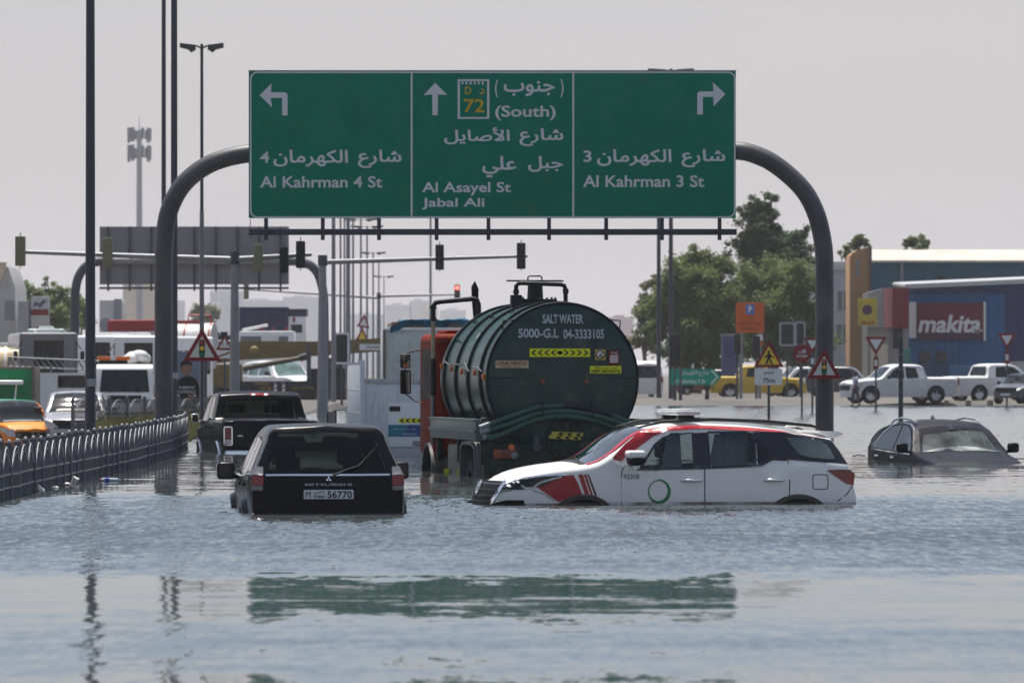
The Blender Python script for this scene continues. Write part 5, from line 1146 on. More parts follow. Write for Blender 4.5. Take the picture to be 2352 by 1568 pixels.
f = face(.016); MB().text('75m', -14/k, 14/k, zc-14/k, zc-3/k, f, .02).build('lettering', BLKS, pl); MB().text('٧٥م', -11/k, 12/k, zc+3/k, zc+13/k, f, .02).build('lettering', BLKS, pl)
rt, z, k = roadsign('red octagonal stop sign with white lettering on a thin post', 1842, 229, -.6, 832, pr=.04); r = 20.5/k; mb = MB(); mb.prism([(r*1.06*math.cos(R(22.5+45*i)), z+r+r*1.06*math.sin(R(22.5+45*i))) for i in range(8)], lambda a, b, t: (a, t, b), -.012, .012); o = mb.build('sign_plate', REDS, rt)
MB().text('STOP', -r*.62, r*.62, z+r*.55, z+r*.85, face(.016), .02).build('latin_lettering', WHS, o); MB().text('قف', -r*.4, r*.45, z+r*1.05, z+r*1.5, face(.016), .03).build('arabic_lettering', WHS, o)
def yield_sign(label, x, D, zb, y0, y1, plate):
    rt, z, k = roadsign(label, x, D, zb, y1, pr=.045); s = (y1-y0)/k/.866; mb = MB(); tri(mb, s, 0, up=False); o = mb.build('sign_plate', REDS, rt); o.location.z = z
    MB().patch(inner(s, .58, False), face(.016), 9).build('sign_face', WHS, o)
    b = MB().b2(-6/k, 6/k, -.012, .012, z-32/k, z-4/k).build('lower_plate', REDS if plate else GALV, rt)
    MB().b2(-3.5/k, 3.5/k, -.016, -.012, z-24/k, z-10/k).build('plate_symbol', WHS, b)
yield_sign('give way triangle above a red plate in front of the orange wall', 2012, 263, -.3, 773, 816, True)
yield_sign('give way triangle above a red plate in front of the navy shed', 2313, 285, 0, 765, 803, True)
yield_sign('pale edge on give way triangle partly behind the right gantry post', 1866, 250, -.4, 776, 812, False)
rt, z, k = roadsign('leaning red bordered warning signs behind the far lamp posts', 815, 350, .1, 750); s = 36/k
for dz, m in ((0, WHS), (-.85, YELS)): mb = MB(); tri(mb, s, 0); o = mb.build('sign_plate', REDS, rt); o.location.z = z+dz; MB().patch(inner(s, .6), face(.016), 9).build('sign_face', m, o)
rt.rotation_euler = (0, R(8), R(35))
# green street name sign
D = 292; k = FPX/D; rt = thing('street_name_sign', 'green arrow shaped street name sign on two posts', 'road sign', ((1598-CX)/k, D, .0)); X = lambda x: (x-1598)/k; Z = lambda y: CH-(y-856)/k
o = MB().prism([(X(1541), Z(884)), (X(1640), Z(884)), (X(1657), Z(865)), (X(1640), Z(847)), (X(1541), Z(847))], lambda a, b, t: (a, t, b), -.02, .02).build('sign_plate', M('bright_sign_green', (.0, .30, .19), .5, spec=.1, var=.05), rt)
mb = MB(); ribbon(mb, [(X(1634), Z(881)), (X(1648), Z(865)), (X(1634), Z(850))], 4/k, face(.024)); mb.build('chevron', WHS, o); f = face(.024)
MB().text('شارع الكهرمان', X(1563), X(1628), Z(864), Z(850), f, .02).build('lettering', WHS, o); MB().text('3', X(1547), X(1552), Z(861), Z(851), f, .02).build('lettering', WHS, o); MB().text('Al Kahrman 3 St', X(1547), X(1620), Z(880), Z(870), f, .02).build('lettering', WHS, o)
for x in (1550, 1563): MB().cone((X(x), .05, -.6), (X(x), .05, Z(848)), .09, None, 10).build('post', GALV, rt)
# orange parking sign
D = 312; k = FPX/D; rt = thing('parking_sign', 'orange parking information sign with a blue emblem on two posts', 'sign', ((1722-CX)/k, D, .1)); X = lambda x: (x-1722)/k; Z = lambda y: CH-.1-(y-856)/k; f = face(.034)
o = MB().b2(X(1690), X(1755), -.03, .03, Z(764), Z(695), .01).build('sign_board', M('sign_orange', (.52, .10, .012), .5, var=.05), rt)
b = MB().patch(rrect(X(1713), X(1733), Z(722), Z(699), .04), f, 9).build('emblem', M('emblem_blue', (.06, .14, .45), .5), o); MB().text('P', X(1719), X(1728), Z(718), Z(703), face(.038), .03).build('emblem_letter', WHS, b)
mb = MB(); mb.text('مواقف', X(1716), X(1731), Z(733), Z(726), f, .02)
for y, a, c in ((744, 1697, 1748), (755, 1703, 1742)): mb.text('PARKING  ZONE' if y < 750 else 'PUBLIC', X(a), X(c), Z(y+3), Z(y-4), f, .01)
mb.build('lettering', M('dark_brown_ink', (.12, .03, .01), .6), o)
MB().b2(X(1738), X(1752), -.03, .0, Z(782), Z(768)).build('lower_plate', WHS, rt); MB().b2(X(1738), X(1753), -.03, .0, Z(793), Z(784)).build('lower_plate', MC['sign_orange'], rt)
for x in (1702, 1745): MB().cone((X(x), .1, 0), (X(x), .1, Z(700)), .09, None, 10).build('post', GALVL, rt)
# plain dark bollard pole
rt = thing('banded_post', 'dark bare post with worn bands standing in the flood behind the sunken grey crossover', 'post', ((2069-CX)/FPX*198, 198, -.7))
MB().cone((0, 0, 0), (0, 0, .7+1.65+(856-755)/66), .088, .072, 14).build('pole', M('dark_post', (.035, .045, .055), .5, var=.3), rt)
for y in (771, 816, 850, 876): z = .7+1.65-(y-856)/66; MB().cone((0, 0, z), (0, 0, z+.05), .086, None, 14).build('band', M('worn_band', (.15, .15, .14), .6), rt)

# ------------------------------------------------------------------ railing along the carriageway
def railing(label, pts, step, zb, h, group=None, name='railing'):
    rt = thing(name, label, 'railing', (pts[0][0], pts[0][1], zb))
    PM = M('railing_post', (.105, .113, .135), .55, .05, spec=.25, var=.3, scale=5, dirt=.3); AM = M('sunlit_railing_arch', (.34, .35, .36), .6, .0, var=.45, scale=14)  # arch bars and balls paler: sunlight on them put into the colour
    path = []; d = 0
    for i in range(len(pts)-1):
        a, b = Vector(pts[i]+(0,)), Vector(pts[i+1]+(0,)); l = (b-a).length
        while d < l: path.append(a+(b-a)*(d/l)); d += step
        d -= l
    pm = MB(); pm.b2(-.04, .04, -.04, .04, 0, h, .008); pm.b2(-.055, .055, -.055, .055, h, h+.025, .006); p0 = pm.build('post', PM, rt)
    bc = MB().sphere((0, 0, h+.04), .024, 10, 8).build('post_ball', AM, p0)
    pl = MB(); n = 12
    for i in range(n):
        x = step*(i+.5)/n; t = (i+.5)/n; zt = h-.05+.02*math.sin(math.pi*t); pl.b2(x-.013, x+.013, -.012, .012, .10, zt)
    panel = pl.build('panel', PM, rt)
    ar = MB().tube([(step*i/16, -.03, h-.40+.36*math.sin(math.pi*i/16)**.8) for i in range(1, 16)], .008, 6); ar.tube([(step*i/16, -.03, h-.48+.36*math.sin(math.pi*i/16)**.8) for i in range(3, 14)], .006, 6); ar.build('arch_bar', AM, panel)
    rb = MB()
    for z in (.62*h, .80*h-.1): rb.b2(0, step, -.035, .022, z-.012, z+.012)
    rb.build('rail', M('railing_rail', (.22, .22, .22), .4, .5, var=.3, scale=6), panel)
    o = path[0]
    for i in range(len(path)-1):
        a, b = path[i], path[i+1]; an = math.atan2(b.y-a.y, b.x-a.x)+R(random.uniform(-1.2, 1.2))
        q, w = (p0, panel) if i == 0 else (copy_tree(p0, rt), copy_tree(panel, rt))
        q.location = a-o; w.location = a-o; q.rotation_euler = w.rotation_euler = (0, R(random.uniform(-.4, .4)), an); q.location.z += random.uniform(-.02, .02)
    return rt
railing('long grey bow top railing receding along the flooded road from the left edge', [(-6.62, 66), (-6.58, 98), (-6.72, 112), (-7.02, 121), (-7.3, 128)], 1.25, -.78, 1.50)
railing('farther bow top railing on the grassy median in front of the white crew cab truck', [(-12.2, 158), (-8.6, 172)], 1.6, -.42, 1.35)
# ------------------------------------------------------------------ road vehicles in the background
PRE = {
 'suv': dict(L=4.7, W=.92, H=[(0, .92), (.2, 1.05), (.6, 1.12), (1.15, 1.11), (1.22, 1.13), (2.02, 1.68), (2.4, 1.76), (3.4, 1.77), (4.2, 1.72), (4.6, 1.60), (4.7, 1.55)], B=[(0, 1.4), (1.2, 1.16), (1.6, 1.06), (4.7, 1.12)],
   ws=(1.20, 2.06, .80, .64), side=[[(1.7, 1.14), (2.0, 1.45), (2.25, 1.60), (2.7, 1.64), (2.7, 1.12)], [(2.78, 1.12), (2.78, 1.64), (3.5, 1.62), (3.55, 1.14)], [(3.63, 1.14), (3.58, 1.61), (4.1, 1.56), (4.4, 1.2)]], rear=[(-.66, 1.18), (.66, 1.18), (.55, 1.56), (-.55, 1.56)], xr=((.4, 4.6), (1.1, 4.68), (1.6, 4.4)), wh=(.85, 3.7), r=.37),
 'hatch': dict(L=4.2, W=.87, H=[(0, .72), (.2, .84), (.6, .94), (1.0, 1.02), (1.1, 1.05), (1.95, 1.46), (2.3, 1.53), (3.0, 1.54), (3.7, 1.47), (4.1, 1.3), (4.2, 1.2)], B=[(0, 1.3), (1.1, 1.05), (1.5, .96), (4.2, 1.02)],
   ws=(1.12, 1.96, .74, .56), side=[[(1.5, 1.0), (1.9, 1.3), (2.1, 1.42), (2.45, 1.45), (2.45, .99)], [(2.53, .99), (2.53, 1.45), (3.2, 1.41), (3.5, 1.05)]], rear=[(-.6, 1.02), (.6, 1.02), (.5, 1.36), (-.5, 1.36)], xr=((.4, 4.15), (1.0, 4.18), (1.4, 3.9)), wh=(.8, 3.35), r=.32),
 'pickup': dict(L=5.3, W=.91, H=[(0, .95), (.25, 1.06), (1.2, 1.15), (1.35, 1.18), (2.05, 1.68), (2.4, 1.78), (3.35, 1.77), (3.55, 1.70), (3.72, 1.24), (3.8, 1.20), (5.2, 1.20), (5.3, 1.18)], B=[(0, 1.4), (1.3, 1.2), (1.6, 1.12), (3.7, 1.14), (3.9, 1.4), (5.3, 1.4)],
   ws=(1.38, 2.02, .72, .58), side=[[(1.72, 1.14), (2.0, 1.42), (2.25, 1.60), (2.6, 1.64), (2.6, 1.13)], [(2.68, 1.13), (2.68, 1.64), (3.2, 1.60), (3.3, 1.16)]], rear=None, xr=((.4, 5.2), (.8, 5.3)), wh=(.95, 4.15), r=.38),
 'van': dict(L=5.2, W=.95, H=[(0, .9), (.15, 1.05), (.5, 1.18), (.62, 1.24), (1.4, 2.0), (1.7, 2.18), (2.2, 2.25), (4.9, 2.25), (5.1, 2.2), (5.2, 2.1)], B=[(0, 1.6), (.6, 1.3), (1.0, 1.2), (5.2, 1.22)],
   ws=(.64, 1.42, .78, .66), side=[[(1.0, 1.25), (1.5, 1.9), (1.95, 1.95), (1.95, 1.22)], [(2.05, 1.25), (2.05, 1.95), (3.4, 1.95), (3.4, 1.25)], [(3.5, 1.25), (3.5, 1.95), (4.9, 1.9), (4.9, 1.25)]], rear=[(-.72, 1.25), (.72, 1.25), (.66, 1.95), (-.66, 1.95)], xr=((.4, 5.12), (1.2, 5.2), (2.2, 5.06)), wh=(.9, 4.0), r=.34)}
def road_car(name, label, cat, kind, paint, rz, rear_view=False, roof=None, group=None, scale=1.0, lamps=True, tint=None):
    q = PRE[kind]; rt = thing(name, label, cat, rz=R(rz), group=group); L = q['L']
    car = Car(rt, L, q['W'], q['H'], q['B'], paint, xr=q['xr'], tum=.30 if kind != 'van' else .14, rc=[(0, .09), (1.2, .09), (2.4, .08), (L, .09)], crown=.04, ns=64 if kind != 'pickup' else 100, plan=((0, .80), (.03, .9), (.1, .98), (.2, 1), (.88, 1), (.97, .97), (1, .93)))
    u0, u1, w0, w1 = q['ws']; gm = tint or DGL
    car.P('windscreen', [(u0, -w0), (u1, -w1), (u1+.03, 0), (u1, w1), (u0, w0), (u0-.05, 0)], gm, ('over', .008), du=.1)
    if roof: car.P('roof_panel', [(u1+.03, -.69), (L-.5, -.69), (L-.5, .69), (u1+.03, .69), (u1+.07, 0)], roof, ('over', .014), du=.08)
    for s in (-1, 1):
        for w in q['side']: car.P('side_window', w, gm, ('side', s, .006), du=.15)
        for u in q['wh']:
            wheel('wheel', rt, (u-L/2, s*(q['W']-.13), q['r']), q['r'], .24, s); well(car, u, q['r'], q['r']+.07, s)
        car.P('headlight', [(.12, .78), (.5, .82), (.62, .95), (.2, .92)], CLRL, ('side', s, .01), du=.08)
        z0 = .8 if kind != 'van' else 1.0
        car.P('tail_light', rrect(s*.88 if s < 0 else .68, -.68 if s < 0 else .88, z0, z0+.34, .03), REDL, ('cap', 1, .014), du=.08)
        for u in ((q['side'][0][-1][0]-.2), (q['side'][1][-1][0]-.2)):
            mb = MB(); x, y, z = car.side(s, 0)(u, q['side'][0][0][1]-.14); mb.box((x, y+s*.015, z), (.18, .035, .04), .012); mb.build('door_handle', paint, rt)
        car.line('panel_gap', [(q['side'][1][0][0]-.04, .45), (q['side'][1][0][0]-.04, q['side'][1][0][1])], .014, BLKS, ('side', s, .004))
        mirror(car, q['side'][0][0][0]+.02, q['side'][0][0][1]-.02, s, BLK, (.12, .2, .16), False)
    if q['rear']: car.P('rear_window', q['rear'], gm, ('cap', 1, .008))
    car.P('number_plate', [(-.26, .55), (.26, .55), (.26, .66), (-.26, .66)], WHS, ('cap', 1, .012)); car.P('number_plate', [(-.26, .42), (.26, .42), (.26, .53), (-.26, .53)], WHS, ('cap', 0, .012))
    if kind == 'pickup':
        MB().patch([(-.66, 1.24), (.66, 1.24), (.56, 1.64), (-.56, 1.64)], lambda a, b: (3.56-2.65+.02+(1.7-b)*.34, a, b), .2).build('rear_window', gm, rt)
        car.P('tailgate', rrect(-.66, .66, .66, 1.15, .03), paint, ('cap', 1, .012))
    gr = car.P('grille', [(-.55, .60), (.55, .60), (.62, .82), (-.62, .82)], BLK, ('cap', 0, .012), du=.1)
    return rt, car
# orange and green taxi
TX = M('taxi_orange', (.72, .21, .012), .45, spec=.25, var=.06); TGN = M('taxi_green', (.0, .24, .12), .3, coat=.4)
rt, car = road_car('taxi', 'orange taxi with a green roof behind the railing at the left edge', 'taxi', 'suv', TX, 112, roof=TGN, tint=glass('windscreen_glass', (.25, .29, .32)) if 0 else None)
pin(rt, .0, 0, 81, 170, -.93, 4.7)
mb = MB(); ribbon(mb, [(-.60, .88), (-.5, .60), (.5, .60), (.60, .88)], .04, car.cap(0, .03), True); ribbon(mb, [(-.55, .74), (.55, .74)], .05, car.cap(0, .03)); ribbon(mb, circ(0, .75, .11, 20, .08), .03, car.cap(0, .045), True); mb.build('grille_surround', CHR, rt)
for s in (-1, 1): car.P('headlight_unit', [(s*.60, .66), (s*.86, .70), (s*.88, .90), (s*.64, .90)], CLRL, ('cap', 0, .016), du=.06)
mb = MB(); mb.tube([(1.3-2.35, .7, 1.25), (1.75-2.35, .85, 1.95)], .012, 6); mb.build('aerial', GALVL, rt)
car.P('sunlit_dashboard', [(1.27, -.6), (1.36, -.6), (1.34, .6), (1.25, .6)], M('dash_grey', (.14, .15, .15), .6), ('over', .012))
SIL = M('silver_paint', (.34, .34, .37), .3, .5, coat=.5, var=.05)
rt, car = road_car('silver_hatchback', 'silver hatchback facing the viewer between the taxi and the thick lamp post', 'car', 'hatch', SIL, 93)
pin(rt, .0, 0, 171, 170, -.74, 4.2); rt.scale = (1.1, 1.08, 1.2)
for s in (-1, 1): car.P('headlight_unit', [(s*.42, .62), (s*.80, .66), (s*.82, .80), (s*.62, .78)], CLRL, ('cap', 0, .016), du=.06)
car.P('lower_grille', [(-.5, .34), (.5, .34), (.55, .5), (-.55, .5)], BLKS, ('cap', 0, .012)); MB().patch(circ(0, .72, .06, 16), car.cap(0, .02), 1).build('badge', CHR, rt)
car.P('visor_strip', [(1.88, -.5), (1.95, -.5), (1.98, 0), (1.95, .5), (1.88, .5), (1.9, 0)], M('dash_grey', (.14, .15, .15), .6), ('over', .012)); car.P('dash_top', [(1.14, -.55), (1.26, -.5), (1.26, .5), (1.14, .55), (1.1, 0)], M('pale_dash', (.42, .41, .38), .7, var=.3, scale=5), ('over', .012))  # visor strip and a paler mottled dash patch laid on the windscreen
rt, car = road_car('white_suv', 'white car just showing at the left edge behind the green box truck', 'car', 'suv', M('bright_white', (.75, .76, .76), .3, coat=.5, var=.03), 80); pin(rt, .0, 0, 8, 228, -.2, 4.7)
# gold minibus-like pickup, white pickups, van
GOLD = M('yellow_paint', (.50, .33, .02), .35, coat=.4, var=.08)
rt, car = road_car('yellow_pickup', 'yellow pickup parked beyond the green street name sign', 'pickup truck', 'pickup', GOLD, 184); pin(rt, 2.65, 0, 1738, 335, .14, 5.3); rt.scale = (1.12, 1.1, 1.1)
rt, car = road_car('red_roofed_car', 'pale hatchback with a maroon flank left of the yellow pickup', 'car', 'hatch', M('maroon_paint', (.16, .03, .04), .35, coat=.4), 8, roof=WHITE); pin(rt, 2.1, 0, 1622, 350, .3, 4.2)
WH2 = M('dusty_white', (.62, .62, .62), .35, coat=.3, var=.06, dirt=.15)
rt, car = road_car('white_pickup', 'white crew cab pickup seen side on behind the person wading', 'pickup truck', 'pickup', WH2, 20, group='white pickups parked by the blue shop'); pin(rt, 2.65, 0, 2062, 287, .27, 5.3); rt.scale = (1.12,)*3; rt.location.z = .10
rt, car = road_car('white_pickup', 'white crew cab pickup showing its tailgate at the right edge', 'pickup truck', 'pickup', WH2, 180+28, group='white pickups parked by the blue shop'); pin(rt, 2.65, 0, 2290, 292, .14, 5.3); rt.scale = (1.12,)*3
rt, car = road_car('grey_saloon', 'dark grey car in front of the white pickup at the right edge', 'car', 'hatch', M('slate_paint', (.08, .085, .10), .3, coat=.4), 60); pin(rt, 2.1, 0, 2350, 284.5, .1, 4.2)
rt, car = road_car('white_van', 'white minibus seen from behind right of the tanker', 'van', 'van', WH2, -83); pin(rt, 5.2, 0, 1489, 330, .1, 5.2)
rt, car = road_car('grey_suv', 'dark estate car parked behind the wading person', 'car', 'suv', M('dark_slate', (.05, .052, .06), .3, coat=.4), 170); pin(rt, 2.35, 0, 1945, 325, .25, 4.7)
rt, car = road_car('white_suv', 'white car half hidden behind the distance plate and stop sign', 'car', 'suv', WH2, 15); pin(rt, 2.35, 0, 1835, 345, .25, 4.7)
rt, car = road_car('white_car', 'white car seen under the crane boom', 'car', 'suv', M('bright_white', (.75, .76, .76), .3, coat=.5, var=.03), 125, tint=M('pale_green_glass', (.10, .16, .15), .08, coat=.6, var=.5, scale=1.5)); pin(rt, 1.3, 0, 665, 335, .0, 4.7); rt.scale = (1.35,)*3

# lorries, coaches
def cab_over(rt, w, h, l, zb, paint, ws0=.52, y0=0.0, chin=.45):
    """box cab facing -Y with its front at local y = y0"""
    mb = MB(); mb.prism([(y0+.10, zb+.05), (y0, zb+h*.30), (y0+.02, zb+h*.48), (y0+.22, zb+h*.93), (y0+.42, zb+h), (y0+l, zb+h), (y0+l, zb+.05)], lambda a, b, t: (t, a, b), -w/2, w/2)
    bmesh.ops.bevel(mb.bm, geom=list(mb.bm.edges), offset=.05, segments=2, affect='EDGES', profile=.6); cab = mb.build('cab', paint, rt)
    yz = lambda b: y0+.02+(b-zb-h*.48)/(h*.45)*.20
    MB().patch([(-w*.44, zb+h*.50), (w*.44, zb+h*.50), (w*.40, zb+h*.90), (-w*.40, zb+h*.90)], lambda a, b: (a, yz(b)-.02, b), .5).build('windscreen', DGL, cab)
    for s in (-1, 1):
        MB().patch([(y0+.30, zb+h*.52), (y0+l*.85, zb+h*.52), (y0+l*.85, zb+h*.88), (y0+.42, zb+h*.88)], lambda a, b: (s*(w/2+.004), a, b), .5).build('side_window', DGL, cab)
        m = MB(); m.box((s*(w/2+.18), y0+.1, zb+h*.66), (.18, .1, .36), .05, seg=3); m.tube([(s*(w/2+.18), y0+.12, zb+h*.8), (s*w/2*.98, y0+.3, zb+h*.86)], .015, 6); m.build('wing_mirror', BLK, cab)
        MB().b2(s*w*.36-.13, s*w*.36+.13, y0-.01, y0+.08, zb+h*.14, zb+h*.25, .02).build('headlight', CLRL, cab)
        wl = wheel('wheel', rt, (0, 0, 0), .42, .28, s, GALV); wl.location = (s*(w/2-.16), y0+.75, .42); wl.rotation_euler = (0, 0, R(-90))
    MB().b2(-w*.3, w*.3, y0-.005, y0+.06, zb+h*.30, zb+h*.44, .015).build('grille', BLK, cab); MB().b2(-w/2, w/2, y0-.03, y0+.15, zb-.12, zb+h*.12, .03).build('bumper', paint, cab)
    mb = MB()
    for x in (-.3, .25): mb.tube([(x*w*.9, yz(zb+h*.5)-.04, zb+h*.49), (x*w*.9+.3, yz(zb+h*.56)-.04, zb+h*.55)], .012, 6)
    mb.build('wiper', BLK, cab)
    return cab
D = 200; k = FPX/D; rt = thing('crew_cab_truck', 'white crew cab truck with an amber light bar behind the grassy median', 'lorry', ((286-CX)/k, D, -.35), R(3))
cab_over(rt, 1.98, 1.95, 2.7, .35, WHITE); lb = MB(); lb.b2(-.98, .18, .55, .85, 2.44, 2.58, .04); lb = lb.build('light_bar', M('amber_lens', (.6, .13, .01), .2), rt); MB().b2(-.52, -.30, .548, .852, 2.438, 2.585, .03).build('light_bar_centre', CLRL, lb); MB().b2(-.9, .1, .6, .8, 2.30, 2.44, .02).build('light_bar_base', BLK, lb)
MB().patch([(-.62, 1.42), (-.40, 1.42), (-.44, 1.78), (-.68, 1.78)], lambda a, b: (a, .04+(b-.35-.936)/.8775*.2-.03, b), 1).build('windscreen_sheet', M('pale_blue_sheet', (.34, .44, .55), .6), rt)
MB().b2(-1.0, 1.0, 2.8, 6.0, .7, 1.1, .02).build('load_bed', WH2, rt); mb = MB()
for i in range(6):
    mb.sphere((.35+.28*math.cos(i*1.1), 1.9+.4*math.sin(i*2), 2.50+.10*math.sin(i*1.7)), (.30, .3, .22), 10, 7)
mb.build('bundled_sheet', M('white_sheet', (.5, .5, .5), .7, bump=.4, scale=5), rt)
D = 218; k = FPX/D; rt = thing('ladder_truck', 'white truck carrying a long grey lattice ladder on its roof', 'lorry', ((165-CX)/k, D, -.3), R(92))
mb = MB(); mb.prism([(-1.9, .4), (-1.9, 1.25), (-1.1, 1.35), (-.75, 1.95), (2.2, 1.95), (2.2, .4)], lambda a, b, t: (t, a, b), -.9, .9); mb.build('body', WH2, rt)
lad = MB(); L0, L1 = -2.6, 2.4
for s in (-.35, .35):
    for z in (2.1, 2.45): lad.tube([(s, L0, z-.12), (s, L1, z+.1)], .032, 6)
for i in range(22):
    y = L0+(L1-L0)*i/21
    for s in (-.35, .35): lad.tube([(s, y, 2.0+(i/21)*.22), (s, min(L1, y+.24), 2.35+(i/21)*.22)], .018, 5)
    lad.tube([(-.35, y, 2.0+.22*i/21), (.35, y, 2.0+.22*i/21)], .02, 5)
lad.build('ladder', M('ladder_steel', (.10, .11, .13), .5, .3), rt)
for y in (-2.0, -.6, .8, 2.0): mb = MB(); mb.tube([(-.6, y, 1.2), (-.6, y, 2.1), (.6, y, 2.1), (.6, y, 1.2)], .03, 6); mb.build('rack_hoop', GALV, rt)
for s in (-1, 1):
    MB().patch([(-.95, 1.38), (-.70, 1.85), (.5, 1.85), (.5, 1.38)], lambda a, b: (s*.905, a, b), 5).build('side_window', DGL, rt)
    for y in (-1.2, 1.4): w = wheel('wheel', rt, (0, 0, 0), .36, .25, s); w.location = (s*.8, y, .36); w.rotation_euler = (0, 0, R(-90))
def coach(label, x, D, zb, w, h, l, rz, paint, front_dark=True, group=None):
    k = FPX/D; rt = thing('coach', label, 'coach', ((x-CX)/k, D, zb), R(rz), group)
    mb = MB(); mb.box((0, l/2, h/2+.2), (w, l, h-.35), .16, seg=4); mb.build('body', paint, rt)
    MB().patch(rrect(-w*.475, w*.475, h*.34, h*.91, .14), lambda a, b: (a, -.012+.02*abs(a), b), .3).build('windscreen', DGL, rt)
    for s in (-1, 1):
        sw = MB(); n = max(3, int(l/1.5))
        for i in range(n): sw.patch(rrect(.5+i*(l-.8)/n, .5+(i+.93)*(l-.8)/n, h*.46, h*.80, .08), lambda a, b: (s*(w/2+.006), a, b), 9)
        sw.build('side_window', DGL, rt); m = MB(); m.box((s*(w/2+.16), -.15, h*.72), (.16, .12, .4), .05); m.tube([(s*(w/2+.12), -.12, h*.8), (s*w*.42, .05, h*.93)], .02, 6); m.build('wing_mirror', BLK, rt)
        MB().b2(s*w*.36-.14, s*w*.36+.14, -.02, .06, h*.18, h*.25, .02).build('headlight', CLRL, rt)
        for y in (1.6, l-2): wl = wheel('wheel', rt, (0, 0, 0), .48, .3, s, GALV); wl.location = (s*(w/2-.15), y, .48); wl.rotation_euler = (0, 0, R(-90))
    MB().b2(-w*.3, w*.3, -.012, .02, h*.20, h*.34, .01).build('grille', BLK, rt); MB().b2(-w*.2, w*.2, .4, 2.2, h-.02, h+.16, .05).build('roof_unit', WHITE, rt)
    return rt
coach('coach with a dark front and white roof above the lattice ladder', 112, 228, -.05, 2.35, 3.30, 9, 8, M('charcoal_white', (.15, .15, .16), .4, coat=.4), group='coaches in the left queue')
coach('white coach with its side windows showing, right of the dark fronted one', 226, 262, .1, 2.4, 3.25, 10, -22, WHITE, group='coaches in the left queue')
coach('white coach front right beside the left gantry post', 318, 240, .05, 2.2, 3.15, 9, 2, WHITE, group='coaches in the left queue')
coach('pale green coach roof behind the dark fronted coach', 106, 300, .1, 2.0, 3.85, 9, 4, M('pale_green', (.34, .46, .40), .4), group='coaches in the left queue')
def tank_lorry(label, x, D, zb, L, r, zc, mat, top, rz):
    k = FPX/D; rt = thing('tank_lorry', label, 'lorry', ((x-CX)/k, D, zb), R(rz)); mb = MB(); mb.cone((-L/2, 0, zc), (L/2, 0, zc), r, None, 28); o = mb.build('tank', mat, rt)
    for i in range(5): x_ = -L/2+.1+(L-.2)*i/4; MB().cone((x_-.04, 0, zc), (x_+.04, 0, zc), r+.03, None, 28).build('tank_band', top, o)
    MB().b2(-L/2*.8, L/2*.8, -.3, .3, zc+r-.04, zc+r+.12, .03).build('walkway', top, o); MB().b2(-L/2, L/2+1.2, -.8, .8, .6, .95).build('chassis', BLKS, rt)
    for x_ in (-L/2+.8, -L/2+2.0, L/2):
        for s in (-1, 1): wheel('wheel', rt, (x_, s*.95, .5), .5, .3, s, GALV)
    cb = MB(); cb.box((L/2+1.3, 0, 1.7), (1.6, 2.3, 2.0), .12, seg=3); cb = cb.build('cab', top, rt); MB().b2(L/2+2.09, L/2+2.11, -.9, .9, 1.8, 2.5, .005).build('windscreen', DGL, cab if 0 else cb)
    return rt
tank_lorry('cream tank lorry at the left edge above the green box', 12, 245, -.1, 4.2, .98, 1.95, M('cream_tank', (.55, .42, .24), .4, coat=.3), WHITE, 185)
rt = tank_lorry('white tank lorry with a red walkway behind the left gantry post', 375, 285, .1, 5.2, 1.15, 2.9, M('white_tank', (.52, .50, .50), .4, coat=.3), M('signal_red', (.30, .03, .03), .4), 172)
MB().b2(.1, 2.7, -.9, .9, 3.5, 4.2, .15).build('red_cover', MC['signal_red'], rt)
mb = MB(); mb.tube([(-1.1, -.9, 3.9), (-1.1, -.9, 4.45), (-2.2, -.9, 4.45), (-2.6, -.9, 2.6)], .05, 8); mb.build('guard_rail', MC['signal_red'], rt)
MB().sphere((-2.35, -1.0, 3.9), .1, 10, 8).build('lit_lamp', M('lit_orange_lamp', (.9, .15, .05), .3, emit=((1, .12, .05), 5.0)), rt)
# green box body
D = 206; k = FPX/D; rt = thing('green_box_truck', 'green box bodied truck with a white awning arm behind the taxi', 'lorry', ((20-CX)/k, D, -.33), R(2)); Z = lambda y: CH+.33-(y-856)/k
MB().b2(-1.2, (76-20)/k, 0, 4.0, .6, Z(846), .02).build('box_body', M('box_green', (.0, .16, .055), .4, var=.06), rt); mb = MB(); mb.b2((73-20)/k, (80-20)/k, -.03, 4, .5, Z(842), .01); mb.b2(-1.2, (80-20)/k, -.03, .1, Z(847), Z(842), .01); mb.build('box_frame', M('brown_frame', (.13, .11, .09), .6), rt)
mb = MB(); mb.box(((20-20)/k, -.4, Z(878)), (1.1, .5, .16), .06, seg=3); mb.tube([(.3, -.3, Z(880)), (.22, -.3, Z(925))], .03, 8); mb.build('awning_arm', WHITE, rt)
for s in (-1, 1): w = wheel('wheel', rt, (0, 0, 0), .42, .3, s); w.location = (s*.75, 1, .42); w.rotation_euler = (0, 0, R(-90))
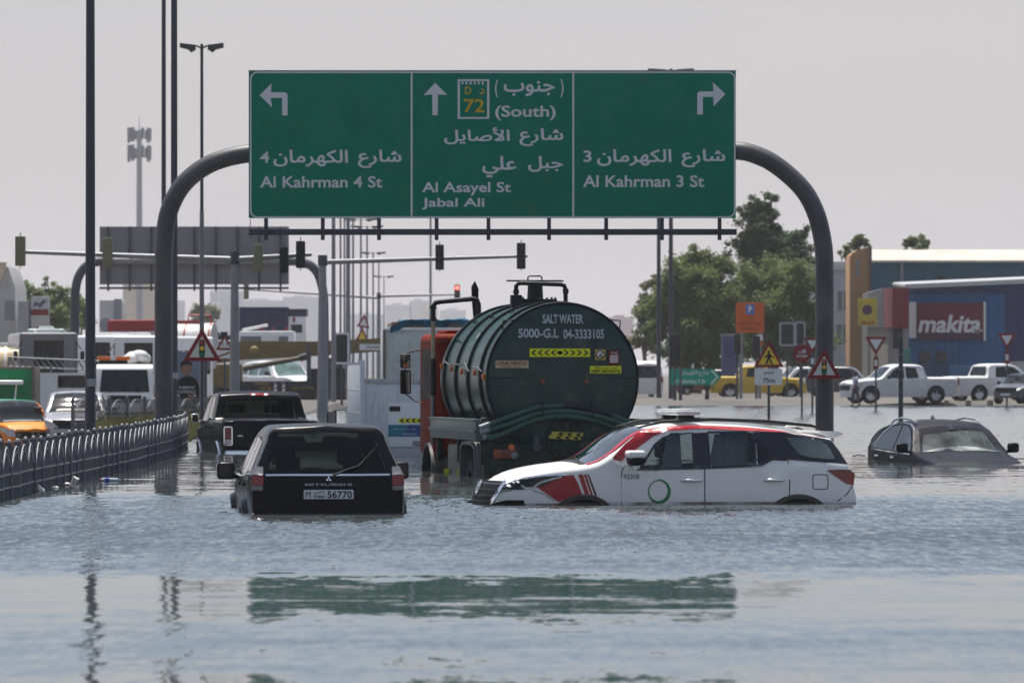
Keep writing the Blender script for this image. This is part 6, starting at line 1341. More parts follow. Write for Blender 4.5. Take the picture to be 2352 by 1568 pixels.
# poster of a man on a shelter
D = 190; k = FPX/D; rt = thing('poster_panel', 'poster of a man in a black shirt beside the left gantry post', 'poster', ((437-CX)/k, D, -.2)); X = lambda x: (x-437)/k; Z = lambda y: CH+.2-(y-856)/k
o = MB().b2(X(400), X(474), -.04, .04, Z(950), Z(808), .01).build('panel', M('poster_blue', (.13, .17, .23), .5, var=.2, scale=1), rt)
MB().patch([(X(a), Z(b)) for a, b in ((404, 946), (404, 880), (414, 868), (432, 862), (448, 868), (462, 892), (464, 946))], face(.044), 9).build('printed_shirt', BLKS, o)
MB().patch([(X(a), Z(b)) for a, b in circ(428, 846, 13, 18, 18)], face(.046), 9).build('printed_face', M('print_skin', (.20, .11, .08), .6), o)
MB().patch([(X(a), Z(b)) for a, b in ((414, 848), (415, 832), (424, 825), (434, 826), (441, 834), (442, 842), (434, 836), (420, 838))], face(.048), 9).build('printed_hair', BLK, o); MB().patch([(X(a), Z(b)) for a, b in ((430, 905), (448, 905), (456, 918), (440, 922))], face(.047), 9).build('printed_hands', MC['print_skin'], o)
MB().text('NEW', X(412), X(448), Z(893), Z(886), face(.047), .02).build('lettering', M('poster_ink', (.4, .42, .44), .6), o); MB().text('EXPERIENCE', X(410), X(450), Z(903), Z(896), face(.047), .01).build('lettering', M('poster_ink', (.4, .42, .44), .6), o)
for x in (402, 472): MB().b2(X(x)-.05, X(x)+.05, -.05, .05, 0, Z(806)).build('post', GALV, rt)

# crane lorry
def crane():
    D = 312; k = FPX/D; rt = thing('crane_lorry', 'ochre mobile crane on a dark carrier parked across the far edge of the flood', 'crane', ((676-CX)/k, D, -.05)); X = lambda x: (x-676)/k; Z = lambda y: CH+.05-(y-856)/k
    OC = M('crane_ochre', (.16, .115, .04), .5, var=.15, dirt=.3); CB = M('carrier_navy', (.014, .016, .022), .5, var=.3)
    MB().b2(X(552), X(800), -1.2, 1.2, Z(921), Z(875), .06).build('carrier', CB, rt); MB().b2(X(470), X(552), -1.1, 1.1, Z(918), Z(890), .06).build('rear_deck', CB, rt)
    bo = MB(); bo.prism([(X(472), Z(838)), (X(472), Z(784)), (X(720), Z(784)), (X(884), Z(776)), (X(884), Z(806)), (X(720), Z(818)), (X(560), Z(826))], lambda a, b, t: (a, t, b), -.45, .45); bo = bo.build('boom', OC, rt)
    bo2 = MB().b2(X(880), X(1010), -.36, .36, Z(803), Z(779), .02).build('boom_section', OC, bo)
    p = MB().b2(X(826), X(879), -.47, -.452, Z(804), Z(790)).build('maker_plate', WHS, bo); MB().text('TADANO', X(840), X(876), Z(800), Z(794), face(.474), .02).build('lettering', M('navy_ink', (.02, .03, .12), .5), p)
    MB().b2(X(474), X(556), -1.0, 1.0, Z(890), Z(836), .08).build('turntable_housing', OC, rt)
    MB().tube([(X(560), -.75, Z(846)), (X(698), -.75, Z(821))], [.16, .13], 10).build('lift_cylinder', M('dark_ochre', (.07, .055, .03), .5), rt); MB().cone((X(690), -.78, Z(822)), (X(706), -.78, Z(818)), .2, None, 12).build('cylinder_head', CB, rt)
    mb = MB(); mb.b2(X(706), X(716), -1.2, -1.0, Z(875), Z(806), .02); mb.b2(X(708), X(713), -1.2, -1.0, Z(806), Z(788), .01); mb.build('strut', GALV, rt)
    for x, r in ((768, 15.5), (735, 15.5), (600, 15.5), (566, 15.5)):
        for s in (-1, 1): wheel('wheel', rt, (X(x), s*1.1, Z(912)), r/k*1.2, .35, s, GALV)
    wheel('spare_wheel', rt, (X(766), -.9, Z(844)), 23.5/k, .4, -1, GALV)
    MB().b2(X(716), X(802), -1.1, 1.0, Z(876), Z(846), .05).build('engine_cover', CB, rt); MB().prism([(X(790), Z(880)), (X(812), Z(902)), (X(812), Z(915)), (X(795), Z(895))], lambda a, b, t: (a, t, b), -1.22, -1.0).build('front_guard', OC, rt)
    f = face(1.206); MB().text('CRANES', X(586), X(620), Z(884), Z(878), f, .02).build('lettering', M('gold_ink', (.30, .20, .02), .6), rt); MB().text('N2 W', X(600), X(625), Z(897), Z(887), f, .03).build('lettering', M('gold_ink', (.30, .20, .02), .6), rt); MB().text('HEAVY LIFT HIRE', X(674), X(722), Z(893), Z(888), f, .02).build('lettering', M('gold_ink', (.30, .20, .02), .6), rt)
    for x in (634, 653):
        o = MB().b2(X(x)-.07, X(x)+.09, -1.215, -1.2, Z(905), Z(879)).build('hazard_board', WHS, rt); mb = MB()
        for i in range(3): z = Z(903-9*i); mb.vf([face(1.218)(a, z+b) for a, b in ((X(x)-.07, 0), (X(x)+.09, .08), (X(x)+.09, .16), (X(x)-.07, .08))], [(0, 1, 2, 3)])
        mb.build('hazard_stripes', REDS, o)
    MB().sphere((X(585), -.5, Z(805)), (.3, .15, .25), 12, 8).build('hook_block', M('dull_hook', (.22, .15, .05), .5), rt)
    mb = MB(); mb.box((X(520), .2, Z(775)), (1.2, .8, .25), .05); mb.cone((X(497), -.1, Z(775)), (X(497), -.1, Z(764)), .2, None, 10); mb.cone((X(515), -.1, Z(775)), (X(515), -.1, Z(762)), .2, None, 10); mb.build('winch', BLK, rt)
crane()
# navy container lorry, white roofed truck behind it
D = 420; k = FPX/D; rt = thing('container_lorry', 'lorry carrying a navy corrugated container beyond the crane', 'lorry', ((612-CX)/k, D, .3)); X = lambda x: (x-612)/k; Z = lambda y: CH-.3-(y-856)/k
MB().b2(X(549), X(661), 0, 2.4, Z(770), Z(705)).build('container', corrugated('container_navy', (.012, .022, .07), .22), rt); MB().b2(X(661.5), X(705), .1, 2.3, Z(726), Z(709), .05).build('cab_deflector', M('navy_paint', (.012, .02, .06), .4), rt)
cb = MB().b2(X(662), X(703), .1, 2.3, Z(800), Z(727), .08).build('cab', WHITE, rt); MB().b2(X(668), X(694), .08, .1, Z(764), Z(745)).build('side_window', DGL, cb); MB().b2(X(672), X(678), .07, .1, Z(740), Z(728)).build('cab_emblem', REDL, cb)
MB().b2(X(545), X(700), .3, 2.1, .8, 1.2).build('chassis', BLKS, rt)
for x in (560, 585, 690): wheel('wheel', rt, (X(x), .2, .5), .5, .3, -1, GALV)
D = 360; k = FPX/D; rt = thing('low_white_truck', 'white roofed truck with red roof lamps between the crane boom and the navy container', 'lorry', ((610-CX)/k, D, .2)); X = lambda x: (x-610)/k; Z = lambda y: CH-.2-(y-856)/k
MB().b2(X(549), X(676), 0, 2.2, .7, Z(760), .12).build('body', WHITE, rt); MB().b2(X(552), X(662), -.01, .0, Z(784), Z(772)).build('side_window', M('grey_glass', (.14, .15, .16), .2), rt); MB().b2(X(600), X(640), -.02, -.01, Z(783), Z(770)).build('white_panel', WHS, rt)
for x in (602, 626, 658): MB().b2(X(x-3), X(x+3), .4, .6, Z(761), Z(752), .03).build('roof_lamp', REDL, rt)
MB().tube([(X(556), .5, Z(758)), (X(614), .5, Z(746))], .09, 8).build('roof_pole', WH2, rt)
for x in (565, 655): wheel('wheel', rt, (X(x), .1, .45), .45, .3, -1, GALV)
# white lorry and kiosk on the far right bank
D = 395; k = FPX/D; rt = thing('white_lorry', 'white lorry cab parked under the trees behind the blue kiosk', 'lorry', ((1646-CX)/k, D, .3), R(-12)); cab_over(rt, 1.5, 2.0, 1.6, .6, WHITE); MB().b2(-.85, .85, 1.7, 5.5, .8, 2.2, .03).build('box_body', WH2, rt)
D = 345; k = FPX/D; rt = thing('kiosk', 'violet blue kiosk left of the orange parking sign', 'kiosk', ((1675-CX)/k, D, .25)); Z = lambda y: CH-.25-(y-856)/k; MB().b2(-.45, .42, 0, .8, 0, Z(772), .03).build('body', M('violet_blue', (.07, .08, .17), .5, var=.1), rt); MB().b2(-.5, .47, -.05, .85, Z(772), Z(767), .01).build('roof', GALVL, rt); MB().b2(-.3, .28, -.012, .01, Z(822), Z(785)).build('panel', M('deep_violet', (.04, .05, .14), .4), rt)
# ------------------------------------------------------------------ buildings
def bld(name, label, x, D, zb, cat='building', rz=0, group=None):
    k = FPX/D; rt = thing(name, label, cat, ((x-CX)/k, D, zb), R(rz), group)
    return rt, (lambda p: (p-x)/k), (lambda y: CH-zb-(y-856)/k)
STUC = M('pale_render', (.46, .45, .44), .8, var=.08, dirt=.15, scale=.4)
rt, X, Z = bld('warehouse', 'long teal corrugated warehouse with a pale sloping roof', 2200, 415, .25)
w = MB(); w.b2(X(1999), X(2620), 0, 24, 0, Z(601)); w.build('wall', corrugated('teal_cladding', (.016, .09, .135), .9), rt)
r = MB(); r.prism([(-.5, Z(603)), (-.5, Z(598)), (3.6, Z(571)), (24, Z(571)), (24, Z(603))], lambda a, b, t: (t, a, b), X(2003), X(2630)); r.build('roof', corrugated('pale_roof', (.50, .44, .38), 1.2), rt)
mb = MB(); mb.cone((X(2071), -.15, 0), (X(2071), -.15, Z(603)), .12, None, 8); mb.build('downpipe', GALVL, rt); MB().b2(X(2152), X(2170), -.5, 0, Z(648), Z(634), .05).build('vent_box', BLK, rt)
rt, X, Z = bld('tower_block', 'orange brown rendered tower slab with a curved top beside the warehouse', 1976, 400, .25)
t = MB(); t.prism([(X(1952), 0), (X(1952), Z(590)), (X(1958), Z(581)), (X(1972), Z(573)), (X(1997), Z(568)), (X(1997), 0)], lambda a, b, t: (a, t, b), 0, 5); t.build('wall', M('terracotta_render', (.34, .195, .095), .8, var=.08, scale=.4), rt)
MB().b2(X(1997.3), X(2002), -.3, 5, 0, Z(566)).build('edge_fin', M('dark_fin', (.10, .08, .08), .6), rt); MB().b2(X(1966), X(1973), -.06, 0, Z(634), Z(596)).build('wall_sign', M('grey_letters', (.20, .20, .21), .5), rt)
rt, X, Z = bld('white_building', 'white rendered building partly hidden by the right gantry post', 1910, 430, .25)
WSTUC = M('white_render', (.74, .73, .72), .8, var=.05, dirt=.1, scale=.4); MB().b2(X(1849), X(1875), -2, 8, 0, Z(598)).build('stair_tower', WSTUC, rt); MB().b2(X(1875.3), X(1990), 0, 9, 0, Z(622)).build('wall', WSTUC, rt); MB().b2(X(1873), X(1992), -.4, 9.2, Z(622), Z(600), .05).build('parapet', M('bright_parapet', (.66, .65, .62), .7), rt)
MB().b2(X(1860), X(1868), -2.1, -2.02, Z(655), Z(612)).build('wall_emblem', M('grey_letters', (.20, .20, .21), .5), rt)
for x0, x1, y0, y1 in ((1924, 1948, 668, 712), (1922, 1948, 745, 790)): 
    f = MB().b2(X(x0), X(x1), -.08, -.01, Z(y1), Z(y0)).build('window', M('pale_window', (.24, .29, .27), .3), rt); MB().b2(X((x0+x1)/2)-.06, X((x0+x1)/2)+.06, -.12, -.08, Z(y1), Z(y0)).build('frame', WHS, f)
MB().b2(X(1876), X(1990), -.06, -.01, Z(800), Z(745)).build('beige_band', M('beige_render', (.40, .34, .26), .8), rt) if 0 else None
rt, X, Z = bld('tool_shop', 'blue corrugated shop with a wide red tool maker sign board', 2200, 385, .25)
BLU = corrugated('blue_cladding', (.004, .095, .25), .5); NAV = corrugated('navy_cladding', (.012, .020, .10), .5)
w = MB(); w.prism([(X(2086), 0), (X(2086), Z(661)), (X(2309), Z(651)), (X(2309), 0)], lambda a, b, t: (a, t, b), 0, 12); w.build('wall', BLU, rt)
MB().prism([(X(2309.3), Z(829)), (X(2309.3), Z(651)), (X(2520), Z(645)), (X(2520), Z(829))], lambda a, b, t: (a, t, b), -.1, 12).build('navy_bay', NAV, rt); MB().b2(X(2316), X(2520), -.05, 12, 0, Z(829.4)).build('white_base', STUC, rt)
mb = MB()
for i in range(70): x = X(2082)+(X(2520)-X(2082))*i/69; z = Z(657)+(Z(638)-Z(657))*i/69; mb.cone((x, -.5, z-.02), (x, 12, z+.3), .17, None, 8)
mb.build('roof_edge', M('galvanised_roof', (.42, .43, .44), .4, .3), rt)
MB().b2(X(2086), X(2309), -.35, -.02, Z(672), Z(662)).build('eave_trim', M('navy_trim', (.01, .03, .08), .5), rt)
sg = MB().b2(X(2106), X(2258), -.4, -.06, Z(780), Z(695), .02).build('sign_board', M('sign_wine', (.13, .006, .02), .5, var=.05), rt); f = face(.41); f.n = Vector((0, -1, 0))
MB().b2(X(2258.3), X(2263), -.42, -.05, Z(783), Z(693)).build('board_edge', WHS, sg); MB().b2(X(2106), X(2258), -.415, -.4, Z(779), Z(764)).build('lower_band', M('wine_dark', (.05, .015, .04), .5), sg)
sf = lambda a, b: (a+.18*(b-Z(762)), -.41, b)
MB().text('makita', X(2108), X(2250), Z(764), Z(723), sf, .03).build('lettering', WHS, sg); mb = MB()
mb.vf([sf(X(2236), Z(762)), sf(X(2255), Z(761)), sf(X(2255), Z(757)), sf(X(2236), Z(758))], [(0, 1, 2, 3)]); mb.build('swash', WHS, sg)
MB().text('POWER TOOLS  ACCESSORIES', X(2112), X(2252), Z(776), Z(768), face(.43), .01).build('small_lettering', M('faded_pink_ink', (.35, .25, .28), .6), sg) if 0 else None
MB().b2(X(2088), X(2104), -.3, -.02, Z(776), Z(694)).build('side_panel', WHS, rt)
for x0, x1 in ((2110, 2140), (2146, 2176)): 
    d = MB().b2(X(x0), X(x1), -.10, -.02, 0, Z(805)).build('door', M('door_blue', (.018, .06, .14), .4), rt); MB().b2(X(x0)+.1, X(x1)-.1, -.13, -.10, Z(832), Z(808)).build('door_pane', DGL, d)
mb = MB()
for i in range(16): x = X(2180)+i*.13; mb.b2(x-.025, x+.025, -1.2, -1.15, 0, Z(838))
mb.b2(X(2180), X(2180)+2, -1.21, -1.14, Z(842), Z(840)); rt2 = thing('gate_fence', 'pale blue bar fence at the foot of the blue shop', 'fence', rt.location); mb.build('bars', M('pale_blue_bars', (.12, .25, .38), .5), rt2)
rt, X, Z = bld('shop_entrance', 'grey shop front with a red sign cube above its awning', 2050, 378, .25)
MB().prism([(X(1993), Z(672)), (X(2030), Z(662)), (X(2052), Z(660)), (X(2052), Z(752)), (X(1993), Z(752))], lambda a, b, t: (a, t, b), .0, 6).build('fascia', M('grey_fascia', (.26, .27, .29), .6), rt)
MB().b2(X(2030), X(2050), -.12, -.02, Z(752), Z(662)).build('pink_panel', M('pink_panel', (.48, .20, .22), .5, var=.1, scale=2), rt); MB().b2(X(2050.3), X(2086), -.5, 5.5, Z(753), Z(661), .03).build('sign_cube', M('sign_wine_red', (.15, .005, .014), .5), rt)
MB().b2(X(1993), X(2086), .3, 6, 0, Z(752.5)).build('wall', M('shop_grey', (.25, .24, .23), .7, var=.2, scale=.6), rt); MB().b2(X(2000), X(2040), .1, .28, 0, Z(790)).build('shop_window', M('cream_door', (.48, .43, .36), .5), rt); MB().b2(X(2052), X(2072), .1, .28, Z(800), Z(753)).build('dark_recess', BLK, rt)
o = MB().b2(X(1969), X(2012), -.9, -.75, Z(748), Z(685), .02).build('yellow_sign', M('banner_yellow', (.42, .33, .03), .5, var=.12, scale=2), rt); MB().patch(circ(X(1990), Z(712), .34, 20), face(.905), 9).build('emblem', M('dark_purple', (.05, .02, .06), .5), o); MB().text('AG', X(1974), X(2006), Z(746), Z(737), face(.905), .04).build('lettering', REDS, o)
rt, X, Z = bld('green_hoarding', 'green printed hoarding stand beside the blue shop doors', 2078, 372, .25, 'hoarding'); MB().b2(X(2066), X(2092), 0, .15, .3, Z(800), .02).build('board', M('hoarding_green', (.04, .16, .13), .5, var=.2, scale=2), rt); mb = MB(); mb.b2(X(2068), X(2070), .15, .25, 0, Z(802)); mb.b2(X(2088), X(2090), .15, .25, 0, Z(802)); mb.build('frame', GALVL, rt)
# left: gabled house, pylon sign, slab
rt, X, Z = bld('gabled_house', 'white gabled building with a cream roof at the left edge', 6, 430, .2)
MB().prism([(X(-70), 0), (X(-70), Z(655)), (X(-12), Z(612)), (X(18), Z(612)), (X(35), Z(660)), (X(37), 0)], lambda a, b, t: (a, t, b), 0, 10).build('wall', STUC, rt)
MB().prism([(X(-70), Z(650)), (X(-34), Z(600)), (X(16), Z(603)), (X(7), Z(640)), (X(-10), Z(662))], lambda a, b, t: (a, t, b), -.5, -.02).build('roof', M('cream_roof', (.56, .46, .33), .7), rt)
for i in range(5): MB().b2(X(12+4.5*i), X(14+4.5*i), -.05, .0, Z(735), Z(690)).build('slit_window', M('grey_slit', (.20, .20, .22), .5), rt)
rt, X, Z = bld('pylon_sign', 'white pylon sign with a red band and a torn emblem before the left trees', 91, 400, .2, 'sign')
b = MB().b2(X(71), X(112), 0, .8, Z(748), Z(681), .05).build('sign_box', STUC, rt); MB().b2(X(71.3), X(111.7), -.03, .0, Z(724), Z(710)).build('red_band', REDS, b); MB().patch([(X(a), Z(c)) for a, c in ((76, 706), (80, 692), (90, 697), (100, 688), (107, 691), (98, 700), (92, 707), (86, 700))], face(.03), 9).build('emblem', M('emblem_slate', (.06, .08, .12), .5), b)
MB().b2(X(66), X(71), .1, .6, 0, Z(690), .02).build('post', GALV, rt); MB().b2(X(108), X(112), .1, .6, 0, Z(748), .02).build('post', GALV, rt)
rt, X, Z = bld('grey_slab', 'plain pale grey block left of the pylon sign', 54, 425, .2); MB().b2(X(41), X(68), 0, 6, 0, Z(691), .05).build('wall', M('slab_grey', (.30, .29, .31), .7), rt)
rt, X, Z = bld('billboard_building', 'pale building with a dark figure emblem, behind the thick lamp post', 258, 760, .2); MB().b2(X(228), X(273), 0, 14, 0, Z(688), .2).build('wall', STUC, rt); MB().b2(X(262), X(280), -.3, -.02, Z(735), Z(686), .1).build('dark_panel', M('slate_panel', (.16, .18, .22), .6), rt)
MB().patch(circ(X(243), Z(745), .9, 16), face(.05), 9).build('emblem', M('slate_panel', (.16, .18, .22), .6), rt)
# cell tower
rt, X, Z = bld('cell_tower', 'pale cell tower crowned with two tiers of antenna panels', 320, 1300, .2, 'mast'); MB().cone((0, 0, 0), (0, 0, Z(300)), .85, .58, 14).build('mast', M('tower_grey', (.36, .36, .37), .6), rt); AP = M('antenna_grey', (.20, .21, .23), .6)
MB().cone((0, 0, Z(300)), (0, 0, Z(268)), .10, .05, 6).build('lightning_rod', AP, rt)
for zt, zb_ in ((290, 328), (330, 372)):
    for i in range(9):
        a = 2*math.pi*i/9+.2; r = 2.45; mb = MB(); mb.box((r*math.cos(a), r*math.sin(a), (Z(zt)+Z(zb_))/2+.25*math.sin(i*3)), (.62, .62, (Z(zt)-Z(zb_))*(.75+.2*math.sin(i*5))), .05, Matrix.Rotation(a, 3, 'Z')); mb.cone((.3*math.cos(a), .3*math.sin(a), (Z(zt)+Z(zb_))/2), (r*math.cos(a), r*math.sin(a), (Z(zt)+Z(zb_))/2), .05, None, 5); mb.build('antenna_panel', AP, rt)
# far skyline
sk = [(520, 38, 668, 1500, 'far arched tower block above the near warning triangle', 1), (495, 25, 700, 1450, 'far low grey block left of the arched tower', 0), (600, 55, 690, 1700, 'far wide beige block over the navy container', 0), (695, 45, 682, 1800, 'far block between the container cab and the middle mast', 0), (335, 22, 655, 1100, 'far sand coloured block behind the left gantry post', 2), (298, 16, 650, 1150, 'far sand coloured narrow block left of the gantry post', 2), (392, 30, 690, 1500, 'far low block right of the gantry post', 0),
      (915, 30, 700, 1900, 'far block right of the lamp post row', 0), (962, 22, 690, 1900, 'far lilac block above the blue tarpaulin', 0), (985, 20, 706, 1700, 'far pale yellow block above the blue tarpaulin', 2), (1040, 30, 712, 2000, 'far low block left of the tanker pipe', 0), (840, 40, 722, 2000, 'far low block behind the lamp post row', 0), (1385, 40, 742, 2000, 'far low block right of the tank', 0), (1425, 30, 728, 1400, 'far block with a red roof mark right of the tank', 3)]
SKM = [M('hazed_concrete', (.52, .50, .52), .8), M('hazed_concrete', (0, 0, 0)), M('hazed_sand', (.60, .50, .37), .8), M('hazed_red', (.42, .24, .22), .8)]  # wall tones paled, part of the distance haze put into the colour
for x, hw, y, D, lb, mt in sk:
    D *= 2.9 if D > 1200 else 1.8
    rt, X, Z = bld('far_building', lb, x, D, .2, group='hazy buildings on the skyline'); w = MB(); w.b2(X(x-hw), X(x+hw), 0, 18, 0, Z(y)); w.b2(X(x-hw*.5), X(x+hw*.3), 3, 12, Z(y), Z(y-5)); w = w.build('wall', SKM[mt], rt)
    for i in range(4 if mt == 1 else 0):
        xx = X(x-hw*.7+hw*1.4*i/3); MB().prism([(xx+a, b) for a, b in [(-1.6, Z(y+55)), (1.6, Z(y+55)), (1.6, Z(y+20)), (.9, Z(y+14)), (-.9, Z(y+14)), (-1.6, Z(y+20))]], lambda a, b, t: (a, t, b), -.2, -.02).build('window', M('far_glass', (.45, .46, .49), .3), w)
# low hazy tree line along the horizon
# ------------------------------------------------------------------ trees
LEAF = {}
def leafmat(n, c):
    m = M(n, c, .6, var=.45, scale=.55, spec=.3); t = m.node_tree; p = t.nodes['Principled BSDF']
    tl = t.nodes.new('ShaderNodeBsdfTranslucent'); tl.inputs[0].default_value = tuple(min(1, q*1.3) for q in c)+(1,); mx = t.nodes.new('ShaderNodeMixShader'); mx.inputs[0].default_value = .4
    t.links.new(p.outputs[0], mx.inputs[1]); t.links.new(tl.outputs[0], mx.inputs[2]); t.links.new(mx.outputs[0], t.nodes['Material Output'].inputs['Surface']); return m
def tree(label, x, D, zb, clumps, nleaf, ls, mat, trunk=(.3, 3), group=None, name='tree', seed=1):
    rnd = random.Random(seed); k = FPX/D; rt = thing(name, label, 'tree', ((x-CX)/k, D, zb), group=group); mb = MB(); X = lambda p: (p-x)/k; Z = lambda y: CH-zb-(y-856)/k
    cl = [(X(a), rnd.uniform(-1, 1)*r/k*.8, Z(b), r/k*1.12) for a, b, r in clumps]; tv = sum(c[3]**2.2 for c in cl); vs, fs = [], []
    for cx, cy, cz, r in cl:
        n = int(nleaf*r**2.2/tv); sub = [(rnd.gauss(0, .55), rnd.gauss(0, .55), rnd.gauss(0, .5)) for _ in range(max(5, int(16*r)))]
        for i in range(n):
            s = rnd.choice(sub); p = Vector((cx+r*(s[0]+rnd.gauss(0, .26)), cy+r*(s[1]+rnd.gauss(0, .26)), cz+r*(s[2]+rnd.gauss(0, .22))))
            a = Vector((rnd.gauss(0, 1), rnd.gauss(0, 1), rnd.gauss(0, .6))).normalized(); b = a.cross(Vector((rnd.gauss(0, 1), rnd.gauss(0, 1), rnd.gauss(0, 1)))).normalized(); l = ls*rnd.uniform(.6, 1.4); w_ = l*.42
            j = len(vs); vs += [p-a*l, p+b*w_, p+a*l, p-b*w_]; fs.append((j, j+1, j+2, j+3))
    mb.vf(vs, fs).build('crown', mat, rt, ang=180, flip=False)
    t = MB(); h = sum(c[2] for c in cl)/len(cl); t.tube([(0, 0, 0), (.1, 0, h*.3), (-.05, .1, h*.6)], [trunk[0], trunk[0]*.8, trunk[0]*.6], 8)
    for cx, cy, cz, r in cl[::max(1, len(cl)//9)]: t.tube([(0, 0, h*.35), (cx*.5, cy*.5, (h*.45+cz)/2), (cx, cy, cz)], [trunk[0]*.5, trunk[0]*.3, .05], 6)
    t.build('trunk', M('bark', (.10, .075, .05), .9, var=.3), rt)
    return rt
G1 = leafmat('leaf_olive', (.12, .15, .05)); G2 = leafmat('leaf_deep', (.06, .095, .042)); G3 = leafmat('leaf_bright', (.13, .17, .06)); G4 = leafmat('leaf_dusty', (.15, .16, .09))
rr = random.Random(4)
c1 = [(1590, 625, 34), (1560, 660, 34), (1620, 640, 36), (1648, 610, 28), (1530, 700, 30), (1590, 700, 40), (1630, 720, 40), (1560, 750, 36), (1600, 780, 40), (1650, 770, 40), (1510, 760, 24), (1660, 680, 34), (1605, 592, 18), (1570, 606, 16), (1640, 815, 34), (1570, 815, 34)]
tree('broad olive green tree left in the leafy group right of the tanker', 1600, 375, .3, c1, 60000, .125, G1, (.35, 3), 'trees beyond the flooded junction', seed=3)
c2 = [(1748, 490, 20), (1768, 485, 14), (1738, 510, 18), (1768, 545, 22), (1800, 550, 18), (1750, 600, 30), (1800, 620, 30), (1840, 580, 20), (1730, 555, 22), (1740, 470, 15), (1772, 455, 13), (1760, 500, 18), (1718, 490, 14), (1735, 530, 24), (1775, 520, 14), (1790, 560, 22), (1830, 545, 16), (1845, 535, 12), (1760, 570, 30), (1720, 580, 24), (1810, 590, 26), (1850, 600, 18), (1690, 560, 14), (1775, 610, 34)]
tree('tall dark ragged tree rising behind the right end of the big sign', 1768, 400, .3, c2, 34000, .125, G2, (.4, 3), 'trees beyond the flooded junction', seed=5)
c3 = [(1720, 650, 34), (1770, 650, 40), (1820, 640, 36), (1855, 650, 26), (1740, 710, 44), (1800, 710, 46), (1850, 720, 36), (1700, 720, 34), (1760, 770, 46), (1820, 780, 44), (1710, 790, 40), (1690, 670, 26), (1850, 790, 34)]
tree('dense green tree behind the orange parking sign', 1775, 385, .3, c3, 66000, .125, G3, (.4, 3), 'trees beyond the flooded junction', seed=8)
tree('thin dusty shrub like tree at the left end of the leafy group', 1480, 390, .3, [(1490, 690, 18), (1478, 730, 20), (1490, 770, 24), (1470, 780, 18), (1500, 720, 22), (1465, 705, 8), (1485, 655, 10), (1505, 650, 14)], 5200, .13, G4, (.15, 2), 'trees beyond the flooded junction', seed=9)
tree('treetop showing above the white building left of the tower slab', 1965, 460, .3, [(1966, 565, 12), (1975, 550, 8), (1950, 575, 9), (1940, 588, 8), (1985, 560, 8), (1962, 600, 14), (1930, 580, 5)], 1800, .18, G1, (.2, 3), 'treetops behind the warehouse', seed=11)
tree('treetop showing above the long roof of the teal warehouse', 2108, 470, .3, [(2095, 556, 11), (2115, 552, 11), (2132, 560, 8), (2080, 562, 7), (2105, 575, 16)], 1800, .18, G1, (.2, 3), 'treetops behind the warehouse', seed=12)
tree('leafy tree left of the pylon sign with a bare crooked stem', 62, 450, .2, [(58, 665, 16), (48, 685, 18), (78, 690, 18), (66, 710, 22), (88, 675, 10), (45, 720, 20), (62, 740, 24)], 4200, .18, G3, (.15, 3), 'trees beyond the left queue', seed=21)
tree('loose leafy tree right of the pylon sign', 130, 455, .2, [(112, 665, 12), (125, 690, 20), (140, 675, 14), (150, 700, 20), (118, 720, 24), (140, 735, 28), (160, 730, 18), (102, 650, 6), (108, 640, 5)], 5200, .18, G3, (.2, 3), 'trees beyond the left queue', seed=22)
tree('hedge like tree left of the thick lamp post behind the far gantry foot', 180, 460, .2, [(170, 690, 14), (182, 700, 14), (176, 725, 22), (190, 735, 18), (165, 745, 20), (196, 700, 10)], 3400, .18, G1, (.2, 3), 'trees beyond the left queue', seed=23)
tree('pale hazy distant tree beyond the near warning triangle', 468, 900, .2, [(460, 720, 12), (474, 712, 12), (488, 722, 12), (470, 735, 16)], 900, .5, G4, (.2, 3), seed=24)

# ------------------------------------------------------------------ people
def skin(name, verts, edges, rad, mat, parent, sub=2):
    me = bpy.data.meshes.new(name); me.from_pydata(verts, edges, []); o = bpy.data.objects.new(name, me); COL.objects.link(o)
    bm = bmesh.new(); bm.from_mesh(me); l = bm.verts.layers.skin.verify()
    for i, v in enumerate(bm.verts): v[l].radius = (rad[i],)*2 if not isinstance(rad[i], tuple) else rad[i]; v[l].use_root = (i == 0)
    bm.to_mesh(me); bm.free()
    o.modifiers.new('s', 'SKIN'); m = o.modifiers.new('u', 'SUBSURF'); m.levels = sub; m.render_levels = sub
    bpy.context.view_layer.update(); dg = bpy.context.evaluated_depsgraph_get(); n = bpy.data.meshes.new_from_object(o.evaluated_get(dg)); o.modifiers.clear(); o.data = n; bpy.data.meshes.remove(me); n.name = name
    n.materials.clear(); n.materials.append(mat); n.polygons.foreach_set('use_smooth', [True]*len(n.polygons)); o.parent = parent
    return o
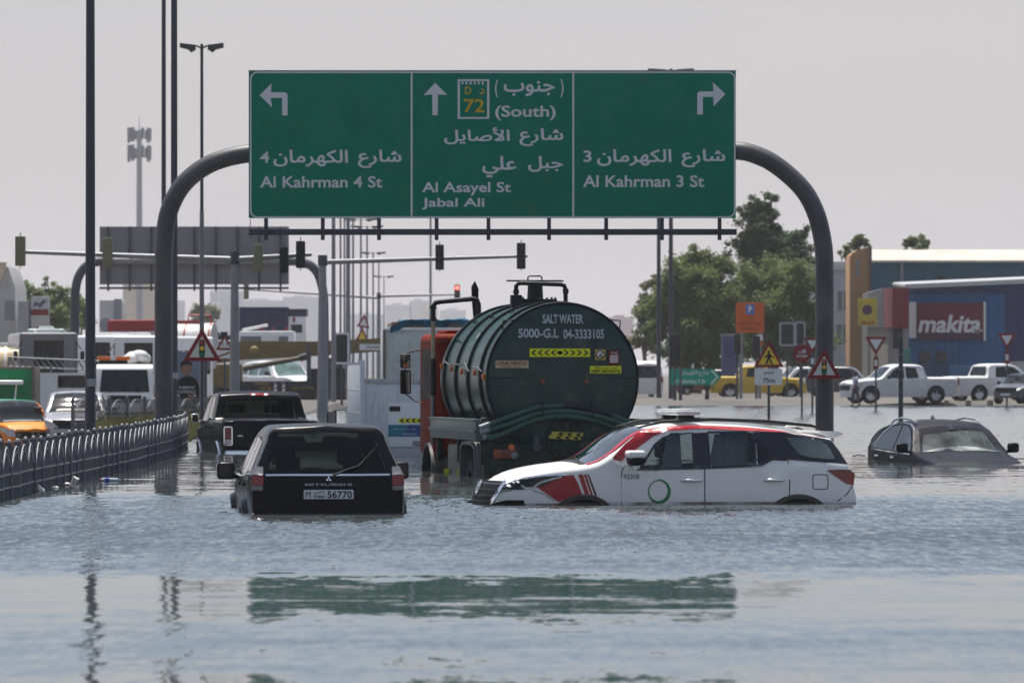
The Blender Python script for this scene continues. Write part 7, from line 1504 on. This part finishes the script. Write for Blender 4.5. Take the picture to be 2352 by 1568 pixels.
def person(label, x, D, zb, rz, shirt, trou, hands_down=True, h=1.76, skinc=(.075, .042, .03)):
    rt = thing('person', label, 'person', ((x-CX)/FPX*D, D, zb), R(rz)); s = h/1.76; SK = M('skin_brown_%d' % int(skinc[0]*1000), skinc, .6)
    # faces -Y; walking
    V = [(0, 0, .96), (0, 0, 1.15), (0, -.01, 1.34), (0, 0, 1.48), (0, -.02, 1.54), (0, -.03, 1.64), (0, -.02, 1.73)]; Rr = [(.155, .11), (.14, .10), (.16, .105), (.075, .07), (.055, .055), (.085, .095), (.06, .07)]; E = [(i, i+1) for i in range(6)]
    def add(p, r, par): V.append(p); Rr.append(r); E.append((par, len(V)-1)); return len(V)-1
    for sg, st in ((-1, .13), (1, -.15)):
        a = add((sg*.10, 0, .90), .09, 0); b = add((sg*.11, -st*.7-.02, .52), .058, a); c = add((sg*.11, -st*.9, .26), .052, b); d_ = add((sg*.11, -st+.04, .09), .036, c); add((sg*.12, -st-.12, .035), (.042, .03), d_)
        a = add((sg*.19, 0, 1.42), .06, 2); b = add((sg*.25, st*.4, 1.16), .042, a); c = add((sg*.26, st*.9-.06, .92), .03, b); d_ = add((sg*.26, st*1.0-.08, .86), (.036, .018), c)
        for fx, fl in ((-.03, .07), (-.01, .09), (.01, .095), (.03, .08)): e = add((sg*.26+fx*.4, st-.08+fx, .82), .010, d_); add((sg*.255+fx*.3, st-.10+fx, .82-fl), .008, e)
        e = add((sg*.24, st-.11, .845), .011, d_); add((sg*.235, st-.135, .80), .009, e)
    V = [tuple(c*s for c in v) for v in V]; body = skin('body', V, E, Rr, SK, rt)
    sv = [(0, 0, .90), (0, 0, 1.15), (0, -.01, 1.34), (0, 0, 1.46), (-.20, 0, 1.41), (-.245, .03, 1.22), (.20, 0, 1.41), (.245, -.03, 1.22)]
    skin('shirt', [tuple(c*s for c in v) for v in sv], [(0, 1), (1, 2), (2, 3), (2, 4), (4, 5), (2, 6), (6, 7)], [(.175, .135), (.16, .125), (.18, .125), .085, .08, .065, .08, .065], shirt, rt)
    tv = [(0, 0, .97), (-.10, 0, .88), (-.11, -.11, .50), (-.11, -.11, .16), (.10, 0, .88), (.11, .09, .50), (.11, .13, .16)]
    skin('trousers', [tuple(c*s for c in v) for v in tv], [(0, 1), (1, 2), (2, 3), (0, 4), (4, 5), (5, 6)], [(.165, .125), .105, .08, .075, .105, .08, .075], trou, rt)
    MB().sphere((0, .0, 1.70*s), (.092, .105, .085), 14, 10).build('hair', BLK, rt)
    f = MB(); f.sphere((-.03, -.115, 1.655*s), .011, 8, 6); f.sphere((.03, -.115, 1.655*s), .011, 8, 6); f.build('eyes', BLKS, rt); f = MB(); f.sphere((0, -.125, 1.63*s), (.012, .02, .02), 8, 6); f.build('nose', SK, rt); MB().sphere((0, -.112, 1.595*s), (.025, .01, .008), 8, 6).build('mouth', M('lip', (.10, .035, .03), .5), rt)
    for sg in (-1, 1): MB().sphere((sg*.088, -.02, 1.64*s), (.012, .025, .032), 8, 6).build('ear', SK, rt)
    return rt
person('person in a pale shirt wading along the far bank beside the white pickup', 1965, 282, -.02, -70, M('pale_shirt', (.46, .47, .58), .8), M('dun_trousers', (.10, .08, .08), .8))
person('person in dark trousers walking behind the green street name sign', 1624, 300, .0, 60, M('dark_shirt', (.05, .05, .07), .8), M('dark_trousers', (.03, .032, .045), .8))

# ------------------------------------------------------------------ grass, kerb, floating litter, blocks
rnd = random.Random(5); vs, fs = [], []
for i in range(14000):
    y = rnd.uniform(133, 175); x = rnd.uniform(-9.4-(y-132)*.075, -7.95-(y-132)*.012); c = mn.noise(Vector((x*.5, y*.25, 0)))
    if c < -.25: continue
    h = rnd.uniform(.12, .36)*(1+c)*(1.5 if rnd.random() < .05 else 1); z = -.08+.004*(y-132); a = rnd.uniform(0, 6.28); w = .016; lx, ly = rnd.gauss(0, .14), rnd.gauss(0, .14); j = len(vs)
    vs += [(x-w*math.cos(a), y-w*math.sin(a), z-.2), (x+w*math.cos(a), y+w*math.sin(a), z-.2), (x+lx*.4+w*.6*math.cos(a), y+ly*.4+w*.6*math.sin(a), z+h*.6), (x+lx, y+ly, z+h)]; fs += [(j, j+1, j+2), (j, j+2, j+3)]
o = MB().vf(vs, fs).build('grass', M('dry_grass', (.20, .19, .075), .8, var=.55, scale=.7), None, ang=180, flip=False); o['kind'] = 'stuff'; o['label'] = 'dry uncut grass on the raised median behind the railing'
mm = MB(); n = 12; md = [(-7.75, 132), (-7.95, 150), (-8.3, 176)]; ed = [(-9.2, 132), (-11.2, 150), (-12.6, 176)]
for i in range(2):
    mm.vf([(md[i][0], md[i][1], -.10+.05*i), (md[i+1][0], md[i+1][1], -.05+.1*i), (ed[i+1][0], ed[i+1][1], .05), (ed[i][0], ed[i][1], 0), (md[i][0], md[i][1], -.8), (md[i+1][0], md[i+1][1], -.8), (ed[i][0], ed[i][1], -1.1), (ed[i+1][0], ed[i+1][1], -1.1)], [(0, 1, 2, 3), (4, 5, 1, 0), (6, 7, 2, 3)])
o = mm.build('median', M('median_soil', (.16, .13, .08), .9, var=.3)); o['kind'] = 'structure'
o = MB().prism([(-8.02, -.6), (-7.78, -.6), (-7.78, .08), (-8.02, .10)], lambda a, b, t: (a-(t-112)*.008, t, b), 122, 172).build('kerb', M('kerb_white', (.52, .50, .46), .7, var=.15, dirt=.4)); o['kind'] = 'structure'
def litter(name, label, x, y, fn, group=None, cat='litter'):
    k = (y-HY)/CH; D = FPX/k; rt = thing(name, label, cat, ((x-CX)/k, D, 0), R(20), group); fn(rt); return rt
CUP = M('cup_white', (.66, .65, .62), .6, var=.08)
def cup(tilt, s=1):
    def f(rt):
        d_ = Vector((math.sin(tilt), -.3, math.cos(tilt))).normalized(); o = MB().cone(d_*-.01, d_*.09*s, .030*s, .042*s, 18).build('cup', CUP, rt); MB().tube([d_*.09*s+Vector((d_.z, 0, -d_.x))*.042*s*math.cos(a)+Vector((0, 1, 0))*.042*s*math.sin(a) for a in [2*math.pi*i/14 for i in range(14)]], .005, 6, True).build('rim', CUP, o)
    return f
litter('paper_cup', 'white paper cup floating nearest the left edge below the railing', 97, 1128, cup(-1.0, 1.35), 'cups afloat by the railing'); litter('paper_cup', 'white paper cup floating upright left of the plastic bottle', 168, 1112, cup(.35, 1.25), 'cups afloat by the railing')
litter('wet_carton', 'brown and white soaked carton scrap between the two floating cups', 140, 1115, lambda rt: (MB().box((0, 0, .01), (.22, .12, .03), .01).build('scrap', M('soaked_card', (.16, .12, .09), .8), rt), MB().sphere((.09, 0, .02), (.055, .04, .03), 10, 8).build('foam_lump', CUP, rt)))
def bottle(rt):
    o = MB(); o.cone((-.06, 0, .025), (.16, 0, .02), .034, .030, 14); o.cone((-.11, 0, .025), (-.06, 0, .025), .014, .034, 14); o.build('bottle', M('clear_plastic', (.40, .45, .55), .1, coat=.6), rt); MB().cone((-.05, 0, .0255), (.02, 0, .0245), .0352, None, 14).build('bottle_label', M('label_blue', (.03, .06, .30), .4), rt); MB().cone((-.135, 0, .025), (-.105, 0, .025), .016, None, 12).build('cap', REDL, rt)
litter('plastic_bottle', 'plastic bottle with a blue label and red cap floating right of the cups', 247, 1105, bottle)
litter('foam_scrap', 'tiny white foam scrap floating between the cups', 126, 1121, lambda rt: MB().sphere((0, 0, .01), (.06, .04, .025), 10, 8).build('scrap', CUP, rt)); litter('twig', 'dark twig afloat left of the sunken grey crossover', 1972, 1048, lambda rt: MB().tube([(-.12, 0, .01), (0, .03, .03), (.14, 0, .012)], .012, 6).build('twig', M('wet_bark', (.03, .025, .02), .7), rt))
for i, x in enumerate((2174, 2224, 2274)):
    rt = thing('kerb_block', ['pale concrete block in the shallows below the white pickup tailgate', 'pale concrete block in the shallows between two others', 'pale concrete block in the shallows nearest the right edge'][i], 'block', ((x-CX)/46.2, FPX/46.2, -.3), R(10*i), 'concrete blocks along the far bank'); MB().box((0, 0, .28), (.24, .24, .62), .03).build('block', M('tan_concrete', (.22, .18, .14), .8, dirt=.3), rt)
for x, D, lb in ((1972, 276, 'thin grey marker post in the shallows beside the wading person'), (2190, 272, 'thin grey marker post before the white pickup tailgate'), (2352, 270, 'thin grey marker post at the right frame edge')) if 0 else ():
    pass
